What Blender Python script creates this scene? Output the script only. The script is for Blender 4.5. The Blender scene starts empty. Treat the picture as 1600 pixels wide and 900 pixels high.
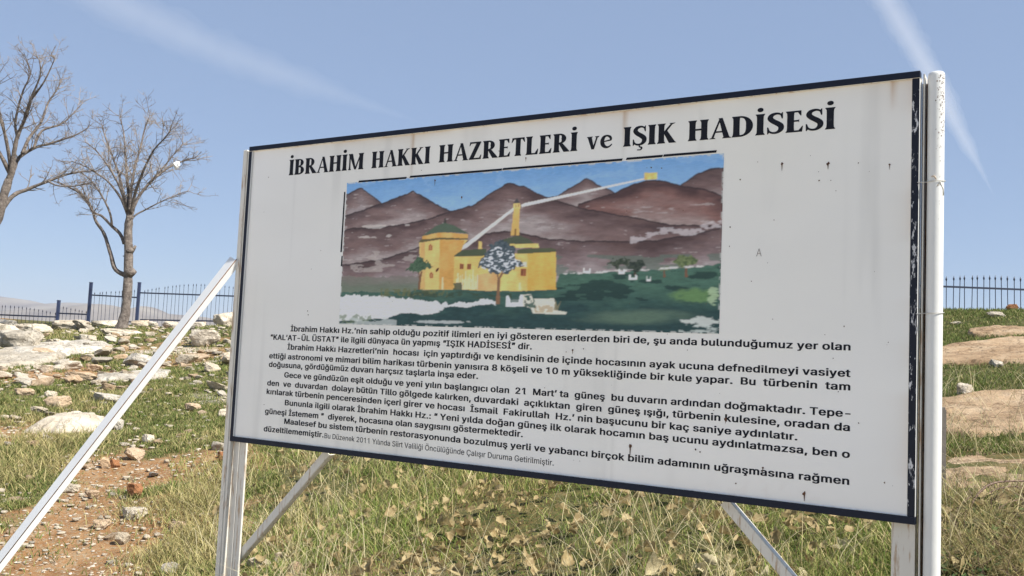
import bpy, bmesh, math, random
import numpy as np
from mathutils import Vector, Matrix, noise as mnoise

random.seed(7)
RNG = np.random.default_rng(11)
scene = bpy.context.scene
COL = scene.collection

# ------------------------------------------------------------------ camera
F = 1432.0                      # focal length in photo pixels (photo 1600 x 900)
R = np.array([[0.9989952770556711, -0.0448155823398875, 0.0],
              [-0.0033870968864452575, -0.07550261796949073, -0.9971398509007826],
              [0.04468740309242717, 0.9961380016138779, -0.07557855347626752]])
EYE = 1.60
cd = bpy.data.cameras.new('camera')
cam = bpy.data.objects.new('camera', cd)
COL.objects.link(cam)
cd.sensor_width = 36.0
cd.lens = 36.0 * F / 1600.0
cd.clip_start = 0.05
cd.clip_end = 60000.0
M4 = Matrix.Identity(4)
# world axes: x right, y forward, z up.  R rows are (right, -, ...) in camera coordinates
for r in range(3):
    for c in range(3):
        M4[r][c] = R[(0, 1, 2)[r]][c]
# R maps camera coordinates (x right, y up, z back) to world (right, forward, up)
M4[0][3], M4[1][3], M4[2][3] = 0.0, 0.0, EYE
cam.matrix_world = M4
scene.camera = cam

# ------------------------------------------------------------------ light and sky
SUN_EL = math.radians(48)
SUN_AZ = math.radians(-30.2)        # measured from +x (right) towards +y (away from the viewer)
sdir = Vector((math.cos(SUN_EL) * math.cos(SUN_AZ), math.cos(SUN_EL) * math.sin(SUN_AZ), math.sin(SUN_EL)))
w = bpy.data.worlds.new('World')
scene.world = w
w.use_nodes = True
wn = w.node_tree
bg = wn.nodes['Background']
sky = wn.nodes.new('ShaderNodeTexSky')
sky.sky_type = 'NISHITA'
sky.sun_disc = False
sky.sun_elevation = SUN_EL
sky.sun_rotation = math.radians(90) - SUN_AZ
sky.air_density = 0.9
sky.dust_density = 0.35
sky.ozone_density = 1.6
sky.altitude = 1000
smix = wn.nodes.new('ShaderNodeMix')           # one flat blue mixed in to even out the clear sky
smix.data_type = 'RGBA'
smix.inputs[0].default_value = 0.68
smix.inputs[7].default_value = (2.22, 2.94, 4.38, 1)
wn.links.new(sky.outputs[0], smix.inputs[6])
wn.links.new(smix.outputs[2], bg.inputs['Color'])
bg.inputs['Strength'].default_value = 0.088
sl = bpy.data.lights.new('sun', 'SUN')
sl.energy = 5.0
sl.angle = math.radians(0.55)
sl.color = (1.0, 0.955, 0.88)
so = bpy.data.objects.new('sun', sl)
so.rotation_euler = sdir.to_track_quat('Z', 'Y').to_euler()
so.location = (20, -5, 30)
COL.objects.link(so)
vs = scene.view_settings
vs.view_transform = 'Standard'
vs.look = 'None'
vs.exposure = 0.80
vs.gamma = 1.0
vs.use_curve_mapping = False
scene.cycles.use_denoising = True
scene.cycles.volume_bounces = 1
scene.cycles.transparent_max_bounces = 8
scene.cycles.max_bounces = 6


# ------------------------------------------------------------------ helpers: naming and meshes
def tag(o, label=None, cat=None, group=None, kind=None):
    if label: o['label'] = label
    if cat: o['category'] = cat
    if group: o['group'] = group
    if kind: o['kind'] = kind
    return o


def empty(name, loc, rot=None):
    o = bpy.data.objects.new(name, None)
    o.empty_display_size = 0.2
    COL.objects.link(o)
    o.location = loc
    if rot: o.rotation_euler = rot
    return o


def link_mesh(name, me, mats, parent=None, loc=None):
    o = bpy.data.objects.new(name, me)
    COL.objects.link(o)
    for m in (mats if isinstance(mats, (list, tuple)) else [mats]):
        if m and len(me.materials) < len(mats if isinstance(mats, (list, tuple)) else [mats]):
            me.materials.append(m)
    if parent: o.parent = parent
    if loc is not None: o.location = loc
    return o


class MB:
    """collects vertices and faces of one part"""
    def __init__(self):
        self.v, self.f, self.mi, self.sm = [], [], [], []

    def add(self, vs_, fs_, mi=0, smooth=False):
        b = len(self.v)
        self.v += [tuple(p) for p in vs_]
        for q in fs_:
            self.f.append([i + b for i in q])
            self.mi.append(mi)
            self.sm.append(smooth)

    def box(self, a, b, mi=0):
        x0, y0, z0 = a
        x1, y1, z1 = b
        self.add([(x0, y0, z0), (x1, y0, z0), (x1, y1, z0), (x0, y1, z0),
                  (x0, y0, z1), (x1, y0, z1), (x1, y1, z1), (x0, y1, z1)],
                 [(0, 3, 2, 1), (4, 5, 6, 7), (0, 1, 5, 4), (1, 2, 6, 5), (2, 3, 7, 6), (3, 0, 4, 7)], mi)

    def tube(self, pts, rad, n=8, mi=0, cap=True, smooth=True, jitter=0.0, rnd=random):
        pts = [Vector(p) for p in pts]
        if not hasattr(rad, '__len__'): rad = [rad] * len(pts)
        up = Vector((0.31, 0.77, 0.55)).normalized()
        rings = []
        vsx = []
        for i, p in enumerate(pts):
            t = (pts[min(i + 1, len(pts) - 1)] - pts[max(i - 1, 0)]).normalized()
            a = t.cross(up)
            if a.length < 1e-4: a = t.cross(Vector((1, 0, 0)))
            a.normalize()
            b = t.cross(a)
            for k in range(n):
                q = 2 * math.pi * k / n
                r = rad[i] * (1 + jitter * (rnd.random() - .5))
                vsx.append(p + a * (r * math.cos(q)) + b * (r * math.sin(q)))
        fs = []
        for i in range(len(pts) - 1):
            for k in range(n):
                fs.append((i * n + k, i * n + (k + 1) % n, (i + 1) * n + (k + 1) % n, (i + 1) * n + k))
        if cap:
            fs.append(tuple(range(n - 1, -1, -1)))
            fs.append(tuple((len(pts) - 1) * n + k for k in range(n)))
        self.add(vsx, fs, mi, smooth)

    def beam(self, a, b, wx, wy, side, mi=0):
        """rectangular bar from a to b; side = direction of its wx edge"""
        a, b = Vector(a), Vector(b)
        t = (b - a).normalized()
        s = Vector(side)
        s = (s - t * s.dot(t)).normalized()
        n = t.cross(s)
        vv = []
        for p in (a, b):
            for (i, j) in ((-1, -1), (1, -1), (1, 1), (-1, 1)):
                vv.append(p + s * (i * wx / 2) + n * (j * wy / 2))
        self.add(vv, [(0, 3, 2, 1), (4, 5, 6, 7), (0, 1, 5, 4), (1, 2, 6, 5), (2, 3, 7, 6), (3, 0, 4, 7)], mi)

    def mesh(self, name):
        me = bpy.data.meshes.new(name)
        me.from_pydata(self.v, [], self.f)
        me.polygons.foreach_set('material_index', self.mi)
        me.polygons.foreach_set('use_smooth', self.sm)
        me.update()
        bm = bmesh.new()
        bm.from_mesh(me)
        bmesh.ops.recalc_face_normals(bm, faces=bm.faces)
        bm.to_mesh(me)
        bm.free()
        return me

    def build(self, name, mats, parent=None, loc=None, bevel=0.0):
        o = link_mesh(name, self.mesh(name), mats, parent, loc)
        if bevel:
            m = o.modifiers.new('bevel', 'BEVEL')
            m.width = bevel
            m.segments = 2
            m.limit_method = 'ANGLE'
        return o


def fast_mesh(name, verts, faces_flat, nper, cols=None, smooth=False):
    """big mesh out of numpy arrays; all faces with nper corners"""
    me = bpy.data.meshes.new(name)
    nv = len(verts)
    nf = len(faces_flat) // nper
    me.vertices.add(nv)
    me.vertices.foreach_set('co', np.asarray(verts, dtype=np.float32).ravel())
    me.loops.add(nf * nper)
    me.loops.foreach_set('vertex_index', np.asarray(faces_flat, dtype=np.int32))
    me.polygons.add(nf)
    me.polygons.foreach_set('loop_start', np.arange(0, nf * nper, nper, dtype=np.int32))
    me.polygons.foreach_set('loop_total', np.full(nf, nper, dtype=np.int32))
    if smooth:
        me.polygons.foreach_set('use_smooth', np.ones(nf, dtype=bool))
    me.update(calc_edges=True)
    if cols is not None:
        a = me.color_attributes.new('Col', 'FLOAT_COLOR', 'POINT')
        c4 = np.ones((nv, 4), dtype=np.float32)
        c4[:, :3] = cols
        a.data.foreach_set('color', c4.ravel())
    return me


# ------------------------------------------------------------------ numpy noise
def _hash(ix, iy, seed):
    h = (ix.astype(np.int64) * 374761393 + iy.astype(np.int64) * 668265263 + seed * 974711) & 0x7fffffff
    h = ((h ^ (h >> 13)) * 1274126177) & 0x7fffffff
    h = (h ^ (h >> 16)) & 0xffffff
    return h / float(0xffffff)


def vnoise(x, y, seed=0):
    x = np.asarray(x, float)
    y = np.asarray(y, float)
    ix, iy = np.floor(x), np.floor(y)
    fx, fy = x - ix, y - iy
    fx = fx * fx * (3 - 2 * fx)
    fy = fy * fy * (3 - 2 * fy)
    a = _hash(ix, iy, seed)
    b = _hash(ix + 1, iy, seed)
    c = _hash(ix, iy + 1, seed)
    d = _hash(ix + 1, iy + 1, seed)
    return (a * (1 - fx) + b * fx) * (1 - fy) + (c * (1 - fx) + d * fx) * fy


def fbm(x, y, seed=0, oct=4, gain=0.5):
    s, a, t = 0, 1.0, 0
    x = np.asarray(x, float)
    y = np.asarray(y, float)
    for o in range(oct):
        s = s + a * vnoise(x * 2 ** o + 17.3 * o, y * 2 ** o - 9.1 * o, seed + o)
        t += a
        a *= gain
    return s / t


def sstep(a, b, x):
    t = np.clip((x - a) / (b - a), 0, 1)
    return t * t * (3 - 2 * t)


def lin(c):
    c = np.asarray(c, float) / 255.0
    return np.where(c <= 0.04045, c / 12.92, ((c + 0.055) / 1.055) ** 2.4)


# ------------------------------------------------------------------ photo pixel -> world
def ray(px, py):
    d = R @ np.array([px - 800.0, -(py - 450.0), -F])
    return d / d[1]                       # scaled so that its forward part is 1


def at(px, py, dist):
    d = ray(px, py) * dist
    return np.array([d[0], d[1], d[2] + EYE])


# ------------------------------------------------------------------ terrain
ctrl = [(1300, 895, 3.5), (1300, 825, 4.3), (1540, 895, 3.4), (1540, 790, 4.2), (1540, 735, 5.0), (1540, 660, 6.2),
        (1540, 600, 7.5), (1540, 540, 9.5), (1540, 484, 12.5), (1640, 484, 12.2), (1440, 486, 13.0),
        (800, 895, 4.0), (800, 765, 5.5), (500, 890, 4.8), (500, 730, 7.4), (1050, 800, 4.7),
        (50, 890, 5.6), (50, 790, 6.9), (50, 700, 8.8), (50, 600, 14.0), (50, 545, 21.0), (50, 513, 28.0), (-120, 512, 30.0),
        (250, 890, 5.5), (250, 750, 7.7), (250, 650, 11.2), (250, 580, 17.0), (250, 512, 27.0), (370, 506, 25.5),
        (560, 505, 23.0), (800, 500, 19.0), (1100, 490, 16.0), (650, 640, 11.0), (1000, 640, 8.5), (-120, 700, 8.8)]
P = [at(*c) for c in ctrl]
P += [np.array(p) for p in [(0, 0, 0.0), (2.2, 0.2, 0.25), (-3, 0.5, -0.15), (-3.2, 3, 0.03), (1.3, 2.78, .66),
                            (-1.33, 4.45, 0.41), (0, -6, -0.5), (6, -3, 0.3), (-7, -2, -0.5), (-9, 4, -0.25), (9, 5, 1.5)]]
P = np.array(P)


def _U(r2):
    return np.where(r2 > 1e-12, 0.5 * r2 * np.log(np.maximum(r2, 1e-12)), 0.0)


_n = len(P)
_K = _U(((P[:, None, :2] - P[None, :, :2]) ** 2).sum(-1)) + np.eye(_n) * 0.35
_A = np.zeros((_n + 3, _n + 3))
_A[:_n, :_n] = _K
_A[:_n, _n] = 1
_A[:_n, _n + 1:] = P[:, :2]
_A[_n:, :_n] = _A[:_n, _n:].T
_W = np.linalg.solve(_A, np.concatenate([P[:, 2], [0, 0, 0]]))


def crest_d(x, y):
    return (0.857 * x + y - 18.3) / 1.317


def hgt(x, y, detail=True):
    x = np.atleast_1d(np.asarray(x, float))
    y = np.atleast_1d(np.asarray(y, float))
    D = crest_d(x, y)
    Dp = np.maximum(D, 0)
    nx, ny = 0.857 / 1.317, 1 / 1.317
    cx = np.clip(x - Dp * nx, -26, 20)
    cy = np.clip(y - Dp * ny, -12, 42)
    z = np.full(x.shape, _W[_n]) + _W[_n + 1] * cx + _W[_n + 2] * cy
    for i in range(_n):
        z = z + _W[i] * _U((cx - P[i, 0]) ** 2 + (cy - P[i, 1]) ** 2)
    z = np.clip(z, -3.0, 5.0)
    z = z - np.minimum(0.10 * Dp + 0.012 * Dp ** 2, 0.32 * Dp + 0.0)
    far = np.maximum(np.hypot(x, y) - 60, 0)
    z = np.maximum(z, -150 + 8 * (fbm(x / 300, y / 300, 3, 3) - .5)) - 0.0 * far
    if detail:
        z = z + 0.10 * (fbm(x * .8, y * .8, 21, 3) - .5) + 0.035 * (fbm(x * 5, y * 5, 31, 3) - .5)
    return z


def hit(px, py):
    """first point of the terrain along the ray through a photo pixel"""
    d = ray(px, py)
    t = np.concatenate([np.arange(2.5, 12, .02), np.arange(12, 60, .05)])
    zz = hgt(d[0] * t, t)
    below = (d[2] * t + EYE) < zz
    i = int(np.argmax(below)) if below.any() else None
    if i is None: return None
    return np.array([d[0] * t[i], t[i], zz[i]])


def axis(lo, hi, a, b, step, grow):
    c = list(np.arange(a, b + 1e-6, step))
    s = step
    while c[-1] < hi:
        s *= grow
        c.append(c[-1] + s)
    s = step
    while c[0] > lo:
        s *= grow
        c.insert(0, c[0] - s)
    return np.array(c)


# ------------------------------------------------------------------ materials
def new_mat(name):
    m = bpy.data.materials.new(name)
    m.use_nodes = True
    nt = m.node_tree
    return m, nt, nt.nodes['Principled BSDF']


def N(nt, t, **kw):
    n = nt.nodes.new(t)
    for k, v in kw.items():
        setattr(n, k, v)
    return n


def noise_node(nt, scale, detail=4, rough=.55, coord='Object'):
    tc = N(nt, 'ShaderNodeTexCoord')
    n = N(nt, 'ShaderNodeTexNoise')
    n.inputs['Scale'].default_value = scale
    n.inputs['Detail'].default_value = detail
    n.inputs['Roughness'].default_value = rough
    nt.links.new(tc.outputs[coord], n.inputs['Vector'])
    return n


def ramp(nt, src, stops):
    r = N(nt, 'ShaderNodeValToRGB')
    els = r.color_ramp.elements
    while len(els) < len(stops): els.new(0.5)
    for e, (p, c) in zip(els, stops):
        e.position = p
        e.color = (*c, 1) if len(c) == 3 else c
    nt.links.new(src, r.inputs['Fac'])
    return r


def mixc(nt, fac, a, b, mode='MIX'):
    m = N(nt, 'ShaderNodeMix', data_type='RGBA', blend_type=mode)
    for s, v in ((m.inputs[0], fac), (m.inputs[6], a), (m.inputs[7], b)):
        if isinstance(v, (int, float)): s.default_value = v
        elif isinstance(v, tuple): s.default_value = (*v, 1)
        else: nt.links.new(v, s)
    return m.outputs[2]


def bump(nt, bsdf, src, strength, dist):
    b = N(nt, 'ShaderNodeBump')
    b.inputs['Strength'].default_value = strength
    b.inputs['Distance'].default_value = dist
    nt.links.new(src, b.inputs['Height'])
    nt.links.new(b.outputs[0], bsdf.inputs['Normal'])


def mat_rock(name, c0, c1, c2, scale=3.0, coord='Object', lich=0.0):
    m, nt, b = new_mat(name)
    n1 = noise_node(nt, scale, 6, .62, coord)
    r = ramp(nt, n1.outputs['Fac'], [(.30, c0), (.5, c1), (.72, c2)])
    oi = N(nt, 'ShaderNodeObjectInfo')
    rr = ramp(nt, oi.outputs['Random'], [(0, (.74, .70, .64)), (.5, (1, 1, 1)), (1, (1.0, .93, .84))])
    c = mixc(nt, 1.0, r.outputs[0], rr.outputs[0], 'MULTIPLY')
    n2 = noise_node(nt, scale * 4.5, 5, .7, coord)
    r2 = ramp(nt, n2.outputs['Fac'], [(.56 - .1 * lich, (0, 0, 0)), (.68 - .08 * lich, (1, 1, 1))])
    f = N(nt, 'ShaderNodeMath', operation='MULTIPLY')
    nt.links.new(r2.outputs[0], f.inputs[0])
    f.inputs[1].default_value = .30 + .4 * lich
    c = mixc(nt, f.outputs[0], c, (.16, .145, .12))
    vo = N(nt, 'ShaderNodeTexVoronoi', feature='DISTANCE_TO_EDGE')
    vo.inputs['Scale'].default_value = scale * .55
    tc = N(nt, 'ShaderNodeTexCoord')
    wn_ = noise_node(nt, scale * 1.4, 4, .6, coord)
    ad = N(nt, 'ShaderNodeVectorMath', operation='ADD')
    nt.links.new(tc.outputs[coord], ad.inputs[0])
    nt.links.new(wn_.outputs['Color'], ad.inputs[1])
    nt.links.new(ad.outputs[0], vo.inputs['Vector'])
    rv = ramp(nt, vo.outputs['Distance'], [(.0, (.34, .30, .25)), (.035, (1, 1, 1))])
    c = mixc(nt, .75, c, rv.outputs[0], 'MULTIPLY')
    nt.links.new(c, b.inputs['Base Color'])
    b.inputs['Roughness'].default_value = .92
    b.inputs['Specular IOR Level'].default_value = .2
    n3 = noise_node(nt, scale * 6, 8, .7, coord)
    bump(nt, b, n3.outputs['Fac'], .8, .04)
    return m


M_rock = mat_rock('limestone', (.40, .34, .26), (.60, .535, .43), (.72, .665, .565))
M_rock_grey = mat_rock('lichen_limestone', (.32, .29, .245), (.52, .475, .40), (.66, .62, .54), lich=.55)
M_rock_tan = mat_rock('tan_limestone', (.36, .255, .16), (.53, .40, .27), (.64, .52, .385))
M_ledge = mat_rock('ledge_limestone', (.20, .13, .072), (.385, .27, .165), (.50, .385, .26), 2.4)
M_rock_red = mat_rock('iron_stained_stone', (.20, .09, .04), (.34, .16, .075), (.42, .24, .13))
# ---- painted steel
def mat_paint(name, base, rust=.5, chips=None, rough=.38, spec=.5, rust_scale=30, streak=False, chip_stretch=1.0, rust_col=(.24, .125, .06)):
    m, nt, b = new_mat(name)
    n0 = noise_node(nt, 3, 4, .6)
    r0 = ramp(nt, n0.outputs['Fac'], [(.3, tuple(x * .90 for x in base)), (.7, base)])
    c = r0.outputs[0]
    if chips:
        n1 = noise_node(nt, chips[1], 7, .72)
        mpc = N(nt, 'ShaderNodeMapping')
        mpc.inputs['Scale'].default_value = (1, 1, chip_stretch)
        nt.links.new(n1.inputs['Vector'].links[0].from_socket, mpc.inputs[0])
        nt.links.new(mpc.outputs[0], n1.inputs['Vector'])
        r1 = ramp(nt, n1.outputs['Fac'], [(chips[2], (0, 0, 0)), (chips[2] + .03, (1, 1, 1))])
        c = mixc(nt, r1.outputs[0], c, chips[0])
    tc = N(nt, 'ShaderNodeTexCoord')
    mp = N(nt, 'ShaderNodeMapping')
    mp.inputs['Scale'].default_value = (1, 1, .12 if streak else .55)
    n2 = N(nt, 'ShaderNodeTexNoise')
    n2.inputs['Scale'].default_value = rust_scale
    n2.inputs['Detail'].default_value = 6
    n2.inputs['Roughness'].default_value = .65
    nt.links.new(tc.outputs['Object'], mp.inputs[0])
    nt.links.new(mp.outputs[0], n2.inputs['Vector'])
    t = .74 - .16 * rust
    r2 = ramp(nt, n2.outputs['Fac'], [(t, (0, 0, 0)), (t + .10, (1, 1, 1))])
    f = N(nt, 'ShaderNodeMath', operation='MULTIPLY')
    nt.links.new(r2.outputs[0], f.inputs[0])
    f.inputs[1].default_value = .85
    c = mixc(nt, f.outputs[0], c, rust_col)
    nt.links.new(c, b.inputs['Base Color'])
    b.inputs['Roughness'].default_value = rough
    b.inputs['Specular IOR Level'].default_value = spec
    n3 = noise_node(nt, 60, 4, .6)
    bump(nt, b, n3.outputs['Fac'], .15, .004)
    return m


M_white = mat_paint('white_steel_paint', (.70, .70, .68), .25)
M_post = mat_paint('rusting_white_paint', (.68, .65, .575), 1.3, rust_scale=60, streak=True, rust_col=(.37, .235, .13))
M_pipe = mat_paint('pipe_white_paint', (.70, .70, .67), .30, rough=.42)
M_black = mat_paint('black_frame_paint', (.012, .016, .030), .15, chips=((.20, .20, .21), 55, .74), rough=.5, spec=.18)
M_flaked = mat_paint('flaking_black_frame_paint', (.014, .017, .028), .15, chips=((.60, .60, .60), 46, .555), rough=.5, spec=.18, chip_stretch=.28)
M_fence = mat_paint('blue_fence_paint', (.034, .048, .105), .0, rough=.5)
M_fence_dark = mat_paint('dark_fence_paint', (.026, .034, .062), .1, rough=.5)
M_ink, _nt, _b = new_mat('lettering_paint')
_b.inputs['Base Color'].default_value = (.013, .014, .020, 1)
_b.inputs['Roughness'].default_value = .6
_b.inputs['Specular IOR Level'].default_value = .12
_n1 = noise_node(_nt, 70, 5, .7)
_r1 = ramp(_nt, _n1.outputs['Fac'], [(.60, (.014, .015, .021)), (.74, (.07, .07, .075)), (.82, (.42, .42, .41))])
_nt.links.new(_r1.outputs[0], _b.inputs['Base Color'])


def mat_vcol(name, rough=.8, trans=0.0, spec=.3, bumps=None):
    m, nt, b = new_mat(name)
    a = N(nt, 'ShaderNodeAttribute', attribute_name='Col')
    nt.links.new(a.outputs['Color'], b.inputs['Base Color'])
    b.inputs['Roughness'].default_value = rough
    b.inputs['Specular IOR Level'].default_value = spec
    if bumps:
        n = noise_node(nt, bumps[0], 5, .6)
        bump(nt, b, n.outputs['Fac'], bumps[1], bumps[2])
    if trans:
        tr = N(nt, 'ShaderNodeBsdfTranslucent')
        nt.links.new(a.outputs['Color'], tr.inputs['Color'])
        mx = N(nt, 'ShaderNodeMixShader')
        mx.inputs[0].default_value = trans
        nt.links.new(b.outputs[0], mx.inputs[1])
        nt.links.new(tr.outputs[0], mx.inputs[2])
        nt.links.new(mx.outputs[0], nt.nodes['Material Output'].inputs['Surface'])
    return m


M_grass = mat_vcol('grass_blades', .8, .18, .12)
M_panel = mat_vcol('weathered_sign_panel', .42, 0, .4, (1.3, .25, .02))
M_picture = mat_vcol('painted_picture', .55, 0, .3, (160, .25, .002))
M_gravel = mat_vcol('gravel_stones', .9, 0, .2)

# ground: soil, gravel and moss, steered by the vertex attribute Col (r soil, g green, b pale gravel and bounce ground)
M_ground, nt, b = new_mat('hillside_ground')
att = N(nt, 'ShaderNodeAttribute', attribute_name='Col')
sep = N(nt, 'ShaderNodeSeparateColor')
nt.links.new(att.outputs['Color'], sep.inputs[0])
nA = noise_node(nt, 6, 8, .65)
nB = noise_node(nt, 38, 6, .7)
nC = noise_node(nt, 1.6, 5, .6)
soil = ramp(nt, nA.outputs['Fac'], [(.3, (.19, .093, .040)), (.5, (.31, .165, .074)), (.7, (.40, .26, .14))])
peb = ramp(nt, nB.outputs['Fac'], [(.52, (0, 0, 0)), (.62, (1, 1, 1))])
c1 = mixc(nt, peb.outputs[0], soil.outputs[0], (.43, .335, .235))
moss = ramp(nt, nA.outputs['Fac'], [(.3, (.045, .052, .018)), (.5, (.085, .09, .032)), (.72, (.20, .165, .08))])
gm = N(nt, 'ShaderNodeMath', operation='ADD')
nt.links.new(sep.outputs[1], gm.inputs[0])
gs = N(nt, 'ShaderNodeMath', operation='MULTIPLY_ADD')
nt.links.new(nB.outputs['Fac'], gs.inputs[0])
gs.inputs[1].default_value = 1.6
gs.inputs[2].default_value = -.8
nt.links.new(gs.outputs[0], gm.inputs[1])
gm.use_clamp = True
c2 = mixc(nt, gm.outputs[0], c1, moss.outputs[0])
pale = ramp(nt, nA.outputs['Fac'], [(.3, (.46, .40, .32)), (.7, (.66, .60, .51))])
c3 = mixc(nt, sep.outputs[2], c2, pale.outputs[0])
nt.links.new(c3, b.inputs['Base Color'])
b.inputs['Roughness'].default_value = .95
b.inputs['Specular IOR Level'].default_value = .1
bump(nt, b, nB.outputs['Fac'], .9, .02)

M_hill, nt, b = new_mat('far_hill_slopes')
n = noise_node(nt, .004, 6, .6)
r = ramp(nt, n.outputs['Fac'], [(.3, (.13, .10, .08)), (.5, (.20, .16, .12)), (.7, (.28, .24, .18))])
nt.links.new(r.outputs[0], b.inputs['Base Color'])
b.inputs['Roughness'].default_value = 1
b.inputs['Specular IOR Level'].default_value = 0

M_bark, nt, b = new_mat('grey_bark')
n = noise_node(nt, 9, 7, .7)
r = ramp(nt, n.outputs['Fac'], [(.32, (.065, .052, .045)), (.5, (.17, .14, .118)), (.7, (.31, .265, .225))])
nt.links.new(r.outputs[0], b.inputs['Base Color'])
b.inputs['Roughness'].default_value = .95
n2 = noise_node(nt, 22, 6, .7)
bump(nt, b, n2.outputs['Fac'], 1.0, .04)
M_twig, nt, b = new_mat('pale_twig_bark')
n = noise_node(nt, 1.2, 3, .5)
r = ramp(nt, n.outputs['Fac'], [(.35, (.12, .095, .078)), (.65, (.33, .28, .235))])
nt.links.new(r.outputs[0], b.inputs['Base Color'])
b.inputs['Roughness'].default_value = .8

M_leaf, nt, b = new_mat('dry_leaf')
n = noise_node(nt, 25, 5, .6)
oi = N(nt, 'ShaderNodeObjectInfo')
r = ramp(nt, oi.outputs['Random'], [(0, (.16, .095, .045)), (.2, (.33, .22, .115)), (.45, (.47, .385, .19)), (.75, (.58, .495, .275)), (1, (.66, .60, .40))])
r2 = ramp(nt, n.outputs['Fac'], [(.35, (.62, .55, .48)), (.6, (1, 1, 1))])
c = mixc(nt, 1, r.outputs[0], r2.outputs[0], 'MULTIPLY')
nt.links.new(c, b.inputs['Base Color'])
b.inputs['Roughness'].default_value = .7
tr = N(nt, 'ShaderNodeBsdfTranslucent')
nt.links.new(c, tr.inputs['Color'])
mx = N(nt, 'ShaderNodeMixShader')
mx.inputs[0].default_value = .3
nt.links.new(b.outputs[0], mx.inputs[1])
nt.links.new(tr.outputs[0], mx.inputs[2])
nt.links.new(mx.outputs[0], nt.nodes['Material Output'].inputs['Surface'])

M_rust, nt, b = new_mat('rust_stain')
n = noise_node(nt, 80, 3, .6)
r = ramp(nt, n.outputs['Fac'], [(.35, (.05, .022, .012)), (.7, (.16, .075, .04))])
nt.links.new(r.outputs[0], b.inputs['Base Color'])
b.inputs['Roughness'].default_value = .9
M_wire, nt, b = new_mat('pale_wire')
n = noise_node(nt, 40, 3, .6)
r = ramp(nt, n.outputs['Fac'], [(.3, (.45, .44, .42)), (.7, (.62, .61, .58))])
nt.links.new(r.outputs[0], b.inputs['Base Color'])
M_bag, nt, b = new_mat('white_plastic')
n = noise_node(nt, 12, 4, .6)
r = ramp(nt, n.outputs['Fac'], [(.3, (.80, .80, .76)), (.7, (.9, .9, .87))])
nt.links.new(r.outputs[0], b.inputs['Base Color'])
b.inputs['Roughness'].default_value = .35
M_wood, nt, b = new_mat('grey_stake_wood')
n = noise_node(nt, 14, 6, .7)
r = ramp(nt, n.outputs['Fac'], [(.3, (.08, .07, .06)), (.7, (.20, .175, .15))])
nt.links.new(r.outputs[0], b.inputs['Base Color'])
b.inputs['Roughness'].default_value = .9
M_cane, nt, b = new_mat('bramble_cane')
n = noise_node(nt, 30, 4, .6)
r = ramp(nt, n.outputs['Fac'], [(.3, (.09, .05, .035)), (.7, (.20, .13, .085))])
nt.links.new(r.outputs[0], b.inputs['Base Color'])
b.inputs['Roughness'].default_value = .7

# ------------------------------------------------------------------ ground sheet
# bare soil blobs and grass, laid out on the ground
soil_px = [(110, 860, 1.15), (10, 890, 1.2), (225, 845, .55), (240, 745, .62), (335, 725, .6), (160, 725, .4), (25, 675, .8), (75, 592, 1.3), (130, 775, .4)]
SOIL = [(hit(a, b_), r_) for a, b_, r_ in soil_px]
GREEN = [(hit(a, b_), r_) for a, b_, r_ in [(290, 640, 1.8), (220, 660, 1.3), (330, 590, 2.2), (80, 515, 2), (105, 520, 2.5), (150, 625, 1.5), (270, 700, 1.0), (60, 735, .7), (230, 790, .35)]]


def cover(x, y):
    s = np.zeros_like(x)
    for p, r_ in SOIL:
        d = np.hypot(x - p[0], (y - p[1]) * .55) / r_ + (fbm(x * 2.2, y * 2.2, 5, 3) - .5) * 1.3
        s = np.maximum(s, 1 - sstep(.6, 1.05, d))
    g = sstep(.30, .46, fbm(x * .9, y * .9, 8, 4))
    for p, r_ in GREEN:
        d = np.hypot(x - p[0], (y - p[1]) * .5) / r_ + (fbm(x * 1.5, y * 1.5, 15, 3) - .5) * .9
        g = np.maximum(g, 1 - sstep(.55, 1.1, d))
    right = sstep(-.4, .5, x / np.maximum(y, .5) + .25)          # from the sign rightwards it is green
    g = np.maximum(g, right * (.75 + .25 * sstep(.35, .6, fbm(x * .7, y * .7, 4, 3))))
    g = g * (1 - .92 * s)
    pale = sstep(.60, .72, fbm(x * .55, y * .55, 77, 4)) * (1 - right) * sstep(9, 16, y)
    # pale ground out of view, added to bounce light onto the shaded board
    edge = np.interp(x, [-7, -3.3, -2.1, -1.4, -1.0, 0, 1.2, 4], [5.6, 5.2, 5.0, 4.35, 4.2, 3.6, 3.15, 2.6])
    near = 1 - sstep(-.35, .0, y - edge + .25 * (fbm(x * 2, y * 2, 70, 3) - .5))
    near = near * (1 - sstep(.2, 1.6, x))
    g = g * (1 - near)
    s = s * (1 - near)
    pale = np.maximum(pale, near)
    return s, g, pale


gx = axis(-13000, 13000, -10, 8.0, .075, 1.13)
gy = axis(-400, 13000, 2.0, 16, .075, 1.05)
GX, GY = np.meshgrid(gx, gy)
GZ = hgt(GX.ravel(), GY.ravel())
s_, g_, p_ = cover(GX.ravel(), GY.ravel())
verts = np.stack([GX.ravel(), GY.ravel(), GZ], 1)
nx_, ny_ = len(gx), len(gy)
ii = np.arange(nx_ * ny_).reshape(ny_, nx_)
fc = np.stack([ii[:-1, :-1], ii[:-1, 1:], ii[1:, 1:], ii[1:, :-1]], -1).reshape(-1)
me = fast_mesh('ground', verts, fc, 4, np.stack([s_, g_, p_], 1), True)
tag(link_mesh('ground', me, M_ground), 'stony hillside of red soil, moss and short grass', None, kind='structure')

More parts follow.
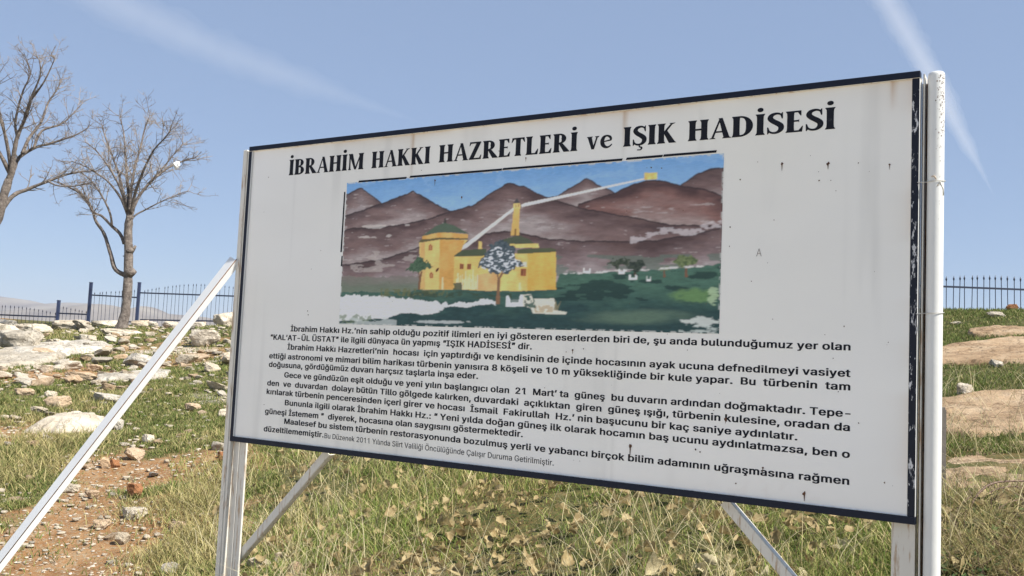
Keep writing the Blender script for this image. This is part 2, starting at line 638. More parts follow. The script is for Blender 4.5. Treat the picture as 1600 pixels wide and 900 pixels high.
# ------------------------------------------------------------------ far hills
def ridge(name, prof, dist, depth, label, seed):
    """a long mountain ridge: profile in (photo x, photo y) is turned into metres at its own distance"""
    xs = np.arange(-2600, 4200, 12.0)
    ph = np.interp(xs, [p[0] for p in prof], [p[1] for p in prof])
    rows = 26
    vv = []
    for j in range(rows):
        t = j / (rows - 1)                      # 0 foot (near), .5 top, 1 foot (far)
        prof_t = math.sin(math.pi * t) ** .9
        for x_, y_ in zip(xs, ph):
            p = at(x_, y_, dist)
            top = p[2]
            yy = dist + (t - .5) * depth
            zz = -160 + (top + 160) * prof_t
            rough = (float(1) * (1 - prof_t) + .15)
            vv.append((p[0], yy, zz, rough))
    vv = np.array(vv)
    nz = fbm(vv[:, 0] / 300, vv[:, 1] / 300, seed, 5) - .5
    z = vv[:, 2] + nz * 110 * vv[:, 3] * .8 * np.minimum(1, (vv[:, 2] + 160) / 100)
    k = len(xs)
    idx = np.arange(k * rows).reshape(rows, k)
    f = np.stack([idx[:-1, :-1], idx[:-1, 1:], idx[1:, 1:], idx[1:, :-1]], -1).reshape(-1)
    me_ = fast_mesh(name, np.stack([vv[:, 0], vv[:, 1], z], 1), f, 4, None, True)
    return tag(link_mesh(name, me_, M_hill), label, None, kind='structure')


ridge('hills', [(-2600, 470), (-800, 440), (-200, 452), (-60, 455), (0, 463), (40, 468), (75, 476), (110, 474), (150, 475),
                (200, 482), (260, 492), (330, 500), (420, 500), (700, 512), (1000, 535), (1400, 560), (1700, 565), (4200, 600)], 5600, 2600,
      'pale blue far mountain ridge beyond the fence', 41)
ridge('hills', [(-2600, 480), (-400, 482), (0, 486), (90, 484), (140, 479), (165, 476), (190, 482), (215, 486), (232, 480), (250, 489),
                (275, 492), (310, 494), (350, 502), (500, 515), (900, 535), (1500, 562), (4200, 600)], 4300, 1900,
      'nearer low ridge in front of the pale far mountains', 52)

# ------------------------------------------------------------------ haze
hb = MB()
hb.box((-7600, -420, -175), (7600, 7400, 262))
M_haze = bpy.data.materials.new('haze_air')
M_haze.use_nodes = True
nt = M_haze.node_tree
nt.nodes.remove(nt.nodes['Principled BSDF'])
pv = N(nt, 'ShaderNodeVolumePrincipled')
pv.inputs['Color'].default_value = (.62, .70, .84, 1)
pv.inputs['Density'].default_value = 1.2e-4
pv.inputs['Anisotropy'].default_value = .1
nt.links.new(pv.outputs[0], nt.nodes['Material Output'].inputs['Volume'])
HAZE = hb.build('haze', M_haze)
tag(HAZE, 'pale blue air over the far hills', None, kind='stuff')

# ------------------------------------------------------------------ contrails
def contrail(path, dens, label):
    mb = MB()
    pts, rad = [], []
    rr = random.Random(len(path) * 7 + 1)
    for i in range(len(path) - 1):
        for k in range(14):
            t = k / 14
            a, b_ = path[i], path[i + 1]
            px, py, wd = (a[j] * (1 - t) + b_[j] * t for j in range(3))
            d = ray(px, py)
            dist = 2600.0 / d[2]
            p = d * dist
            pts.append((p[0], p[1], p[2] + EYE))
            rad.append(max(wd * .5 / F * dist * (.85 + .4 * rr.random()), 4))
    m = bpy.data.materials.new('contrail_vapour')
    m.use_nodes = True
    t_ = m.node_tree
    t_.nodes.remove(t_.nodes['Principled BSDF'])
    v = N(t_, 'ShaderNodeVolumePrincipled')
    v.inputs['Color'].default_value = (.98, .98, 1, 1)
    v.inputs['Density'].default_value = dens
    v.inputs['Anisotropy'].default_value = .0
    t_.links.new(v.outputs[0], t_.nodes['Material Output'].inputs['Volume'])
    root = None
    for k_, (f_, part) in enumerate(((1.2, 1.0), (.9, .97), (.62, .92), (.38, .85), (.2, .7))):
        b_ = MB()
        m_n = max(4, int(len(pts) * part))
        b_.tube(pts[:m_n], [max(r_ * f_ * (1 if i_ < m_n * .6 else (m_n - i_) / (m_n * .4)), 2) for i_, r_ in enumerate(rad[:m_n])], 14, jitter=.3, rnd=rr)
        o = b_.build('contrail' if root is None else 'vapour_core', m, root)
        sub = o.modifiers.new('smooth', 'SUBSURF')
        sub.levels = sub.render_levels = 1
        if root is None: root = o
    return tag(root, label, 'contrail')


contrail([(60, -60, 74), (200, 15, 66), (330, 75, 54), (480, 130, 40), (600, 172, 27), (690, 202, 8)], 1.2e-4,
         'long faint contrail fading out above the left end of the sign')
contrail([(1330, -80, 42), (1385, 0, 38), (1425, 65, 36), (1460, 128, 32), (1500, 205, 28), (1535, 270, 20), (1560, 320, 6)], 2.3e-4,
         'short steep contrail behind the white pipe at right')

# ------------------------------------------------------------------ the sign
U = np.array([0.8550, -0.51863, 0.0])          # along the board, left to right
NRM = np.array([-0.51863, -0.8550, 0.0])       # towards the viewer
BL = np.array([-1.30542, 4.3907, -0.45374 + EYE])
SIGN_BASE = hgt(BL[0], BL[1], False)[0] - .02
SW, SH = 3.0, 1.4164
Z0 = BL[2] - SIGN_BASE                          # height of the board's lower edge in sign coordinates
sign = empty('information_sign', (BL[0], BL[1], SIGN_BASE), (0, 0, math.atan2(U[1], U[0])))
tag(sign, 'big white information board with black frame and Turkish text under a painted landscape', 'sign')


def board(px, py, off=0.0):
    """photo pixel -> (u, v) on the board face (off = distance behind the front of the frame)"""
    d = ray(px, py)
    o = np.array([0, 0, EYE])
    p0 = BL - NRM * off
    t = ((p0 - o) @ NRM) / (d @ NRM)
    q = o + d * t - BL
    return float(q @ U), float(q[2])


FW, REC = .0235, .010                            # frame face width, recess of the panel


def frame_bar(name, a, b, mats, axis_):
    """angle bar: black front and outside, white inside lip"""
    mb = MB()
    mb.box(a, b, 0)
    o = mb.build(name, mats, sign)
    me_ = o.data
    for p in me_.polygons:
        n_ = p.normal
        inside = (axis_ == 'top' and n_.z < -.5) or (axis_ == 'bottom' and n_.z > .5) or \
                 (axis_ == 'left' and n_.x > .5) or (axis_ == 'right' and abs(n_.x) > .5)
        if inside: p.material_index = 1
    bv = o.modifiers.new('bevel', 'BEVEL')
    bv.width = .0012
    bv.segments = 1
    return o


frame_bar('frame_bar', (0, 0, Z0 + SH - FW), (SW, .03, Z0 + SH), [M_black, M_post], 'top')
frame_bar('frame_bar', (0, 0, Z0), (SW, .03, Z0 + FW), [M_black, M_post], 'bottom')
frame_bar('frame_bar', (0, .0005, Z0 + FW), (FW * .95, .03, Z0 + SH - FW), [M_black, M_white], 'left')
o = frame_bar('frame_bar', (SW - FW, .0005, Z0 + FW), (SW, .03, Z0 + SH - FW), [M_flaked, M_white], 'right')
o['label'] = 'black frame upright with large flakes of paint gone'

# panel with stains (colour painted on the sheet itself)
pw, ph = 300, 142
uu = np.linspace(FW, SW - FW, pw)
zz = np.linspace(FW, SH - FW, ph)
UU, ZZ = np.meshgrid(uu, zz)
base = np.array([.81, .80, .77])
colr = np.ones((ph, pw, 3)) * base
st = fbm(UU * 1.5, ZZ * 3, 61, 4) - .5
colr *= (1 + .11 * st)[..., None]
run = fbm(UU * 14, ZZ * .9, 63, 4)
colr *= (1 - .10 * sstep(.52, .75, run) * sstep(.35, .65, fbm(UU * 2, ZZ * 2, 64, 3)))[..., None]
colr *= np.array([1, .995, .975]) ** (4 * fbm(UU * 1.2, ZZ * 1.2, 65, 3) ** 2)[..., None]
for px_, py_ in ((643, 215), (975, 176)):            # joints between the sheets
    u0, v0 = board(px_, py_ + 6)
    colr *= (1 - .07 * np.exp(-((UU - u0) / .006) ** 2) + .03 * sstep(0, .01, UU - u0))[..., None]
ox = np.array([.52, .36, .22])
def stain(mask, c=ox):
    global colr
    colr = colr * (1 - mask[..., None]) + c * mask[..., None]
top_d = (SH - FW) - ZZ
stain(.42 * np.exp(-top_d / .012) * sstep(.35, .6, fbm(UU * 3, ZZ * 0, 9, 4)))
stain(.16 * np.exp(-top_d / .05) * fbm(UU * 8, ZZ * .8, 19, 3))
for px_, py_, ln in ((643, 215, .20), (975, 176, .16), (1395, 125, .1)):
    u0, v0 = board(px_, py_ + 6)
    stain(.75 * np.exp(-((UU - u0) / .008) ** 2) * np.clip(1 - top_d / ln, 0, 1) + .12 * np.exp(-((UU - u0) / .05) ** 2) * np.exp(-top_d / .1))
stain(.22 * np.exp(-(SW - FW - UU) / .03) * sstep(.4, .65, fbm(UU * 2, ZZ * 6, 29, 3)))
bot_d = ZZ - FW
stain(.10 * np.exp(-bot_d / .05) * fbm(UU * 6, ZZ * 6, 39, 3))
u0, v0 = board(1210, 775)
stain(.10 * np.exp(-((UU - u0) / .16) ** 2 - ((ZZ - v0) / .04) ** 2) * (fbm(UU * 30, ZZ * 30, 49, 2) > .5), np.array([.55, .42, .36]))
vts = np.stack([UU.ravel(), np.full(UU.size, REC), ZZ.ravel() + Z0], 1)
ii = np.arange(pw * ph).reshape(ph, pw)
fc = np.stack([ii[:-1, :-1], ii[:-1, 1:], ii[1:, 1:], ii[1:, :-1]], -1).reshape(-1)
link_mesh('panel', fast_mesh('panel', vts, fc, 4, colr.reshape(-1, 3)), M_panel, sign)
mb = MB()
mb.box((FW, REC + .002, Z0 + FW), (SW - FW, REC + .006, Z0 + SH - FW))
mb.build('back_sheet', M_white, sign)

# posts
zb = -.55
mb = MB()
mb.box((-.043, .004, zb), (-.016, .05, Z0 + SH - .012))
mb.box((-.0155, .0075, zb), (-.0005, .05, Z0 + SH - .02))
mb.box((-.0005, .031, zb), (.0355, .052, Z0 + SH - .02))
mb.box((.0365, .033, zb), (.080, .043, Z0 + SH - .02))
mb.build('post', M_post, sign, bevel=.003)
mb = MB()
mb.box((SW - .072, .031, zb), (SW - .004, .085, Z0 + SH - .004))
mb.box((SW + .0065, .022, zb), (SW + .0115, .085, Z0 + SH - .006))
mb.build('post', M_post, sign, bevel=.001)
mb = MB()
mb.box((SW + .0005, .052, zb), (SW + .006, .056, Z0 + SH - .03))
mb.box((SW + .012, .052, zb), (SW + .040, .056, Z0 + SH - .03))
mb.build('dark_gap_strip', M_rust, sign)  # dark strips added behind the open gaps to stand for their shade
# round pipe tied beside the right end
ul, _ = board(1444, 500)
ur, _ = board(1471.5, 500)
pr = (ur - ul) / 2
pu = (ul + ur) / 2
mb = MB()
ptop = Z0 + SH - .004
n = 28
prof = [(pr * .0, ptop - .0), (pr * .80, ptop), (pr * .95, ptop - .004), (pr, ptop - .012)]
zs = list(np.linspace(ptop - .04, zb, 8))
prof += [(pr, z_) for z_ in zs]
vv, ff = [], []
for (r_, z_) in prof:
    for k in range(n):
        q = 2 * math.pi * k / n
        vv.append((pu + max(r_, .001) * math.cos(q), .03 + max(r_, .001) * math.sin(q), z_))
for i in range(len(prof) - 1):
    for k in range(n):
        ff.append((i * n + k, i * n + (k + 1) % n, (i + 1) * n + (k + 1) % n, (i + 1) * n + k))
mb.add(vv, ff, 0, True)
M_pipe_top = M_pipe
# rust freckles at the head of the pipe
nt = M_pipe.node_tree
pipe = mb.build('pipe_post', M_pipe, sign)
pipe['label'] = 'round white pipe with rust freckles round its top'
mb = MB()
rr = random.Random(5)
for k in range(170):
    z_ = ptop - .01 - abs(rr.gauss(0, .16))
    q = rr.gauss(-.75, .34)
    s_ = rr.uniform(.0005, .0018) * (1 if z_ > ptop - .2 else .7)
    rr_ = pr + .0006
    c_ = []
    for j in range(7):
        a_ = 2 * math.pi * j / 7
        rad_ = s_ * rr.uniform(.5, 1.3)
        qq = q + rad_ * math.cos(a_) / rr_
        c_.append((pu + rr_ * math.cos(qq), .03 + rr_ * math.sin(qq), z_ + rad_ * 1.5 * math.sin(a_)))
    mb.add(c_, [tuple(range(7))])
tag(mb.build('rust_freckles', M_rust, pipe), kind='stuff')
# wires that tie the pipe to the frame
for py_ in (283, 489, 520):
    u0, v0 = board(1447, py_)
    mb = MB()
    pts = []
    for k in range(15):
        q = -2.6 + 3.4 * k / 14
        pts.append((pu + (pr + .003) * math.cos(q), .03 + (pr + .003) * math.sin(q), v0 + Z0 + .004 * k / 14))
    pts.insert(0, (SW - .004, -.003, v0 + Z0 - .003))
    if py_ != 520:
        mb.tube(pts, .0013, 5)
        mb.build('tie_wire', M_wire, sign)
mb = MB()
u0, v0 = board(1458, 279)
for pts in ([(pu - pr * .35, .03 - pr * 1.02, v0 + Z0 + .008), (pu - pr * .05, .03 - pr * 1.1, v0 + Z0 + .010), (pu + pr * .25, .03 - pr * 1.03, v0 + Z0 - .002)],
            [(pu + pr * .35, .03 - pr * .95, v0 + Z0 - .022), (pu + pr * .62, .03 - pr * .85, v0 + Z0 - .008), (pu + pr * .95, .03 - pr * .40, v0 + Z0 - .03), (pu + pr * .97, .03 - pr * .35, v0 + Z0 - .05)]):
    mb.tube(pts, .0022, 5)
mb.build('tape_scrap', M_post, sign)


def sgn(px, py, off=0.0):
    u_, v_ = board(px, py, off)
    return Vector((u_, off, v_ + Z0))


# long front brace of angle steel, from high on the left post down to the ground on the left
top = sgn(371, 405, -.004)
top.x -= .006
ang = math.atan2(U[1], U[0])
def to_sign(p):
    q = Vector(p) - Vector((BL[0], BL[1], SIGN_BASE))
    return Vector((q.x * math.cos(-ang) - q.y * math.sin(-ang), q.x * math.sin(-ang) + q.y * math.cos(-ang), q.z))
gnd = to_sign(at(-118, 1031.6, 4.15))
mb = MB()
tdir = (gnd - top).normalized()
# the two flanges of the angle: one faces the sky to the left, one faces the viewer's right
vd = to_sign(np.array([0, 0, EYE])) - (top + gnd) / 2
vd.normalize()
sd = tdir.cross(vd).normalized()          # across the bar in the picture
if sd.x > 0: sd = -sd                     # points to the upper left
c0 = top + sd * 0
flA = (sd * .5 + vd * -.87).normalized()
mb.beam(top + flA * .0315, gnd + flA * .0315, .058, .004, flA)
flB = (-sd * .95 + vd * -.3).normalized()
mb.beam(top + flB * .0145, gnd + flB * .0145, .026, .004, flB)
brace = mb.build('front_brace', M_white, sign, bevel=.0012)
mb = MB()
mb.tube([top + vd * .002, gnd + vd * .002], .0022, 6)
mb.build('dark_seam', M_rust, brace)  # thin dark line along the corner between the two flanges

# knee braces in the plane of the board
for a, b_ in (((512, 706), (360, 884)), ((1131, 784), (1262, 938))):
    A, B = sgn(*a, .05), sgn(*b_, .05)
    if a[0] > 1000:
        e = B + (B - A) * 1.05
        e.x = min(e.x, SW - .03)
        B = e
    mb = MB()
    mb.beam(A, B, .034, .004, (B - A).cross(Vector((0, 1, 0))))
    off = (B - A).cross(Vector((0, 1, 0))).normalized() * .017
    mb.beam(A + off + Vector((0, .018, 0)), B + off + Vector((0, .018, 0)), .004, .03, off)
    mb.build('knee_brace', M_post, sign, bevel=.001)

# ------------------------------------------------------------------ lettering
def to_plain_mesh(objs_faces, name, mat, y):
    vv, ff = [], []
    for vs_, fs_ in objs_faces:
        b0 = len(vv)
        vv += [(p[0], y, p[1]) for p in vs_]
        ff += [tuple(i + b0 for i in q) for q in fs_]
    me_ = bpy.data.meshes.new(name)
    me_.from_pydata(vv, [], ff)
    me_.update()
    return link_mesh(name, me_, mat, sign)


GLYPHS = {   # letters cut into level bands: bottom, top, left and right at the bottom, left and right at the top (thousandths); advance
',': ('-120 71 38 85 67 137', 188),
'-': ('188 244 114 337 114 337', 453),
'.': ('-4 2 95 96 72 119 2 9 72 119 63 128 9 24 63 128 53 138 24 41 53 138 50 141 41 50 50 141 50 140 50 66 50 140 57 134 66 77 57 133 67 124 77 82 67 124 74 116 82 87 75 116 95 96', 188),
'0': ('-7 -2 226 227 189 265 -2 2 189 265 172 282 2 11 172 282 151 302 11 24 151 302 130 323 24 41 130 323 111 342 41 46 111 342 107 346 46 51 105 348 105 348 51 62 103 209 95 180 51 62 245 350 274 358 62 74 95 179 88 163 62 74 274 359 290 365 74 86 88 163 81 152 74 86 290 365 301 373 86 103 80 152 73 140 86 103 301 373 313 380 103 113 73 140 69 135 103 113 313 380 318 384 113 122 69 135 66 131 113 122 318 384 323 387 122 144 66 131 60 123 122 144 323 387 330 393 144 168 60 123 55 117 144 168 330 393 336 398 168 178 55 117 53 115 168 178 336 398 338 400 178 194 53 115 51 113 178 194 338 400 340 402 194 214 51 113 49 111 194 214 340 402 342 404 214 254 49 111 48 109 214 254 342 404 344 405 254 285 48 109 49 110 254 285 344 405 343 404 285 314 49 110 51 113 285 314 343 404 340 402 314 330 51 113 53 115 314 330 340 402 338 400 330 341 53 115 55 117 330 341 338 400 336 398 341 364 55 117 60 123 341 364 336 398 330 393 364 386 60 123 67 131 364 386 330 393 323 387 386 405 67 131 74 140 386 405 322 387 313 380 405 422 74 140 81 151 405 422 313 380 303 373 422 435 81 151 88 163 422 435 303 373 290 365 435 446 88 163 95 177 435 446 290 365 276 359 446 458 95 177 104 208 446 458 276 359 245 349 458 463 106 347 106 347 463 467 108 345 112 342 467 484 112 342 130 323 484 498 131 323 151 302 498 507 152 302 172 281 507 511 172 281 189 264 511 516 189 264 226 227', 453),
'1': ('0 55 235 310 235 310 55 358 212 276 212 276 358 427 86 86 86 180 358 427 212 276 212 276 427 448 86 180 115 209 427 448 212 276 212 276 448 509 116 276 198 276', 453),
'2': ('0 48 64 389 64 389 48 57 64 389 72 389 57 180 73 153 188 267 180 202 188 267 209 288 202 223 209 288 228 306 223 242 229 306 246 322 242 257 246 322 261 335 257 270 261 335 272 344 270 282 272 344 282 352 282 294 282 352 291 359 294 304 291 359 298 365 304 316 298 365 305 370 316 327 305 370 311 374 327 337 311 374 315 377 337 348 315 377 318 379 348 358 318 379 319 380 358 365 320 381 320 381 365 372 66 127 66 127 365 372 320 381 320 381 372 384 66 128 67 129 372 384 320 381 319 380 384 397 67 129 69 132 384 397 319 380 317 379 397 408 69 132 72 136 397 408 317 379 313 377 408 419 72 136 75 142 408 419 313 377 308 373 419 428 75 142 79 149 419 428 308 373 301 370 428 441 79 149 85 162 428 441 301 370 287 363 441 453 85 162 93 183 441 453 286 363 264 356 453 458 93 184 97 203 453 458 264 356 244 352 458 463 99 350 99 350 463 473 101 348 111 338 473 486 111 338 126 323 486 496 126 323 143 307 496 505 143 306 162 288 505 510 162 288 180 270 510 516 180 270 224 226', 453),
'8': ('-7 -2 225 227 176 277 -2 3 176 277 156 296 3 21 156 297 117 335 21 33 117 335 101 352 33 47 100 352 86 366 47 51 84 368 84 368 51 55 83 201 79 180 51 55 251 370 272 373 55 66 79 180 71 156 55 66 272 373 296 381 66 78 71 155 64 140 66 78 296 381 312 388 78 92 64 140 59 129 78 92 312 388 323 393 92 102 59 129 56 123 92 102 323 393 329 397 102 113 56 123 54 119 102 113 329 397 333 399 113 126 54 119 53 116 113 126 333 399 336 400 126 135 53 116 52 116 126 135 336 400 336 401 135 151 52 116 53 116 135 151 336 401 336 400 151 165 53 116 55 119 151 165 336 400 333 398 165 177 55 119 58 123 165 177 333 398 329 394 177 189 58 124 62 130 177 189 329 394 322 390 189 199 62 130 67 138 189 199 322 390 314 385 199 208 67 138 72 147 199 208 314 385 305 380 208 220 72 147 81 165 208 220 305 380 287 372 220 231 81 165 90 193 220 231 287 372 259 362 231 236 93 206 93 206 231 236 246 359 246 359 236 241 96 357 101 351 241 256 101 351 125 327 256 265 125 327 152 301 265 282 153 300 119 333 282 287 119 333 113 340 287 292 109 225 109 225 287 292 228 343 228 343 292 306 106 200 94 168 292 306 252 346 284 358 306 321 94 168 85 151 306 321 284 358 300 367 321 330 85 151 80 145 321 330 301 367 307 372 330 341 80 145 76 139 330 341 307 372 312 376 341 352 76 139 74 136 341 352 312 376 316 378 352 360 74 136 72 134 352 360 316 378 318 380 360 376 72 134 71 133 360 376 318 380 319 381 376 388 71 133 71 134 376 388 319 381 319 381 388 399 71 134 72 136 388 399 318 381 316 380 399 410 72 136 74 139 399 410 316 380 313 378 410 420 74 139 76 145 410 420 313 378 308 376 420 429 76 145 80 151 420 429 308 376 301 372 429 444 80 151 87 167 429 444 301 372 285 365 444 454 87 167 94 188 444 454 285 365 264 358 454 459 94 188 98 212 454 459 264 358 240 354 459 464 100 352 100 352 464 477 102 350 114 337 477 488 114 337 129 323 488 498 129 323 146 306 498 507 146 306 168 284 507 511 168 284 183 269 511 516 184 269 225 227', 453),
':': ('-4 2 95 96 72 119 2 9 72 119 63 128 9 24 63 128 53 138 24 41 53 138 50 141 41 50 50 141 50 140 50 66 50 140 57 134 66 79 57 133 70 121 79 85 70 121 84 107 271 277 78 113 78 113 277 284 72 119 63 128 284 299 63 128 53 138 299 316 53 138 50 141 316 325 50 141 50 140 325 334 50 140 53 138 334 349 53 138 63 128 349 355 63 128 72 119 355 362 72 119 95 96', 188),
'A': ('0 142 17 85 68 134 0 142 395 463 345 411 142 199 68 411 89 390 199 302 89 154 126 190 199 302 324 390 287 352 302 317 126 191 132 195 302 317 287 352 282 347 317 333 132 195 137 201 317 333 282 347 277 341 333 351 137 201 144 206 333 351 277 341 271 334 351 371 144 206 151 213 351 371 271 334 265 327 371 394 151 213 159 220 371 394 264 327 257 319 394 419 160 220 169 228 394 419 257 318 250 309 419 447 169 228 179 236 419 447 250 309 241 299 447 455 180 237 180 237 447 455 240 297 240 297 455 463 182 296 185 293 463 478 185 293 190 287 478 509 190 287 201 276', 480),
'B': ('0 5 60 247 60 303 5 10 60 303 60 324 10 28 60 324 60 362 28 39 60 362 60 377 39 52 60 377 60 390 52 57 60 392 60 392 57 63 60 125 60 125 57 63 253 394 296 397 63 80 60 125 60 125 63 80 296 397 330 406 80 92 60 125 60 125 80 92 330 406 341 411 92 105 60 125 60 125 92 105 341 411 349 415 105 117 60 125 60 125 105 117 349 415 353 417 117 136 60 125 60 125 117 136 353 417 355 418 136 149 60 125 60 125 136 149 355 418 355 417 149 161 60 125 60 125 149 161 355 417 352 416 161 173 60 125 60 125 161 173 352 416 348 414 173 184 60 125 60 125 173 184 348 414 342 411 184 194 60 125 60 125 184 194 342 411 335 407 194 203 60 125 60 125 194 203 335 407 327 402 203 216 60 125 60 125 203 216 327 402 309 394 216 227 60 125 60 125 216 227 309 394 280 385 227 232 60 125 60 125 227 232 265 382 265 382 232 237 60 380 60 374 237 252 60 374 60 351 252 262 60 351 60 315 262 275 60 315 60 336 275 285 60 336 60 355 285 291 60 125 60 125 285 291 264 359 264 359 291 296 60 125 60 125 291 296 274 363 288 369 296 309 60 125 60 125 296 309 288 369 308 380 309 320 60 125 60 125 309 320 308 380 318 387 320 331 60 125 60 125 320 331 318 387 326 392 331 344 60 125 60 125 331 344 326 392 332 395 344 358 60 125 60 125 344 358 332 395 335 397 358 372 60 125 60 125 358 372 335 397 336 398 372 388 60 125 60 125 372 388 336 398 334 397 388 403 60 125 60 125 388 403 334 397 330 395 403 417 60 125 60 125 403 417 330 395 323 392 417 426 60 125 60 125 417 426 323 391 315 388 426 439 60 125 60 125 426 439 315 388 299 382 439 450 60 125 60 125 439 450 299 382 263 375 450 455 60 374 60 374 455 460 60 372 60 368 460 469 60 368 60 359 469 481 60 359 60 345 481 491 60 345 60 329 491 500 60 329 60 306 500 504 60 306 60 290 504 509 60 289 60 242', 456),
'D': ('0 4 60 219 60 270 4 9 60 271 60 294 9 17 60 294 60 322 17 31 60 322 60 350 31 48 60 351 60 376 48 57 60 376 60 386 57 63 60 125 60 125 57 63 215 386 269 392 63 68 60 125 60 125 63 68 269 392 289 398 68 81 60 125 60 125 68 81 289 398 318 409 81 92 60 125 60 125 81 92 318 409 334 417 92 110 60 125 60 125 92 110 334 418 354 428 110 119 60 125 60 125 110 119 354 428 360 433 119 128 60 125 60 125 119 128 360 433 368 437 128 149 60 125 60 125 128 149 368 437 379 446 149 172 60 125 60 125 149 172 379 446 388 452 172 181 60 125 60 125 172 181 388 452 390 454 181 198 60 125 60 125 181 198 390 455 394 457 198 217 60 125 60 125 198 217 394 457 397 460 217 226 60 125 60 125 217 226 397 460 398 460 226 255 60 125 60 125 226 255 398 460 399 462 255 285 60 125 60 125 255 285 399 462 398 460 285 293 60 125 60 125 285 293 398 460 397 460 293 312 60 125 60 125 293 312 397 460 394 457 312 329 60 125 60 125 312 329 394 457 390 455 329 337 60 125 60 125 329 337 390 455 388 452 337 360 60 125 60 125 337 360 388 452 379 446 360 381 60 125 60 125 360 381 379 446 368 438 381 391 60 125 60 125 381 391 368 437 361 433 391 415 60 125 60 125 391 415 360 433 338 419 415 428 60 125 60 125 415 428 338 419 320 410 428 438 60 125 60 125 428 438 320 410 299 401 438 450 60 125 60 125 438 450 299 401 250 390 450 456 60 386 60 386 456 462 60 383 60 377 462 478 60 377 60 353 478 492 60 352 60 325 492 500 60 325 60 298 500 504 60 297 60 275 504 509 60 275 60 226', 502),
'E': ('0 57 60 375 60 375 57 229 60 125 60 125 229 286 60 355 60 355 286 452 60 125 60 125 452 509 60 372 60 372', 419),
'F': ('0 221 60 125 60 125 221 278 60 346 60 346 278 452 60 125 60 125 452 509 60 369 60 369', 410),
'G': ('-7 0 268 270 209 329 0 8 209 329 186 352 8 19 186 352 161 377 19 33 161 377 139 399 33 43 139 399 125 410 43 53 125 411 115 422 53 58 112 240 112 240 53 58 298 424 298 424 58 63 109 228 104 212 58 63 311 426 328 431 63 76 104 212 94 184 63 76 328 431 353 441 76 88 94 184 85 169 76 88 353 441 368 449 88 105 85 169 75 151 88 105 368 449 384 458 105 115 75 151 69 143 105 115 384 458 391 463 115 124 69 143 66 137 115 124 391 463 396 465 124 141 66 137 59 127 124 141 396 466 404 471 141 160 59 127 53 119 141 160 404 471 410 475 160 170 53 119 50 115 160 170 410 475 412 476 170 180 50 115 47 113 170 180 412 476 413 477 180 194 47 113 45 109 180 194 413 477 414 478 194 200 45 109 44 108 194 200 414 478 283 478 200 205 44 108 44 107 200 205 283 478 283 478 205 215 44 107 42 106 205 215 283 478 283 478 215 254 42 106 40 103 215 254 283 478 283 478 254 262 40 104 40 104 262 270 41 104 41 104 270 285 41 104 42 105 285 314 42 105 45 109 314 329 45 109 47 113 329 340 48 113 50 116 340 345 51 116 52 118 345 350 53 119 53 119 350 361 53 120 56 124 350 361 407 474 404 471 361 372 56 124 60 129 361 372 404 471 399 468 372 383 61 130 65 135 372 383 399 468 393 465 383 393 65 136 69 143 383 393 393 465 387 461 393 403 69 143 75 150 393 403 387 461 380 457 403 411 75 150 80 158 403 411 380 456 373 452 411 421 80 158 85 168 411 421 373 452 363 446 421 431 85 168 93 181 421 431 363 446 350 439 431 443 93 181 102 202 431 443 350 439 330 430 443 452 102 202 110 230 443 452 330 430 304 422 452 459 114 258 114 258 452 459 279 419 279 419 459 466 118 415 125 407 466 480 125 407 144 389 480 489 144 389 159 374 489 498 159 374 175 356 498 507 175 356 200 330 507 511 201 330 221 312 511 516 221 311 264 266', 520),
'H': ('0 232 60 125 60 125 0 232 392 457 392 457 232 289 60 457 60 457 289 509 60 125 60 125 289 509 392 457 392 457', 517),
'I': ('0 57 31 269 31 269 57 452 118 183 118 183 452 509 31 269 31 269', 300),
'K': ('0 145 60 125 60 125 0 145 372 448 269 345 145 169 60 125 60 127 145 169 269 345 252 328 169 193 60 127 60 149 169 193 252 328 235 311 193 216 60 150 60 171 193 216 235 311 218 295 216 225 60 171 60 179 216 225 218 295 212 288 225 239 60 180 60 193 225 239 212 288 202 278 239 244 60 193 60 124 239 244 202 278 126 274 244 250 60 124 60 124 244 250 126 274 130 270 250 259 60 124 60 124 250 259 131 270 138 264 259 272 60 124 60 124 259 272 138 264 148 255 272 282 60 124 60 124 272 282 148 255 157 247 282 293 60 124 60 124 282 293 157 247 165 247 293 303 60 124 60 124 293 303 166 247 174 257 303 314 60 124 60 124 303 314 174 257 184 266 314 324 60 124 60 125 314 324 184 266 193 276 324 334 60 125 60 125 324 334 193 276 202 285 334 344 60 125 60 125 334 344 202 285 212 295 344 509 60 125 60 125 344 509 212 295 363 448', 467),
'L': ('0 57 60 361 60 361 57 509 60 125 60 125', 393),
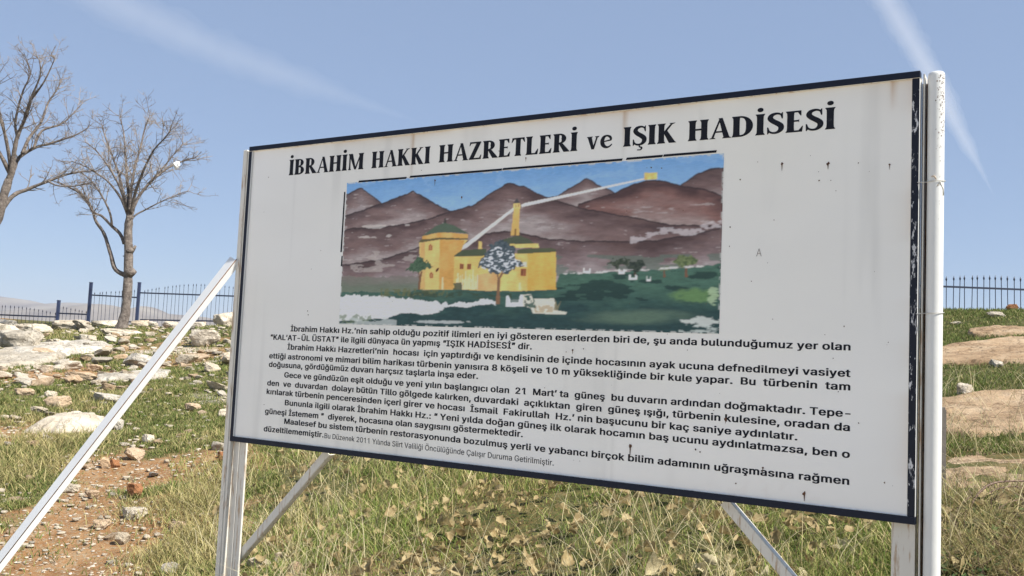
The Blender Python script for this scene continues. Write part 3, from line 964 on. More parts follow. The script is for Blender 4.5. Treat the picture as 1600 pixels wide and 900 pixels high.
'M': ('0 49 60 122 60 122 0 49 286 342 267 361 0 49 504 568 504 568 49 66 60 122 60 122 49 66 267 361 260 367 49 66 504 568 504 568 66 74 60 122 60 122 66 74 260 368 257 371 66 74 504 568 504 568 74 78 60 122 60 122 74 78 256 314 256 314 74 78 316 372 316 372 74 78 504 568 504 568 78 83 60 122 60 122 78 83 255 313 253 312 78 83 317 372 318 374 78 83 504 568 504 568 83 121 60 122 60 122 83 121 253 312 238 300 83 121 318 374 330 389 83 121 504 568 504 568 121 158 60 122 60 122 121 158 238 300 223 288 121 158 330 389 342 404 121 158 504 568 504 568 158 187 60 122 60 122 158 187 223 288 212 277 158 187 342 404 352 415 158 187 504 568 504 568 187 291 60 122 60 122 187 291 211 277 171 237 187 291 353 415 392 456 187 291 504 568 504 568 291 321 60 122 60 122 291 321 170 237 159 225 291 321 392 456 404 467 291 321 504 568 504 568 321 361 60 122 60 121 321 361 159 225 145 209 321 361 404 467 419 481 321 361 504 568 505 568 361 372 60 121 60 121 361 372 145 209 141 205 361 372 419 481 423 485 361 372 505 568 505 568 372 408 60 121 60 120 372 408 141 205 129 191 372 408 423 485 437 497 372 408 505 568 506 568 408 421 60 120 60 120 408 421 129 191 124 186 408 421 437 497 443 502 408 421 506 568 506 568 421 427 60 120 60 120 421 427 124 186 122 183 421 427 443 502 445 503 421 427 506 568 506 568 427 433 60 182 60 182 427 433 446 504 446 504 427 433 506 568 506 568 433 445 60 181 60 176 433 445 447 568 452 568 445 457 60 176 60 172 445 457 452 568 456 568 457 509 60 172 60 152 457 509 457 568 476 568', 628),
'S': ('-9 -4 187 261 187 261 -4 1 170 279 149 298 1 11 149 299 125 323 11 19 125 323 108 339 19 31 108 339 91 356 31 45 91 356 76 371 45 50 74 374 74 374 50 54 72 213 68 180 50 54 234 376 268 380 54 64 68 180 62 155 54 64 268 380 293 386 64 74 62 155 56 139 64 74 293 387 310 392 74 88 56 139 49 124 74 88 311 392 326 399 88 98 49 123 45 116 88 98 326 399 334 403 98 110 45 116 42 110 98 110 334 403 340 405 110 118 42 110 41 108 110 118 340 405 343 407 118 137 40 108 38 104 118 137 343 407 345 408 137 151 345 408 345 408 151 161 345 408 342 406 161 171 342 406 338 405 171 185 338 405 326 401 185 198 326 401 309 395 198 209 309 394 285 387 209 218 285 387 259 380 218 229 259 380 220 369 229 238 220 369 190 359 238 249 190 359 154 341 249 258 154 341 133 324 258 268 133 324 115 299 268 279 115 299 99 264 279 289 98 264 86 228 289 300 86 227 77 192 300 313 77 191 68 159 313 326 68 158 61 139 326 342 61 139 56 124 342 352 56 124 54 119 352 363 54 119 53 116 363 372 53 116 52 115 372 380 52 115 52 115 380 387 52 115 53 116 380 387 337 401 335 400 387 396 53 116 54 118 387 396 335 400 334 399 396 408 54 118 57 123 396 408 334 399 328 396 408 418 57 123 60 129 408 418 328 396 322 393 418 427 60 129 63 136 418 427 322 393 314 389 427 437 63 136 69 149 427 437 314 389 302 384 437 447 69 149 74 165 437 447 302 384 286 378 447 456 74 165 82 194 447 456 286 378 254 371 456 461 84 222 84 222 456 461 227 369 227 369 461 466 86 367 91 362 466 476 91 362 102 351 476 488 102 351 118 335 488 498 119 334 137 316 498 507 137 316 162 292 507 511 162 292 179 275 511 516 180 275 226 228', 447),
'T': ('0 452 193 257 193 257 452 509 32 417 32 417', 449),
'V': ('0 31 204 278 193 289 31 46 192 289 187 295 46 54 187 295 184 297 54 61 183 240 183 240 54 61 242 299 242 299 61 89 181 239 171 230 61 89 243 300 252 310 89 115 171 230 162 223 89 115 252 310 260 320 115 137 162 222 153 215 115 137 260 320 267 328 137 158 153 215 146 209 137 158 267 328 273 335 158 176 146 209 139 203 158 176 273 335 279 342 176 192 139 203 133 197 176 192 279 342 285 348 192 206 133 197 128 192 192 206 285 348 289 353 206 509 127 192 17 85 206 509 290 353 394 463', 480),
'Y': ('0 208 203 268 203 268 208 230 203 268 190 282 230 248 190 282 179 293 248 264 179 293 169 303 264 271 166 234 166 234 264 271 239 305 239 305 271 279 164 232 160 229 271 279 241 307 244 312 279 292 160 229 151 222 279 292 244 312 251 320 292 305 151 222 143 215 292 305 251 320 258 328 305 318 143 215 135 208 305 318 258 328 265 336 318 331 135 208 127 200 318 331 265 336 272 344 331 344 127 200 119 192 331 344 272 344 280 353 344 509 118 192 17 92 344 509 281 353 381 455', 472),
'a': ('-8 -4 159 161 120 201 -4 1 111 208 111 208 1 12 104 215 82 236 1 12 277 337 277 337 12 22 82 236 68 249 12 22 277 337 277 337 22 32 68 249 58 258 22 32 277 337 277 337 32 45 58 259 48 268 32 45 277 337 277 337 45 50 46 147 46 147 45 50 194 270 194 270 45 50 277 337 277 337 50 56 43 128 43 128 50 56 216 337 216 337 56 66 41 121 37 108 56 66 222 337 239 337 66 79 37 108 34 98 66 79 239 337 253 337 79 90 34 97 31 94 79 90 253 337 261 337 90 104 31 94 31 92 90 104 261 337 269 337 104 115 31 92 31 93 104 115 269 337 272 337 115 124 31 93 31 95 115 124 273 337 274 337 124 138 31 95 34 102 124 138 274 337 275 337 138 150 34 102 38 116 138 150 275 337 276 337 150 159 38 116 42 134 150 159 276 337 276 337 159 168 42 135 48 175 159 168 276 337 276 337 168 177 48 176 56 239 168 177 276 337 276 337 177 187 56 239 67 271 177 187 276 337 276 337 187 193 72 337 72 337 193 199 77 337 89 337 199 207 89 337 112 337 207 218 113 337 165 337 218 227 165 337 233 337 227 232 234 337 260 337 232 238 260 337 270 337 238 248 270 337 275 337 248 268 275 337 275 336 268 273 275 336 274 335 273 278 93 101 93 101 273 278 274 335 274 335 278 288 84 102 53 107 278 288 273 335 271 333 288 292 53 107 41 110 288 292 271 333 269 332 292 297 41 110 43 114 292 297 269 332 267 331 297 306 43 114 48 123 297 306 267 331 260 329 306 317 48 123 54 139 306 317 260 329 248 324 317 326 54 139 60 159 317 326 248 324 231 319 326 330 60 159 63 185 326 330 230 319 206 316 330 335 65 315 65 315 335 346 67 313 78 303 346 356 79 303 91 293 356 367 91 292 111 275 367 375 111 275 133 254 375 380 133 253 151 236 380 384 151 236 193 196', 389),
'b': ('-8 -2 229 230 187 274 -2 4 53 112 53 112 -2 4 179 282 179 282 4 16 53 112 53 112 4 16 172 290 154 313 16 29 53 112 53 112 16 29 153 313 139 330 29 39 53 112 53 112 29 39 139 330 132 339 39 43 53 112 53 112 39 43 132 339 129 344 43 48 53 112 53 112 43 48 127 346 127 346 48 57 53 112 53 112 48 57 125 203 119 174 48 57 237 348 266 354 57 61 53 171 53 171 57 61 270 356 270 356 61 66 53 167 53 161 61 66 273 357 279 360 66 75 53 161 53 150 66 75 280 360 290 365 75 84 53 150 53 142 75 84 290 365 298 370 84 100 53 142 53 132 84 100 298 370 308 376 100 115 53 132 53 125 100 115 308 376 315 381 115 132 53 125 53 120 115 132 315 381 321 385 132 150 53 120 53 116 132 150 321 385 325 388 150 160 53 116 53 115 150 160 325 388 326 389 160 169 53 115 53 113 160 169 326 389 327 389 169 189 53 113 53 113 169 189 327 389 328 390 189 209 53 113 53 113 189 209 328 390 327 389 209 218 53 113 53 114 209 218 327 389 326 389 218 227 53 114 53 116 218 227 326 389 325 388 227 245 53 116 53 119 227 245 325 388 321 385 245 261 53 119 53 124 245 261 321 385 316 381 261 276 53 124 53 131 261 276 316 381 309 376 276 290 53 131 53 139 276 290 309 376 301 371 290 301 53 139 53 149 290 301 301 371 291 365 301 311 53 149 53 160 301 311 291 365 280 360 311 318 53 160 53 171 311 318 280 360 269 355 318 325 53 114 53 114 318 325 120 179 120 179 318 325 262 352 262 352 325 332 53 114 53 114 325 332 124 202 124 202 325 332 238 348 238 348 332 338 53 114 53 114 332 338 127 345 132 339 338 347 53 114 53 114 338 347 132 339 139 330 347 360 53 114 53 114 347 360 139 330 152 314 360 371 53 114 53 114 360 371 152 314 169 294 371 382 53 114 53 114 371 382 169 294 197 259 382 389 53 114 53 114 389 397 53 114 53 114 397 413 53 114 53 114 413 445 53 114 53 114 445 509 53 114 53 114', 424),
'c': ('-8 -2 207 208 160 254 -2 4 160 254 143 273 4 14 143 273 120 296 14 29 120 296 100 316 29 46 99 316 82 333 46 50 80 188 80 188 46 50 227 335 227 335 50 54 79 178 76 165 50 54 237 337 250 340 54 64 75 165 68 148 54 64 250 340 268 346 64 76 68 148 61 134 64 76 268 346 282 353 76 85 61 134 56 127 76 85 282 353 289 357 85 95 56 126 52 119 85 95 289 357 296 361 95 102 52 119 49 116 95 102 296 361 299 363 102 108 49 116 46 113 102 108 299 363 301 341 108 117 46 113 44 109 108 117 301 341 304 304 117 133 44 109 40 104 133 151 40 103 37 99 151 169 37 99 35 97 169 187 35 97 34 96 187 206 34 96 35 97 206 216 35 97 36 98 216 242 36 98 39 103 242 258 39 103 44 108 258 263 44 109 44 109 263 268 45 111 46 113 263 268 302 308 301 327 268 277 46 113 50 117 268 277 301 327 297 361 277 287 50 117 54 124 277 287 297 362 291 358 287 300 54 124 61 134 287 300 291 358 282 353 300 310 61 134 67 145 300 310 282 353 271 347 310 319 67 145 73 158 310 319 270 347 257 342 319 329 73 158 81 189 319 329 257 342 226 335 329 335 83 332 83 332 335 340 86 329 92 324 340 356 92 324 111 305 356 368 111 305 132 284 368 376 132 284 153 263 376 380 153 262 169 247 380 384 169 247 206 209', 396),
'd': ('-8 -2 195 196 151 238 -2 4 143 246 143 246 -2 4 313 372 313 372 4 16 135 252 112 271 4 16 313 372 313 372 16 29 111 271 94 285 16 29 313 372 313 372 29 39 94 285 85 293 29 39 313 372 313 372 39 43 85 293 81 296 39 43 313 372 313 372 43 48 79 298 79 298 43 48 313 372 313 372 48 57 77 188 71 159 48 57 221 300 250 306 48 57 313 372 313 372 57 61 69 155 69 155 57 61 254 372 254 372 61 66 68 152 65 145 61 66 257 372 264 372 66 75 65 145 60 135 66 75 264 372 274 372 75 84 60 135 55 127 75 84 274 372 282 372 84 100 55 126 49 116 84 100 283 372 293 372 100 115 49 116 44 109 100 115 293 372 299 372 115 132 44 109 40 104 115 132 299 372 305 372 132 150 39 104 37 100 132 150 305 372 309 372 150 160 37 100 35 98 150 160 309 372 310 372 160 169 35 98 35 97 160 169 310 372 311 372 169 189 35 97 34 96 169 189 311 372 312 372 189 209 34 96 35 97 189 209 312 372 311 372 209 218 35 97 35 98 209 218 311 372 310 372 218 227 35 98 37 99 218 227 310 372 309 372 227 245 37 99 39 103 227 245 309 372 305 372 245 261 39 103 44 108 245 261 305 372 300 372 261 276 44 108 48 115 261 276 300 372 294 372 276 290 48 115 54 123 276 290 293 372 285 372 290 301 54 124 60 133 290 301 285 372 276 372 301 311 60 133 65 145 301 311 276 372 264 372 311 318 65 145 70 155 311 318 264 372 253 372 318 325 72 163 72 163 318 325 246 305 246 305 318 325 311 372 311 372 325 332 77 186 77 186 325 332 223 300 223 300 325 332 311 372 311 372 332 338 80 298 86 293 332 338 311 372 311 372 338 347 86 293 95 286 338 347 311 372 311 372 347 360 95 286 111 273 347 360 311 372 311 372 360 371 111 272 131 256 360 371 311 372 311 372 371 382 131 256 165 228 371 382 311 372 311 372 382 389 311 372 311 372 389 397 311 372 311 372 397 413 311 372 311 372 413 445 311 372 311 372 445 509 311 372 311 372', 424),
'e': ('-8 -2 212 212 160 263 -2 4 160 263 142 282 4 16 141 283 117 306 16 29 117 306 100 324 29 39 100 324 88 335 39 45 88 335 83 340 45 50 81 195 81 195 45 50 229 342 229 342 50 61 79 180 70 152 50 61 244 344 271 352 61 70 70 152 64 139 61 70 271 352 282 357 70 80 64 139 59 128 70 80 282 357 292 361 80 91 59 128 53 120 80 91 292 361 299 365 91 106 53 120 47 111 91 106 299 365 306 306 106 122 47 111 42 104 122 132 42 104 40 101 132 157 39 101 36 97 157 169 36 97 35 96 169 187 35 371 34 371 187 202 34 371 35 371 202 211 35 371 35 371 211 220 35 371 36 370 220 225 37 97 37 97 220 225 309 370 309 370 225 229 37 97 38 97 225 229 308 370 308 369 229 238 38 97 39 99 229 238 308 369 307 368 238 254 39 99 43 103 238 254 307 368 303 365 254 263 43 103 45 106 254 263 303 365 300 363 263 282 45 106 52 116 263 282 300 363 291 357 282 294 52 116 58 125 282 294 291 357 283 352 294 304 58 125 63 135 294 304 283 352 274 347 304 313 63 135 69 146 304 313 274 347 263 341 313 326 69 146 78 173 313 326 263 341 237 333 326 333 81 198 81 198 326 333 212 330 212 330 333 341 85 326 92 319 341 352 92 319 105 307 352 360 105 307 117 294 360 370 117 294 135 275 370 377 135 275 155 255 377 384 155 255 204 207', 404),
'f': ('0 327 81 142 81 142 327 379 6 228 6 228 379 419 81 142 81 142 419 431 81 142 81 142 431 443 81 142 81 145 443 452 81 145 82 149 452 461 83 149 84 156 461 466 84 156 86 161 466 470 87 166 87 166 470 478 89 229 89 229 478 486 91 230 96 232 486 496 96 232 104 235 496 505 104 235 113 238 505 519 113 238 135 242 519 524 135 242 150 232 524 530 161 220 161 220', 254),
'g': ('-151 -145 168 243 168 243 -145 -140 153 259 134 279 -140 -128 134 280 107 308 -128 -119 107 308 93 321 -119 -110 93 321 82 332 -110 -101 82 332 73 341 -101 -96 71 343 71 343 -96 -92 69 187 65 164 -96 -92 225 345 248 349 -92 -80 65 164 57 139 -92 -80 249 349 274 356 -80 -69 57 139 51 125 -80 -69 274 356 288 361 -69 -59 51 125 68 116 -69 -59 288 361 297 365 -59 -47 68 116 91 106 -59 -47 297 365 304 368 -47 -40 97 103 97 103 -47 -40 305 369 305 369 -40 -32 306 370 308 371 -32 -9 308 371 311 372 -9 5 311 372 311 372 5 10 194 196 152 238 5 10 311 372 311 372 10 16 151 238 136 252 10 16 311 372 311 372 16 27 135 252 113 270 16 27 311 372 311 372 27 39 113 270 95 284 27 39 311 372 311 372 39 49 95 284 85 292 39 49 311 372 311 372 49 59 85 293 76 300 49 59 311 372 311 372 59 64 74 182 74 182 59 64 228 302 228 302 59 64 311 372 311 372 64 68 72 171 69 159 64 68 238 303 251 306 64 68 311 372 311 372 68 76 66 152 66 152 68 76 258 372 258 372 76 84 63 145 59 135 76 84 265 372 275 372 84 95 59 135 53 125 84 95 275 372 285 372 95 107 53 125 48 117 95 107 285 372 293 372 107 121 48 117 44 110 107 121 293 372 300 372 121 136 44 109 39 104 121 136 300 372 305 372 136 154 39 104 37 100 136 154 305 372 309 372 154 163 37 100 35 98 154 163 309 372 310 372 163 172 35 98 35 97 163 172 310 372 312 372 172 191 35 97 34 96 172 191 312 372 312 372 191 212 34 96 35 97 191 212 312 372 312 372 212 230 35 97 37 99 212 230 312 372 309 372 230 246 37 99 39 103 230 246 309 372 306 372 246 262 39 103 44 109 246 262 306 372 301 372 262 277 44 109 48 115 262 277 301 372 294 372 277 290 48 115 54 124 277 290 294 372 286 372 290 302 54 124 60 134 290 302 286 372 276 372 302 312 60 134 65 145 302 312 276 372 265 372 312 318 65 145 70 156 312 318 265 372 254 372 318 325 72 163 72 163 318 325 247 306 247 306 318 325 313 372 313 372 325 332 77 186 77 186 325 332 224 302 224 302 325 332 313 372 313 372 332 338 80 299 86 294 332 338 313 372 313 372 338 347 86 294 95 287 338 347 313 372 313 372 347 360 95 287 112 273 347 360 313 372 313 372 360 371 112 273 131 257 360 371 313 372 313 372 371 378 131 257 149 242 371 378 313 372 313 372 378 384 164 230 164 230', 425),
'h': ('0 227 53 114 53 114 0 227 296 357 296 357 227 240 53 114 53 114 227 240 296 357 296 357 240 256 53 114 53 117 240 256 296 357 295 356 256 271 53 117 53 121 256 271 295 356 291 355 271 283 53 121 53 126 271 283 291 355 287 353 283 293 53 126 53 133 283 293 287 353 281 351 293 303 53 133 53 141 293 303 281 351 274 348 303 312 53 141 53 152 303 312 274 348 264 345 312 316 53 152 53 159 312 316 264 345 258 343 316 321 53 114 53 114 316 321 116 163 116 163 316 321 254 342 254 342 321 326 53 114 53 114 321 326 117 168 120 186 321 326 250 341 233 337 326 332 53 114 53 114 326 332 122 336 122 336 332 349 53 114 53 114 332 349 124 334 137 321 349 360 53 114 53 114 349 360 137 321 149 309 360 369 53 114 53 114 360 369 149 309 163 295 369 379 53 114 53 114 369 379 163 295 187 269 379 383 53 114 53 114 379 383 187 269 206 250 383 387 53 114 53 114 387 395 53 114 53 114 395 411 53 114 53 114 411 444 53 114 53 114 444 509 53 114 53 114', 410),
'i': ('0 379 53 114 53 114 443 449 84 84 62 106 449 455 62 106 54 114 455 468 54 114 44 123 468 483 44 123 41 126 483 499 41 126 44 123 499 512 44 123 54 114 512 518 54 114 62 106 518 524 62 106 83 84', 167),
'k': ('0 137 53 114 53 114 0 137 294 372 187 265 137 161 53 114 53 136 137 161 186 264 167 245 161 173 53 136 53 149 161 173 167 245 158 235 173 180 53 153 53 153 173 180 155 233 155 233 180 186 53 230 53 225 186 199 53 225 53 214 199 212 53 214 53 205 212 229 53 114 53 114 212 229 121 205 137 213 229 379 53 114 53 114 229 379 138 213 284 360 379 509 53 114 53 114', 381),
'l': ('-2 4 139 140 99 180 4 10 99 180 86 179 10 20 86 179 74 177 20 33 74 177 65 174 33 48 65 174 58 171 48 53 57 171 57 171 53 58 56 129 56 129 58 68 56 124 54 117 68 84 54 117 53 114 84 99 53 114 53 114 99 509 53 114 53 114', 189),
'm': ('0 238 53 114 53 114 0 238 274 335 274 335 0 238 496 557 496 557 238 247 53 114 53 114 238 247 274 335 274 335 238 247 496 557 496 557 247 259 53 114 53 116 247 259 274 335 274 336 247 259 496 557 495 557 259 270 53 116 53 118 259 270 274 336 273 338 259 270 495 557 494 556 270 280 53 118 53 122 270 280 273 338 271 341 270 280 494 556 492 555 280 289 53 122 53 126 280 289 271 341 269 345 280 289 492 555 490 554 289 299 53 126 53 132 289 299 269 345 263 351 289 299 490 554 485 552 299 308 53 132 53 141 299 308 263 351 256 359 299 308 485 552 477 549 308 314 53 144 53 144 308 314 253 362 253 362 308 314 474 548 474 548 314 320 53 112 53 112 314 320 115 152 115 152 314 320 246 315 246 315 314 320 320 370 320 370 314 320 466 546 466 546 320 328 53 112 53 112 320 328 116 157 121 180 320 328 242 314 218 310 320 328 321 374 326 398 320 328 462 545 438 541 328 335 53 112 53 112 328 335 123 309 123 309 328 335 329 538 329 538 335 342 53 112 53 112 335 342 125 306 130 302 335 342 331 536 336 532 342 353 53 112 53 112 342 353 130 302 139 294 342 353 336 532 347 523 353 361 53 112 53 112 353 361 139 294 148 287 353 361 347 522 357 513 361 370 53 112 53 112 361 370 148 287 161 275 361 370 357 513 372 499 370 378 53 112 53 112 370 378 161 275 178 260 370 378 372 499 390 483 378 386 190 248 190 248 378 386 403 470 403 470', 610),
'n': ('0 227 53 114 53 114 0 227 296 357 296 357 227 240 53 114 53 114 227 240 296 357 296 357 240 256 53 114 53 117 240 256 296 357 295 356 256 271 53 117 53 121 256 271 295 356 291 355 271 283 53 121 53 126 271 283 291 355 287 353 283 293 53 126 53 133 283 293 287 353 281 351 293 303 53 133 53 141 293 303 281 351 274 348 303 312 53 141 53 152 303 312 274 348 264 344 312 316 53 156 53 156 312 316 262 343 262 343 316 321 53 112 53 112 316 321 115 159 117 168 316 321 258 342 250 341 321 326 53 112 53 112 321 326 117 168 120 186 321 326 250 341 233 337 326 332 53 112 53 112 326 332 122 335 122 335 332 349 53 112 53 112 332 349 124 334 137 321 349 360 53 112 53 112 349 360 137 321 149 309 360 369 53 112 53 112 360 369 149 309 163 295 369 376 53 112 53 112 369 376 163 295 181 277 376 384 195 264 195 264', 410),
'o': ('-8 -1 207 208 157 258 -1 6 157 258 137 278 6 16 137 278 117 299 16 30 117 299 98 317 30 46 98 317 82 333 46 52 80 185 80 185 46 52 230 336 230 336 52 57 78 172 73 158 52 57 243 338 257 342 57 76 73 158 61 134 57 76 257 342 282 354 76 85 61 134 56 127 76 85 282 354 289 359 85 102 56 126 49 115 85 102 289 359 300 366 102 117 49 115 44 108 102 117 300 366 307 371 117 133 44 108 40 104 117 133 307 371 312 376 133 151 40 103 37 99 133 151 312 376 316 378 151 169 37 99 35 97 151 169 316 378 318 380 169 187 35 97 34 96 169 187 318 380 319 381 187 206 34 96 35 97 187 206 319 381 318 380 206 216 35 97 36 98 206 216 318 380 317 380 216 242 36 98 39 103 216 242 317 380 312 376 242 258 39 103 44 108 242 258 312 376 307 372 258 268 44 108 46 113 258 268 307 371 303 369 268 287 46 113 54 124 268 287 303 369 292 361 287 300 54 124 61 134 287 300 292 361 282 354 300 310 61 134 67 145 300 310 282 354 270 348 310 319 67 145 73 158 310 319 270 348 257 342 319 329 73 158 81 189 319 329 257 342 226 335 329 333 83 333 83 333 333 337 85 331 89 326 337 346 89 326 98 317 346 360 98 317 117 299 360 371 117 299 137 278 371 378 137 278 157 259 378 384 157 258 206 208', 415),
'p': ('-143 -8 53 114 53 114 -8 -2 53 114 53 114 -8 -2 229 230 187 274 -2 4 53 114 53 114 -2 4 187 274 173 290 4 16 53 114 53 114 4 16 172 290 154 313 16 29 53 114 53 114 16 29 154 313 140 330 29 39 53 114 53 114 29 39 140 330 132 339 39 43 53 114 53 114 39 43 132 339 129 344 43 48 53 114 53 114 43 48 127 346 127 346 48 57 53 114 53 114 48 57 125 203 119 174 48 57 237 348 266 354 57 61 53 171 53 171 57 61 270 356 270 356 61 66 53 167 53 161 61 66 273 357 279 360 66 75 53 161 53 150 66 75 280 360 290 365 75 84 53 150 53 142 75 84 290 365 298 370 84 100 53 142 53 132 84 100 298 370 308 376 100 115 53 132 53 125 100 115 308 376 315 381 115 132 53 125 53 120 115 132 315 381 321 385 132 150 53 120 53 116 132 150 321 385 325 388 150 160 53 116 53 115 150 160 325 388 326 389 160 169 53 115 53 113 160 169 326 389 327 389 169 189 53 113 53 113 169 189 327 389 328 390 189 209 53 113 53 113 189 209 328 390 327 389 209 218 53 113 53 114 209 218 327 389 326 389 218 227 53 114 53 116 218 227 326 389 325 388 227 245 53 116 53 119 227 245 325 388 321 385 245 261 53 119 53 124 245 261 321 385 316 381 261 276 53 124 53 131 261 276 316 381 309 376 276 290 53 131 53 139 276 290 309 376 301 371 290 301 53 139 53 149 290 301 301 371 291 365 301 311 53 149 53 160 301 311 291 365 280 360 311 318 53 160 53 171 311 318 280 360 269 355 318 325 53 112 53 112 318 325 120 179 120 179 318 325 262 352 262 352 325 332 53 112 53 112 325 332 124 202 124 202 325 332 238 348 238 348 332 338 53 112 53 112 332 338 127 345 131 339 338 347 53 112 53 112 338 347 131 339 139 330 347 360 53 112 53 112 347 360 139 330 152 314 360 371 53 112 53 112 360 371 152 314 169 294 371 378 53 112 53 112 371 378 169 294 183 276 378 384 195 261 195 261', 424),
'r': ('0 237 53 114 53 114 237 250 53 114 53 114 250 262 53 114 53 117 262 273 53 117 53 120 273 284 53 121 53 126 284 293 53 126 53 132 293 308 53 133 53 149 308 320 53 149 53 170 320 327 53 112 53 112 320 327 116 184 116 184 320 327 237 243 237 243 327 335 53 112 53 112 327 335 118 243 122 243 335 347 53 112 53 112 335 347 122 243 130 243 347 358 53 112 53 112 347 358 130 243 140 243 358 367 53 112 53 112 358 367 140 243 152 243 367 376 53 112 53 112 367 376 153 243 169 243 376 380 53 112 53 112 376 380 175 243 175 243 380 385 191 243 191 243', 259),
's': ('-8 -2 182 182 132 232 -2 3 131 232 112 251 3 14 112 252 90 276 14 24 90 276 76 290 24 35 76 290 65 302 35 45 65 302 56 311 45 50 54 157 54 157 45 50 207 313 207 313 50 55 53 147 50 134 50 55 218 314 232 317 55 69 50 134 43 114 55 69 232 317 252 324 69 78 43 114 40 106 69 78 252 324 260 327 78 90 40 106 37 99 78 90 260 327 266 330 90 97 36 99 46 97 90 97 266 330 267 330 97 103 47 97 76 95 97 103 267 330 268 331 103 108 87 94 87 94 103 108 268 331 268 331 108 112 268 331 267 331 112 121 267 331 265 330 121 136 264 330 254 327 136 147 254 327 237 323 147 158 236 323 201 317 158 170 201 317 150 307 170 183 149 307 110 292 183 194 110 292 91 275 194 202 90 274 79 254 202 222 79 253 61 176 222 232 61 176 56 144 232 243 56 143 52 124 243 255 51 124 48 115 255 267 48 114 47 110 267 277 47 110 47 109 277 288 47 109 48 110 277 288 268 268 264 314 288 298 48 110 50 114 288 298 264 315 258 321 298 307 50 114 52 120 298 307 258 321 251 318 307 316 52 120 56 129 307 316 251 318 243 314 316 328 56 130 63 155 316 328 243 314 220 307 328 334 65 168 65 168 328 334 207 305 207 305 334 339 67 303 72 299 339 349 72 299 82 290 349 358 82 290 93 279 358 370 93 279 115 258 370 377 115 258 135 240 377 384 135 240 186 189', 365),
't': ('-4 3 168 170 123 213 3 10 123 213 107 211 10 21 107 211 92 209 21 35 92 209 80 206 35 50 80 206 73 203 50 56 73 203 71 144 56 61 71 143 69 136 61 71 69 136 67 130 71 86 67 130 65 127 86 98 65 127 65 126 98 327 65 126 65 126 327 379 6 204 6 204 379 471 65 126 65 126', 227),
'u': ('-5 -1 182 183 145 217 -1 4 137 225 137 225 -1 4 298 357 298 357 4 17 130 231 105 257 4 17 298 357 298 357 17 30 105 257 90 272 17 30 298 357 298 357 30 44 90 272 78 283 30 44 298 357 298 357 44 48 78 284 75 287 44 48 298 357 298 357 48 53 74 193 74 193 48 53 210 288 210 288 48 53 298 357 298 357 53 62 73 176 68 154 53 62 226 290 249 294 53 62 298 357 298 357 62 68 66 148 66 148 62 68 254 357 254 357 68 75 65 144 62 137 68 75 259 357 267 357 75 86 62 137 59 129 75 86 267 357 276 357 86 95 59 129 57 124 86 95 277 357 282 357 95 105 57 124 55 120 95 105 282 357 287 357 105 116 55 119 54 117 105 116 287 357 291 357 116 137 54 117 53 114 116 137 291 357 295 357 137 153 53 114 53 114 137 153 295 357 296 357 153 379 53 114 53 114 153 379 296 357 296 357', 410),
'v': ('0 21 162 226 155 234 21 37 155 234 148 240 37 53 148 241 142 247 53 58 142 247 141 248 58 62 140 249 140 249 62 70 139 194 136 191 62 70 196 250 198 253 70 87 136 191 129 187 70 87 198 253 203 260 87 104 129 187 123 182 87 104 203 260 207 266 104 121 123 182 116 177 104 121 207 266 213 273 121 138 116 177 110 171 121 138 213 273 218 279 138 155 110 171 103 165 138 155 218 279 224 286 155 379 103 165 18 85 155 379 224 286 305 371', 389),
'y': ('-145 -140 90 92 53 126 -140 -136 53 126 48 139 -136 -124 48 139 51 159 -124 -107 51 159 56 176 -107 -97 56 177 59 184 -97 -92 59 184 60 187 -92 -87 60 87 60 87 -92 -87 97 189 97 189 -87 -81 117 192 117 192 -81 -74 123 194 130 197 -74 -58 130 197 141 204 -58 -48 141 204 146 208 -48 -36 146 208 151 213 -36 -1 151 213 162 226 -1 21 162 226 154 234 21 37 154 234 148 240 37 53 148 241 142 247 53 62 142 247 139 250 62 66 138 193 138 193 62 66 196 251 196 251 66 70 137 192 135 191 66 70 197 252 198 253 70 87 135 191 129 187 70 87 198 253 202 260 87 104 129 187 122 182 87 104 202 260 207 266 104 121 122 182 116 177 104 121 207 266 212 273 121 138 116 177 109 171 121 138 212 273 218 279 138 155 109 171 103 165 138 155 218 279 224 286 155 379 103 165 18 85 155 379 224 286 305 371', 389),
'z': ('0 46 42 339 42 339 46 56 42 339 50 339 56 320 51 126 253 323 320 325 254 324 48 328 325 331 48 328 48 332 331 379 48 333 48 333', 380),
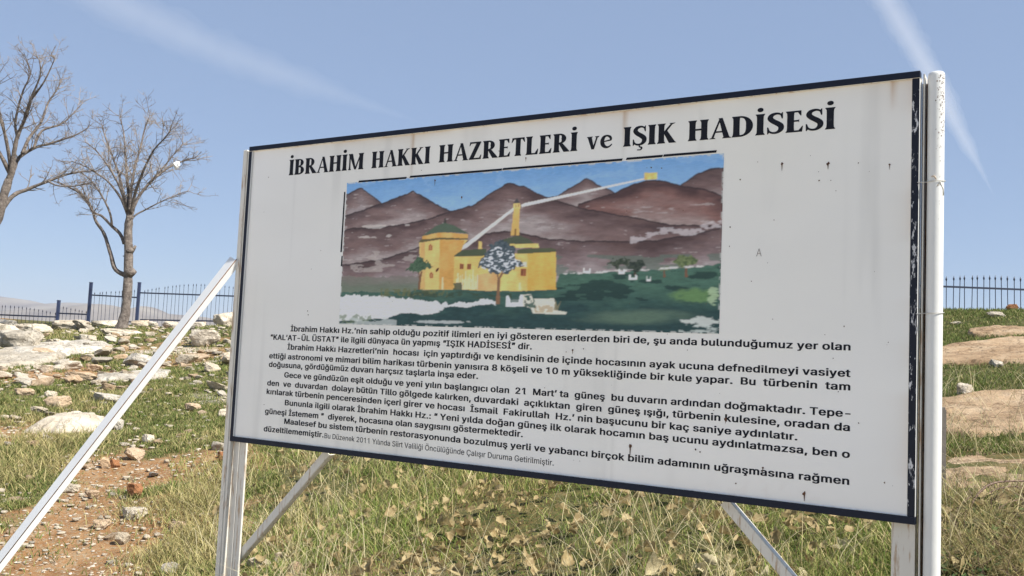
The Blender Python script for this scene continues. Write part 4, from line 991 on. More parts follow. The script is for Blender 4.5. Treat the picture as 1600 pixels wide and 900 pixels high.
'Ç': ('-146 -139 228 270 228 315 -139 -132 228 315 228 328 -132 -114 228 328 228 343 -114 -110 228 343 279 344 -110 -105 279 344 294 345 -105 -94 295 345 301 347 -94 -82 301 347 301 347 -82 -73 301 347 298 346 -73 -69 298 346 291 345 -69 -64 291 345 241 344 -64 -55 241 344 242 339 -55 -42 242 339 243 323 -42 -37 243 323 244 312 -37 -33 244 312 245 283 -33 -7 245 283 248 283 -7 -1 248 283 216 319 -1 5 216 320 195 340 5 19 195 341 162 373 19 28 162 373 147 388 28 38 146 388 132 402 38 49 132 402 119 415 49 54 116 418 116 418 54 59 114 249 109 223 54 59 287 420 311 424 59 69 109 223 100 198 59 69 311 425 337 433 69 81 100 198 91 178 69 81 337 433 357 442 81 89 91 178 85 166 81 89 357 442 368 447 89 105 85 166 76 151 89 105 368 447 382 455 105 114 76 151 70 144 105 114 382 456 389 460 114 124 70 144 66 137 114 124 389 460 395 463 124 136 66 137 61 130 124 136 395 463 401 467 136 145 61 130 57 125 136 145 401 467 404 470 145 160 57 125 53 119 145 160 404 470 408 473 160 179 53 119 48 113 179 194 48 113 45 109 194 215 45 109 42 106 215 254 42 106 40 103 254 285 40 103 42 105 285 314 42 105 45 109 314 329 45 109 48 113 329 340 48 113 51 116 340 345 51 116 52 118 345 351 53 119 53 119 351 361 54 120 56 124 351 361 408 472 405 470 361 373 56 124 61 130 361 373 405 470 401 467 373 384 61 130 66 136 373 384 401 467 396 464 384 393 66 136 70 143 384 393 395 464 390 460 393 402 70 143 75 150 393 402 390 460 384 456 402 413 75 150 81 160 402 413 384 456 375 451 413 428 81 160 91 178 413 428 375 451 357 441 428 440 92 178 101 199 428 440 357 441 337 432 440 449 101 199 109 220 440 449 337 432 315 425 449 454 109 221 114 245 449 454 315 425 289 420 454 460 117 418 117 418 460 471 120 415 133 402 471 481 133 402 147 388 481 490 147 388 163 373 490 504 163 373 196 340 504 510 196 340 217 319 510 516 217 319 266 269', 510),
'Ö': ('-7 -2 266 268 223 311 -2 2 222 312 202 332 2 11 202 332 177 357 11 25 177 357 151 383 25 42 150 384 126 408 42 53 126 408 116 418 53 58 113 239 113 239 53 58 295 421 295 421 58 63 110 226 105 210 58 63 308 424 323 429 63 76 105 210 95 185 63 76 324 429 349 439 76 88 95 184 86 169 76 88 350 439 365 448 88 104 86 169 76 151 88 104 365 448 383 458 104 115 76 151 70 143 104 115 383 458 391 464 115 144 70 143 58 125 115 144 391 464 408 476 144 168 58 125 51 116 144 168 408 476 418 483 168 179 51 116 48 113 168 179 418 483 421 486 179 194 48 113 45 109 179 194 421 486 425 488 194 215 45 109 42 106 194 215 425 488 428 491 215 254 42 106 40 103 215 254 428 491 430 493 254 285 40 103 42 105 254 285 430 493 429 492 285 314 42 105 45 109 285 314 429 492 425 488 314 329 45 109 48 113 314 329 425 488 421 486 329 340 48 113 51 116 329 340 421 486 418 483 340 362 51 116 57 125 340 362 418 483 409 477 362 386 57 125 67 137 362 386 409 477 397 467 386 404 67 137 76 151 386 404 397 467 383 458 404 420 76 151 85 167 404 420 383 458 367 449 420 433 85 167 95 184 420 433 367 448 350 439 433 443 95 184 103 203 433 443 350 439 331 431 443 454 103 203 114 244 443 454 331 431 290 420 454 460 117 417 117 417 460 466 120 414 126 408 466 484 126 408 150 384 484 498 150 383 177 357 498 508 177 357 205 329 508 512 205 329 225 308 512 516 237 297 237 297 572 578 195 195 174 216 572 578 339 339 318 360 578 584 174 216 167 224 578 584 318 360 310 368 584 597 167 224 158 233 584 597 310 368 301 376 597 612 158 233 155 236 597 612 301 376 298 379 612 628 155 236 158 233 612 628 298 379 301 376 628 641 158 233 167 224 628 641 301 376 310 368 641 647 167 224 174 216 641 647 310 368 318 360 647 653 174 216 195 195 647 653 318 360 339 339', 533),
'Ü': ('-8 -2 258 259 200 317 -2 5 200 318 177 340 5 15 177 340 154 363 15 28 154 364 133 384 28 43 133 385 114 403 43 48 114 403 110 407 48 53 108 410 108 410 53 60 106 238 98 205 53 60 279 412 313 419 60 68 98 204 93 187 60 68 313 419 331 424 68 77 93 187 87 173 68 77 331 424 345 430 77 87 87 173 81 161 77 87 345 431 357 436 87 99 81 160 75 150 87 99 357 436 368 442 99 113 75 150 70 141 99 113 368 443 377 447 113 124 70 141 66 136 113 124 377 447 382 451 124 144 66 135 62 128 124 144 382 451 389 455 144 160 62 128 61 125 144 160 389 455 392 456 160 173 61 125 60 125 160 173 392 456 392 457 173 509 60 124 60 124 173 509 392 457 393 457 572 578 187 187 166 208 572 578 331 331 310 352 578 584 166 208 158 216 578 584 310 352 302 359 584 597 158 216 149 224 584 597 302 359 293 368 597 612 149 224 146 227 597 612 293 368 290 371 612 628 146 227 149 224 612 628 290 371 293 368 628 641 149 224 158 216 628 641 293 368 302 359 641 647 158 216 166 208 641 647 302 359 310 352 647 653 166 208 187 187 647 653 310 352 331 331', 517),
'ç': ('-143 -136 169 211 169 256 -136 -129 169 256 169 270 -129 -111 169 270 169 284 -111 -106 169 284 220 285 -106 -102 220 285 236 287 -102 -90 236 287 243 288 -90 -79 243 288 243 288 -79 -70 243 288 239 287 -70 -65 239 287 232 286 -65 -61 232 286 182 285 -61 -52 182 285 183 280 -52 -38 183 280 185 264 -38 -34 185 264 185 253 -34 -29 185 253 186 225 -29 -8 186 224 189 224 -8 4 189 224 143 273 4 14 143 273 120 296 14 29 120 296 100 316 29 46 99 316 82 333 46 50 80 188 80 188 46 50 227 335 227 335 50 54 79 178 76 165 50 54 237 337 250 340 54 64 75 165 68 148 54 64 250 340 268 346 64 76 68 148 61 134 64 76 268 346 282 353 76 85 61 134 56 127 76 85 282 353 289 357 85 95 56 126 52 119 85 95 289 357 296 361 95 102 52 119 49 116 95 102 296 361 299 363 102 108 49 116 46 113 102 108 299 363 301 341 108 117 46 113 44 109 108 117 301 341 304 304 117 133 44 109 40 104 133 151 40 103 37 99 151 169 37 99 35 97 169 187 35 97 34 96 187 206 34 96 35 97 206 216 35 97 36 98 216 242 36 98 39 103 242 258 39 103 44 108 258 263 44 109 44 109 263 268 45 111 46 113 263 268 302 308 301 327 268 277 46 113 50 117 268 277 301 327 297 361 277 287 50 117 54 124 277 287 297 362 291 358 287 300 54 124 61 134 287 300 291 358 282 353 300 310 61 134 67 145 300 310 282 353 271 347 310 319 67 145 73 158 310 319 270 347 257 342 319 329 73 158 81 189 319 329 257 342 226 335 329 335 83 332 83 332 335 340 86 329 92 324 340 356 92 324 111 305 356 368 111 305 132 284 368 376 132 284 153 263 376 380 153 262 169 247 380 384 169 247 206 209', 396),
'ö': ('-8 -1 207 208 157 258 -1 6 157 258 137 278 6 16 137 278 117 299 16 30 117 299 98 317 30 46 98 317 82 333 46 52 80 185 80 185 46 52 230 336 230 336 52 57 78 172 73 158 52 57 243 338 257 342 57 76 73 158 61 134 57 76 257 342 282 354 76 85 61 134 56 127 76 85 282 354 289 359 85 102 56 126 49 115 85 102 289 359 300 366 102 117 49 115 44 108 102 117 300 366 307 371 117 133 44 108 40 104 117 133 307 371 312 376 133 151 40 103 37 99 133 151 312 376 316 378 151 169 37 99 35 97 151 169 316 378 318 380 169 187 35 97 34 96 169 187 318 380 319 381 187 206 34 96 35 97 187 206 319 381 318 380 206 216 35 97 36 98 206 216 318 380 317 380 216 242 36 98 39 103 216 242 317 380 312 376 242 258 39 103 44 108 242 258 312 376 307 372 258 268 44 108 46 113 258 268 307 371 303 369 268 287 46 113 54 124 268 287 303 369 292 361 287 300 54 124 61 134 287 300 292 361 282 354 300 310 61 134 67 145 300 310 282 354 270 348 310 319 67 145 73 158 310 319 270 348 257 342 319 329 73 158 81 189 319 329 257 342 226 335 329 333 83 333 83 333 333 337 85 331 89 326 337 346 89 326 98 317 346 360 98 317 117 299 360 371 117 299 137 278 371 383 137 278 182 233 443 449 135 136 115 156 443 449 279 279 258 300 449 455 114 157 107 164 449 455 258 300 251 308 455 468 107 164 98 173 455 468 251 308 242 317 468 483 98 173 95 176 468 483 242 317 239 320 483 499 95 176 98 173 483 499 239 320 242 317 499 512 98 173 107 164 499 512 242 317 251 308 512 518 107 164 114 157 512 518 251 308 258 300 518 523 115 156 135 136 518 523 258 300 279 279', 415),
'ü': ('-5 -1 182 183 145 217 -1 4 137 225 137 225 -1 4 298 357 298 357 4 17 130 231 105 257 4 17 298 357 298 357 17 30 105 257 90 272 17 30 298 357 298 357 30 44 90 272 78 283 30 44 298 357 298 357 44 48 78 284 75 287 44 48 298 357 298 357 48 53 74 193 74 193 48 53 210 288 210 288 48 53 298 357 298 357 53 62 73 176 68 154 53 62 226 290 249 294 53 62 298 357 298 357 62 68 66 148 66 148 62 68 254 357 254 357 68 75 65 144 62 137 68 75 259 357 267 357 75 86 62 137 59 129 75 86 267 357 276 357 86 95 59 129 57 124 86 95 277 357 282 357 95 105 57 124 55 120 95 105 282 357 287 357 105 116 55 119 54 117 105 116 287 357 291 357 116 137 54 117 53 114 116 137 291 357 295 357 137 153 53 114 53 114 137 153 295 357 296 357 153 379 53 114 53 114 153 379 296 357 296 357 443 449 133 133 112 154 443 449 277 277 256 298 449 455 112 154 104 162 449 455 256 298 248 305 455 468 104 162 96 170 455 468 248 305 239 314 468 483 95 171 93 173 468 483 239 314 236 317 483 499 93 173 95 171 483 499 236 317 239 314 499 512 96 170 104 162 499 512 239 314 248 305 512 518 104 162 112 154 512 518 248 305 256 298 518 523 112 154 133 133 518 523 256 298 277 277', 410),
'ğ': ('-151 -145 168 243 168 243 -145 -140 153 259 134 279 -140 -128 134 280 107 308 -128 -119 107 308 93 321 -119 -110 93 321 82 332 -110 -101 82 332 73 341 -101 -96 71 343 71 343 -96 -92 69 187 65 164 -96 -92 225 345 248 349 -92 -80 65 164 57 139 -92 -80 249 349 274 356 -80 -69 57 139 51 125 -80 -69 274 356 288 361 -69 -59 51 125 68 116 -69 -59 288 361 297 365 -59 -47 68 116 91 106 -59 -47 297 365 304 368 -47 -40 97 103 97 103 -47 -40 305 369 305 369 -40 -32 306 370 308 371 -32 -9 308 371 311 372 -9 5 311 372 311 372 5 10 194 196 152 238 5 10 311 372 311 372 10 16 151 238 136 252 10 16 311 372 311 372 16 27 135 252 113 270 16 27 311 372 311 372 27 39 113 270 95 284 27 39 311 372 311 372 39 49 95 284 85 292 39 49 311 372 311 372 49 59 85 293 76 300 49 59 311 372 311 372 59 64 74 182 74 182 59 64 228 302 228 302 59 64 311 372 311 372 64 68 72 171 69 159 64 68 238 303 251 306 64 68 311 372 311 372 68 76 66 152 66 152 68 76 258 372 258 372 76 84 63 145 59 135 76 84 265 372 275 372 84 95 59 135 53 125 84 95 275 372 285 372 95 107 53 125 48 117 95 107 285 372 293 372 107 121 48 117 44 110 107 121 293 372 300 372 121 136 44 109 39 104 121 136 300 372 305 372 136 154 39 104 37 100 136 154 305 372 309 372 154 163 37 100 35 98 154 163 309 372 310 372 163 172 35 98 35 97 163 172 310 372 312 372 172 191 35 97 34 96 172 191 312 372 312 372 191 212 34 96 35 97 191 212 312 372 312 372 212 230 35 97 37 99 212 230 312 372 309 372 230 246 37 99 39 103 230 246 309 372 306 372 246 262 39 103 44 109 246 262 306 372 301 372 262 277 44 109 48 115 262 277 301 372 294 372 277 290 48 115 54 124 277 290 294 372 286 372 290 302 54 124 60 134 290 302 286 372 276 372 302 312 60 134 65 145 302 312 276 372 265 372 312 318 65 145 70 156 312 318 265 372 254 372 318 325 72 163 72 163 318 325 247 306 247 306 318 325 313 372 313 372 325 332 77 186 77 186 325 332 224 302 224 302 325 332 313 372 313 372 332 338 80 299 86 294 332 338 313 372 313 372 338 347 86 294 95 287 338 347 313 372 313 372 347 360 95 287 112 273 347 360 313 372 313 372 360 371 112 273 131 257 360 371 313 372 313 372 371 376 131 257 145 246 371 376 313 372 313 372 376 382 154 238 154 238 376 382 313 372 313 372 433 439 204 205 169 241 439 446 168 241 155 254 446 461 155 255 135 275 461 470 135 275 126 283 470 475 126 283 123 286 475 480 121 192 121 192 475 480 217 288 217 288 480 491 119 183 114 166 480 491 226 290 243 296 491 504 114 166 109 157 491 504 243 296 252 300 504 516 109 157 107 152 504 516 252 300 257 303 516 529 107 152 106 151 516 529 257 303 258 304', 425),
'İ': ('0 57 31 269 31 269 57 452 118 183 118 183 452 509 31 269 31 269 572 578 150 150 128 172 578 584 128 172 120 180 584 597 120 180 111 190 597 612 111 190 108 193 612 628 108 193 111 190 628 641 111 190 120 181 641 647 120 180 128 173 647 653 128 172 150 151', 300),
'ı': ('0 379 53 114 53 114', 167),
'Ş': ('-143 -136 186 227 186 272 -136 -129 186 272 186 286 -129 -111 186 286 186 300 -111 -106 186 300 237 302 -106 -102 237 302 252 303 -102 -90 252 303 259 305 -90 -79 259 305 259 305 -79 -70 259 305 255 304 -70 -65 255 304 249 303 -65 -61 249 303 198 301 -61 -52 198 301 199 296 -52 -38 199 296 201 281 -38 -34 201 280 202 270 -34 -29 202 270 202 241 -29 -9 202 241 205 241 -9 -4 205 241 173 274 -4 0 173 275 154 293 0 9 154 294 128 320 9 19 127 320 108 339 19 31 108 339 91 356 31 45 91 356 76 371 45 50 74 374 74 374 50 54 72 213 68 180 50 54 234 376 268 380 54 64 68 180 62 155 54 64 268 380 293 386 64 74 62 155 56 139 64 74 293 387 310 392 74 88 56 139 49 124 74 88 311 392 326 399 88 98 49 123 45 116 88 98 326 399 334 403 98 110 45 116 42 110 98 110 334 403 340 405 110 118 42 110 41 108 110 118 340 405 343 407 118 137 40 108 38 104 118 137 343 407 345 408 137 151 345 408 345 408 151 161 345 408 342 406 161 171 342 406 338 405 171 185 338 405 326 401 185 198 326 401 309 395 198 209 309 394 285 387 209 218 285 387 259 380 218 229 259 380 220 369 229 238 220 369 190 359 238 249 190 359 154 341 249 258 154 341 133 324 258 268 133 324 115 299 268 279 115 299 99 264 279 289 98 264 86 228 289 300 86 227 77 192 300 313 77 191 68 159 313 326 68 158 61 139 326 342 61 139 56 124 342 352 56 124 54 119 352 363 54 119 53 116 363 372 53 116 52 115 372 380 52 115 52 115 380 387 52 115 53 116 380 387 337 401 335 400 387 396 53 116 54 118 387 396 335 400 334 399 396 408 54 118 57 123 396 408 334 399 328 396 408 418 57 123 60 129 408 418 328 396 322 393 418 427 60 129 63 136 418 427 322 393 314 389 427 437 63 136 69 149 427 437 314 389 302 384 437 447 69 149 74 165 437 447 302 384 286 378 447 456 74 165 82 194 447 456 286 378 254 371 456 461 84 222 84 222 456 461 227 369 227 369 461 466 86 367 91 362 466 476 91 362 102 351 476 488 102 351 118 335 488 498 119 334 137 316 498 507 137 316 162 292 507 511 162 292 179 275 511 516 180 275 226 228', 447),
'ş': ('-143 -136 147 189 147 234 -136 -129 147 234 147 248 -129 -111 147 248 147 262 -111 -106 147 262 198 263 -106 -102 199 263 214 265 -102 -90 214 265 221 267 -90 -79 221 267 221 267 -79 -70 221 267 217 266 -70 -65 217 265 211 264 -65 -61 211 264 160 263 -61 -52 160 263 161 258 -52 -38 161 258 163 242 -38 -34 163 242 163 231 -34 -29 163 231 164 203 -29 -8 164 202 167 202 -8 -2 167 202 132 232 -2 3 131 232 112 251 3 14 112 252 90 276 14 24 90 276 76 290 24 35 76 290 65 302 35 45 65 302 56 311 45 50 54 157 54 157 45 50 207 313 207 313 50 55 53 147 50 134 50 55 218 314 232 317 55 69 50 134 43 114 55 69 232 317 252 324 69 78 43 114 40 106 69 78 252 324 260 327 78 90 40 106 37 99 78 90 260 327 266 330 90 97 36 99 46 97 90 97 266 330 267 330 97 103 47 97 76 95 97 103 267 330 268 331 103 108 87 94 87 94 103 108 268 331 268 331 108 112 268 331 267 331 112 121 267 331 265 330 121 136 264 330 254 327 136 147 254 327 237 323 147 158 236 323 201 317 158 170 201 317 150 307 170 183 149 307 110 292 183 194 110 292 91 275 194 202 90 274 79 254 202 222 79 253 61 176 222 232 61 176 56 144 232 243 56 143 52 124 243 255 51 124 48 115 255 267 48 114 47 110 267 277 47 110 47 109 277 288 47 109 48 110 277 288 268 268 264 314 288 298 48 110 50 114 288 298 264 315 258 321 298 307 50 114 52 120 298 307 258 321 251 318 307 316 52 120 56 129 307 316 251 318 243 314 316 328 56 130 63 155 316 328 243 314 220 307 328 334 65 168 65 168 328 334 207 305 207 305 334 339 67 303 72 299 339 349 72 299 82 290 349 358 82 290 93 279 358 370 93 279 115 258 370 377 115 258 135 240 377 384 135 240 186 189', 365),
'’': ('318 509 52 99 81 151', 177),
'“': ('318 509 52 121 104 151 318 509 175 244 228 274', 300),
'”': ('318 509 52 99 81 151 318 509 175 222 205 274', 300),
}


def set_line(txt, ex, ey):
    """corner points, quads, and for each corner the number of its phrase (phrases are set apart by wide gaps);
    ex, ey thicken the strokes"""
    vs_, fs_, ph_, x, gap, phrase = [], [], [], 0.0, 0, 0
    for ch in txt:
        if ch == ' ':
            x += .19
            gap += 1
            continue
        if gap > 1: phrase += 1
        gap = 0
        bands, adv = GLYPHS[ch]
        b_ = [int(q_) / 1000 for q_ in bands.split()]
        for k in range(0, len(b_), 6):
            y0, y1, l0, r0, l1, r1 = b_[k:k + 6]
            n0 = len(vs_)
            vs_ += [(x + l0 - ex, y0 - ey), (x + r0 + ex, y0 - ey), (x + r1 + ex, y1 + ey), (x + l1 - ex, y1 + ey)]
            fs_.append((n0, n0 + 1, n0 + 2, n0 + 3))
            ph_ += [phrase] * 4
        x += adv / 1000 + ex * .9
    return vs_, fs_, ph_


CAP = .525

LINES = [
    ('İbrahim Hakkı Hz.’nin sahip olduğu pozitif ilimleri en iyi gösteren eserlerden biri de, şu anda bulunduğumuz yer olan', (454, 517.6), (1329, 547.5)),
    ('“KAL’AT-ÜL ÜSTAT” ile ilgili dünyaca ün yapmış “IŞIK HADİSESİ” dir.', (422.5, 530.5), (831, 546)),
    ('İbrahim Hakkı Hazretleri’nin  hocası  için yaptırdığı ve kendisinin de içinde hocasının ayak ucuna defnedilmeyi vasiyet', (449, 546), (1329, 589)),
    ('ettiği astronomi ve mimari bilim harikası türbenin yanısıra 8 köşeli ve 10 m yüksekliğinde bir kule yapar.  Bu  türbenin  tam', (420.5, 559.6), (1328.6, 610)),
    ('doğusuna, gördüğümüz duvarı harçsız taşlarla inşa eder.', (420, 573), (747, 592)),
    ('Gece ve gündüzün eşit olduğu ve yeni yılın başlangıcı olan  21  Mart’ ta  güneş  bu duvarın ardından doğmaktadır. Tepe-', (444, 589.6), (1329, 652)),
    ('den  ve  duvardan  dolayı bütün Tillo gölgede kalırken, duvardaki  açıklıktan  giren  güneş ışığı, türbenin kulesine, oradan da', (417.4, 602), (1328, 673.6)),
    ('kırılarak türbenin penceresinden içeri girer ve hocası  İsmail  Fakirullah  Hz.’ nin başucunu bir kaç saniye aydınlatır.', (416.5, 615.4), (1246, 688)),
    ('Bununla ilgili olarak İbrahim Hakkı Hz.: “ Yeni yılda doğan güneş ilk olarak hocamın baş ucunu aydınlatmazsa, ben o', (445, 633), (1328, 715.6)),
    ('güneşi İstemem ”  diyerek, hocasına olan saygısını göstermektedir.', (414, 646), (817, 683)),
    ('Maalesef bu sistem türbenin restorasyonunda bozulmuş yerli ve yabancı birçok bilim adamının uğraşmasına rağmen', (444, 662), (1327, 757.6)),
    ('düzeltilememiştir.', (412, 673.6), (505.6, 683.5)),
    ('Bu Düzenek 2011 Yılında Siirt Valiliği Öncülüğünde Çalışır Duruma Getirilmiştir.', (507, 684.4), (865, 727.6)),
]
for i, (txt, a, b_) in enumerate(LINES):
    thin = i == 12
    vs_, fs_, ph_ = set_line(txt, .004 if thin else .027, .003 if thin else .011)
    x0 = min(p[0] for p in vs_)
    x1 = max(p[0] for p in vs_)
    ua, va = board(*a, REC)
    ub, vb = board(*b_, REC)
    cap = .0245 if not thin else .0225
    sy = cap / CAP
    sx = (ub - ua) / (x1 - x0)
    vm = (va + vb) / 2
    if 0: print('LINE', i, 'u %.3f..%.3f v %.4f %.4f  sx/sy %.2f' % (ua, ub, va, vb, sx / sy))
    vs2 = [(ua + (p[0] - x0) * sx, Z0 + va + (vb - va) * (p[0] - x0) / (x1 - x0) + p[1] * sy) for p in vs_]
    for phrase in range(max(ph_) + 1):
        ids = [k for k in range(len(vs2)) if ph_[k] == phrase]
        new = {k: n_ for n_, k in enumerate(ids)}
        vp = [vs2[k] for k in ids]
        fp = [tuple(new[k] for k in q) for q in fs_ if ph_[q[0]] == phrase]
        o = to_plain_mesh([(vp, fp)], 'text_line', M_ink, REC - .0007)
        for k, v_ in enumerate(o.data.vertices): v_.co.y -= .00001 * (k // 4 % 7)


# title: flared serif capitals drawn as outlines
def g_stem(x, wd, y0=0.0, y1=1.0, s=.05):
    h = wd / 2
    L = [(x - h - s, y0), (x + h + s, y0), (x + h + s * .8, y0 + .035), (x + h + s * .15, y0 + .10), (x + h, y0 + .22),
         (x + h, y1 - .22), (x + h + s * .15, y1 - .10), (x + h + s * .8, y1 - .035), (x + h + s, y1), (x - h - s, y1), (x - h - s * .8, y1 - .035),
         (x - h - s * .15, y1 - .10), (x - h, y1 - .22), (x - h, y0 + .22), (x - h - s * .15, y0 + .10), (x - h - s * .8, y0 + .035)]
    return L


def g_diag(xa, ya, xb, yb, wa, wb=None):
    wb = wb or wa
    return [(xa - wa / 2, ya), (xa + wa / 2, ya), (xb + wb / 2, yb), (xb - wb / 2, yb)]


def g_bar(x0, x1, y, t, flare=0.0):
    return [(x0, y - t / 2), (x1 - .02, y - t / 2), (x1, y - t / 2 - flare), (x1, y + t / 2 + flare), (x1 - .02, y + t / 2), (x0, y + t / 2)]


def g_arc(cx, cy, rx, ry, a0, a1, thin, thick, n=18):
    """ribbon along an ellipse: thick where it runs upright, thin where it runs level; given as quads"""
    out, inn = [], []
    for i in range(n + 1):
        a = math.radians(a0 + (a1 - a0) * i / n)
        c, s = math.cos(a), math.sin(a)
        wd = thin + (thick - thin) * abs(c) ** 1.3
        out.append((cx + rx * c, cy + ry * s))
        inn.append((cx + (rx - wd) * c, cy + (ry - min(wd, thin * 1.0 + (thick - thin) * abs(c) ** 3)) * s))
    return [[out[i], out[i + 1], inn[i + 1], inn[i]] for i in range(n)]


def g_dot(cx, cy, r):
    return [(cx + r * math.cos(2 * math.pi * k / 14), cy + r * math.sin(2 * math.pi * k / 14)) for k in range(14)]


SW_ = .225          # stem weight
def g_path(pts, n=40):
    """smooth ribbon through (x, y, width)"""
    P_ = np.array(pts, float)
    k = len(P_)
    t = np.linspace(0, k - 1, n)
    res = []
    for tt in t:
        i = min(int(tt), k - 2)
        f = tt - i
        p0, p1, p2, p3 = P_[max(i - 1, 0)], P_[i], P_[i + 1], P_[min(i + 2, k - 1)]
        res.append(.5 * ((2 * p1) + (p2 - p0) * f + (2 * p0 - 5 * p1 + 4 * p2 - p3) * f * f + (3 * p1 - p0 - 3 * p2 + p3) * f ** 3))
    res = np.array(res)
    d = np.gradient(res[:, :2], axis=0)
    d /= np.maximum(np.linalg.norm(d, axis=1), 1e-6)[:, None]
    nn = np.stack([-d[:, 1], d[:, 0]], 1)
    A_ = res[:, :2] + nn * res[:, 2:3] / 2
    B_ = res[:, :2] - nn * res[:, 2:3] / 2
    return [[tuple(A_[i]), tuple(A_[i + 1]), tuple(B_[i + 1]), tuple(B_[i])] for i in range(n - 1)]


def glyph(ch):
    """(list of polygons, advance width)"""
    S = SW_
    if ch in 'Iİ':
        g = [g_stem(.17, S)]
        if ch == 'İ': g.append(g_dot(.17, 1.20, .105))
        return g, .34
    if ch == 'H':
        return [g_stem(.17, S), g_stem(.60, S), g_bar(.2, .58, .53, .085)], .77
    if ch == 'A':
        return [g_diag(.09, .02, .37, 1.0, .085, .06), g_diag(.60, .02, .375, 1.0, .21, .14), g_bar(.20, .52, .33, .075),
                [(-.02, 0), (.21, 0), (.19, .035), (.135, .06), (.06, .06), (.0, .035)], [(.44, 0), (.76, 0), (.74, .035), (.69, .07), (.50, .07), (.46, .035)]], .73
    if ch == 'B':
        return [g_stem(.17, S)] + g_arc(.30, .755, .29, .245, -90, 90, .075, .215) + g_arc(.30, .275, .34, .275, -90, 90, .085, .235) + \
               [g_bar(.17, .31, .9625, .075), g_bar(.17, .31, .5125, .075), g_bar(.17, .31, .04, .08)], .66
    if ch == 'R':
        return [g_stem(.17, S)] + g_arc(.30, .725, .30, .275, -90, 90, .08, .22) + [g_bar(.17, .31, .9625, .075), g_bar(.17, .31, .4875, .075),
               [(.27, .46), (.44, .47), (.74, .06), (.78, 0), (.50, 0)]], .75
    if ch == 'M':
        return [g_stem(.12, .085), g_stem(.80, S), g_diag(.46, .02, .17, 1.0, .11, .22), g_diag(.46, .02, .78, 1.0, .09, .07)], .97
    if ch == 'K':
        return [g_stem(.17, S), [(.25, .46), (.25, .56), (.52, .95), (.47, 1.0), (.72, 1.0), (.68, .965), (.60, .93), (.345, .54)],
                [(.26, .52), (.38, .66), (.70, .08), (.77, 0), (.48, 0)]], .75
    if ch == 'Z':
        return [g_bar(.04, .60, .955, .09), g_bar(.02, .62, .045, .09), g_diag(.13, .03, .50, .97, .22),
                [(.02, .78), (.05, .78), (.12, .92), (.12, 1), (.05, 1)], [(.64, .25), (.61, .25), (.52, .08), (.52, 0), (.61, 0)]], .66
    if ch == 'E':
        return [g_stem(.17, S), g_bar(.17, .50, .96, .08), g_bar(.17, .45, .525, .075, .05), g_bar(.17, .54, .04, .08),
                [(.52, .76), (.49, .76), (.40, .93), (.40, 1), (.52, 1)], [(.58, .27), (.55, .27), (.43, .07), (.43, 0), (.55, 0)]], .60
    if ch == 'T':
        return [g_stem(.32, S), g_bar(.03, .61, .955, .09), [(.00, .74), (.03, .74), (.13, .92), (.13, 1), (.03, 1)], [(.64, .74), (.61, .74), (.51, .92), (.51, 1), (.61, 1)]], .64
    if ch == 'L':
        return [g_stem(.17, S), g_bar(.17, .54, .04, .08), [(.60, .30), (.57, .30), (.44, .07), (.44, 0), (.57, 0)]], .60
    if ch == 'D':
        return [g_stem(.17, S), g_bar(.17, .31, .96, .08), g_bar(.17, .31, .04, .08)] + g_arc(.30, .5, .44, .5, -90, 90, .085, .24), .78
    if ch in 'SŞ':
        g = g_path([(.53, .74, .05), (.50, .88, .07), (.36, .955, .10), (.19, .90, .15), (.13, .75, .19), (.22, .61, .20), (.38, .48, .21), (.49, .35, .20),
                    (.48, .18, .17), (.36, .06, .11), (.20, .055, .09), (.09, .15, .07), (.055, .30, .05)], 48)
        g += [[(.515, .70), (.55, .70), (.55, 1.0), (.53, 1.0), (.46, .90)], [(.03, .33), (.065, .33), (.13, .10), (.055, 0), (.035, 0)]]
        if ch == 'Ş':
            g += g_path([(.31, .02, .05), (.31, -.06, .06), (.40, -.12, .08), (.36, -.22, .06), (.22, -.22, .05)], 16)
        return g, .60
    if ch == 'v':
        return [g_diag(.28, .0, .12, .64, .13, .19), g_diag(.29, .0, .46, .64, .09, .07), [(-.01, .68), (.27, .68), (.25, .645), (.19, .61), (.05, .61), (.0, .645)],
                [(.36, .68), (.57, .68), (.55, .645), (.51, .61), (.42, .61), (.38, .645)]], .56
    if ch == 'e':
        return g_path([(.17, .36, .06), (.40, .40, .07), (.50, .44, .085), (.46, .58, .12), (.33, .655, .09), (.18, .60, .14), (.11, .40, .18), (.15, .18, .18), (.29, .06, .12), (.43, .08, .075), (.55, .20, .05)], 44), .60
    return [], .3


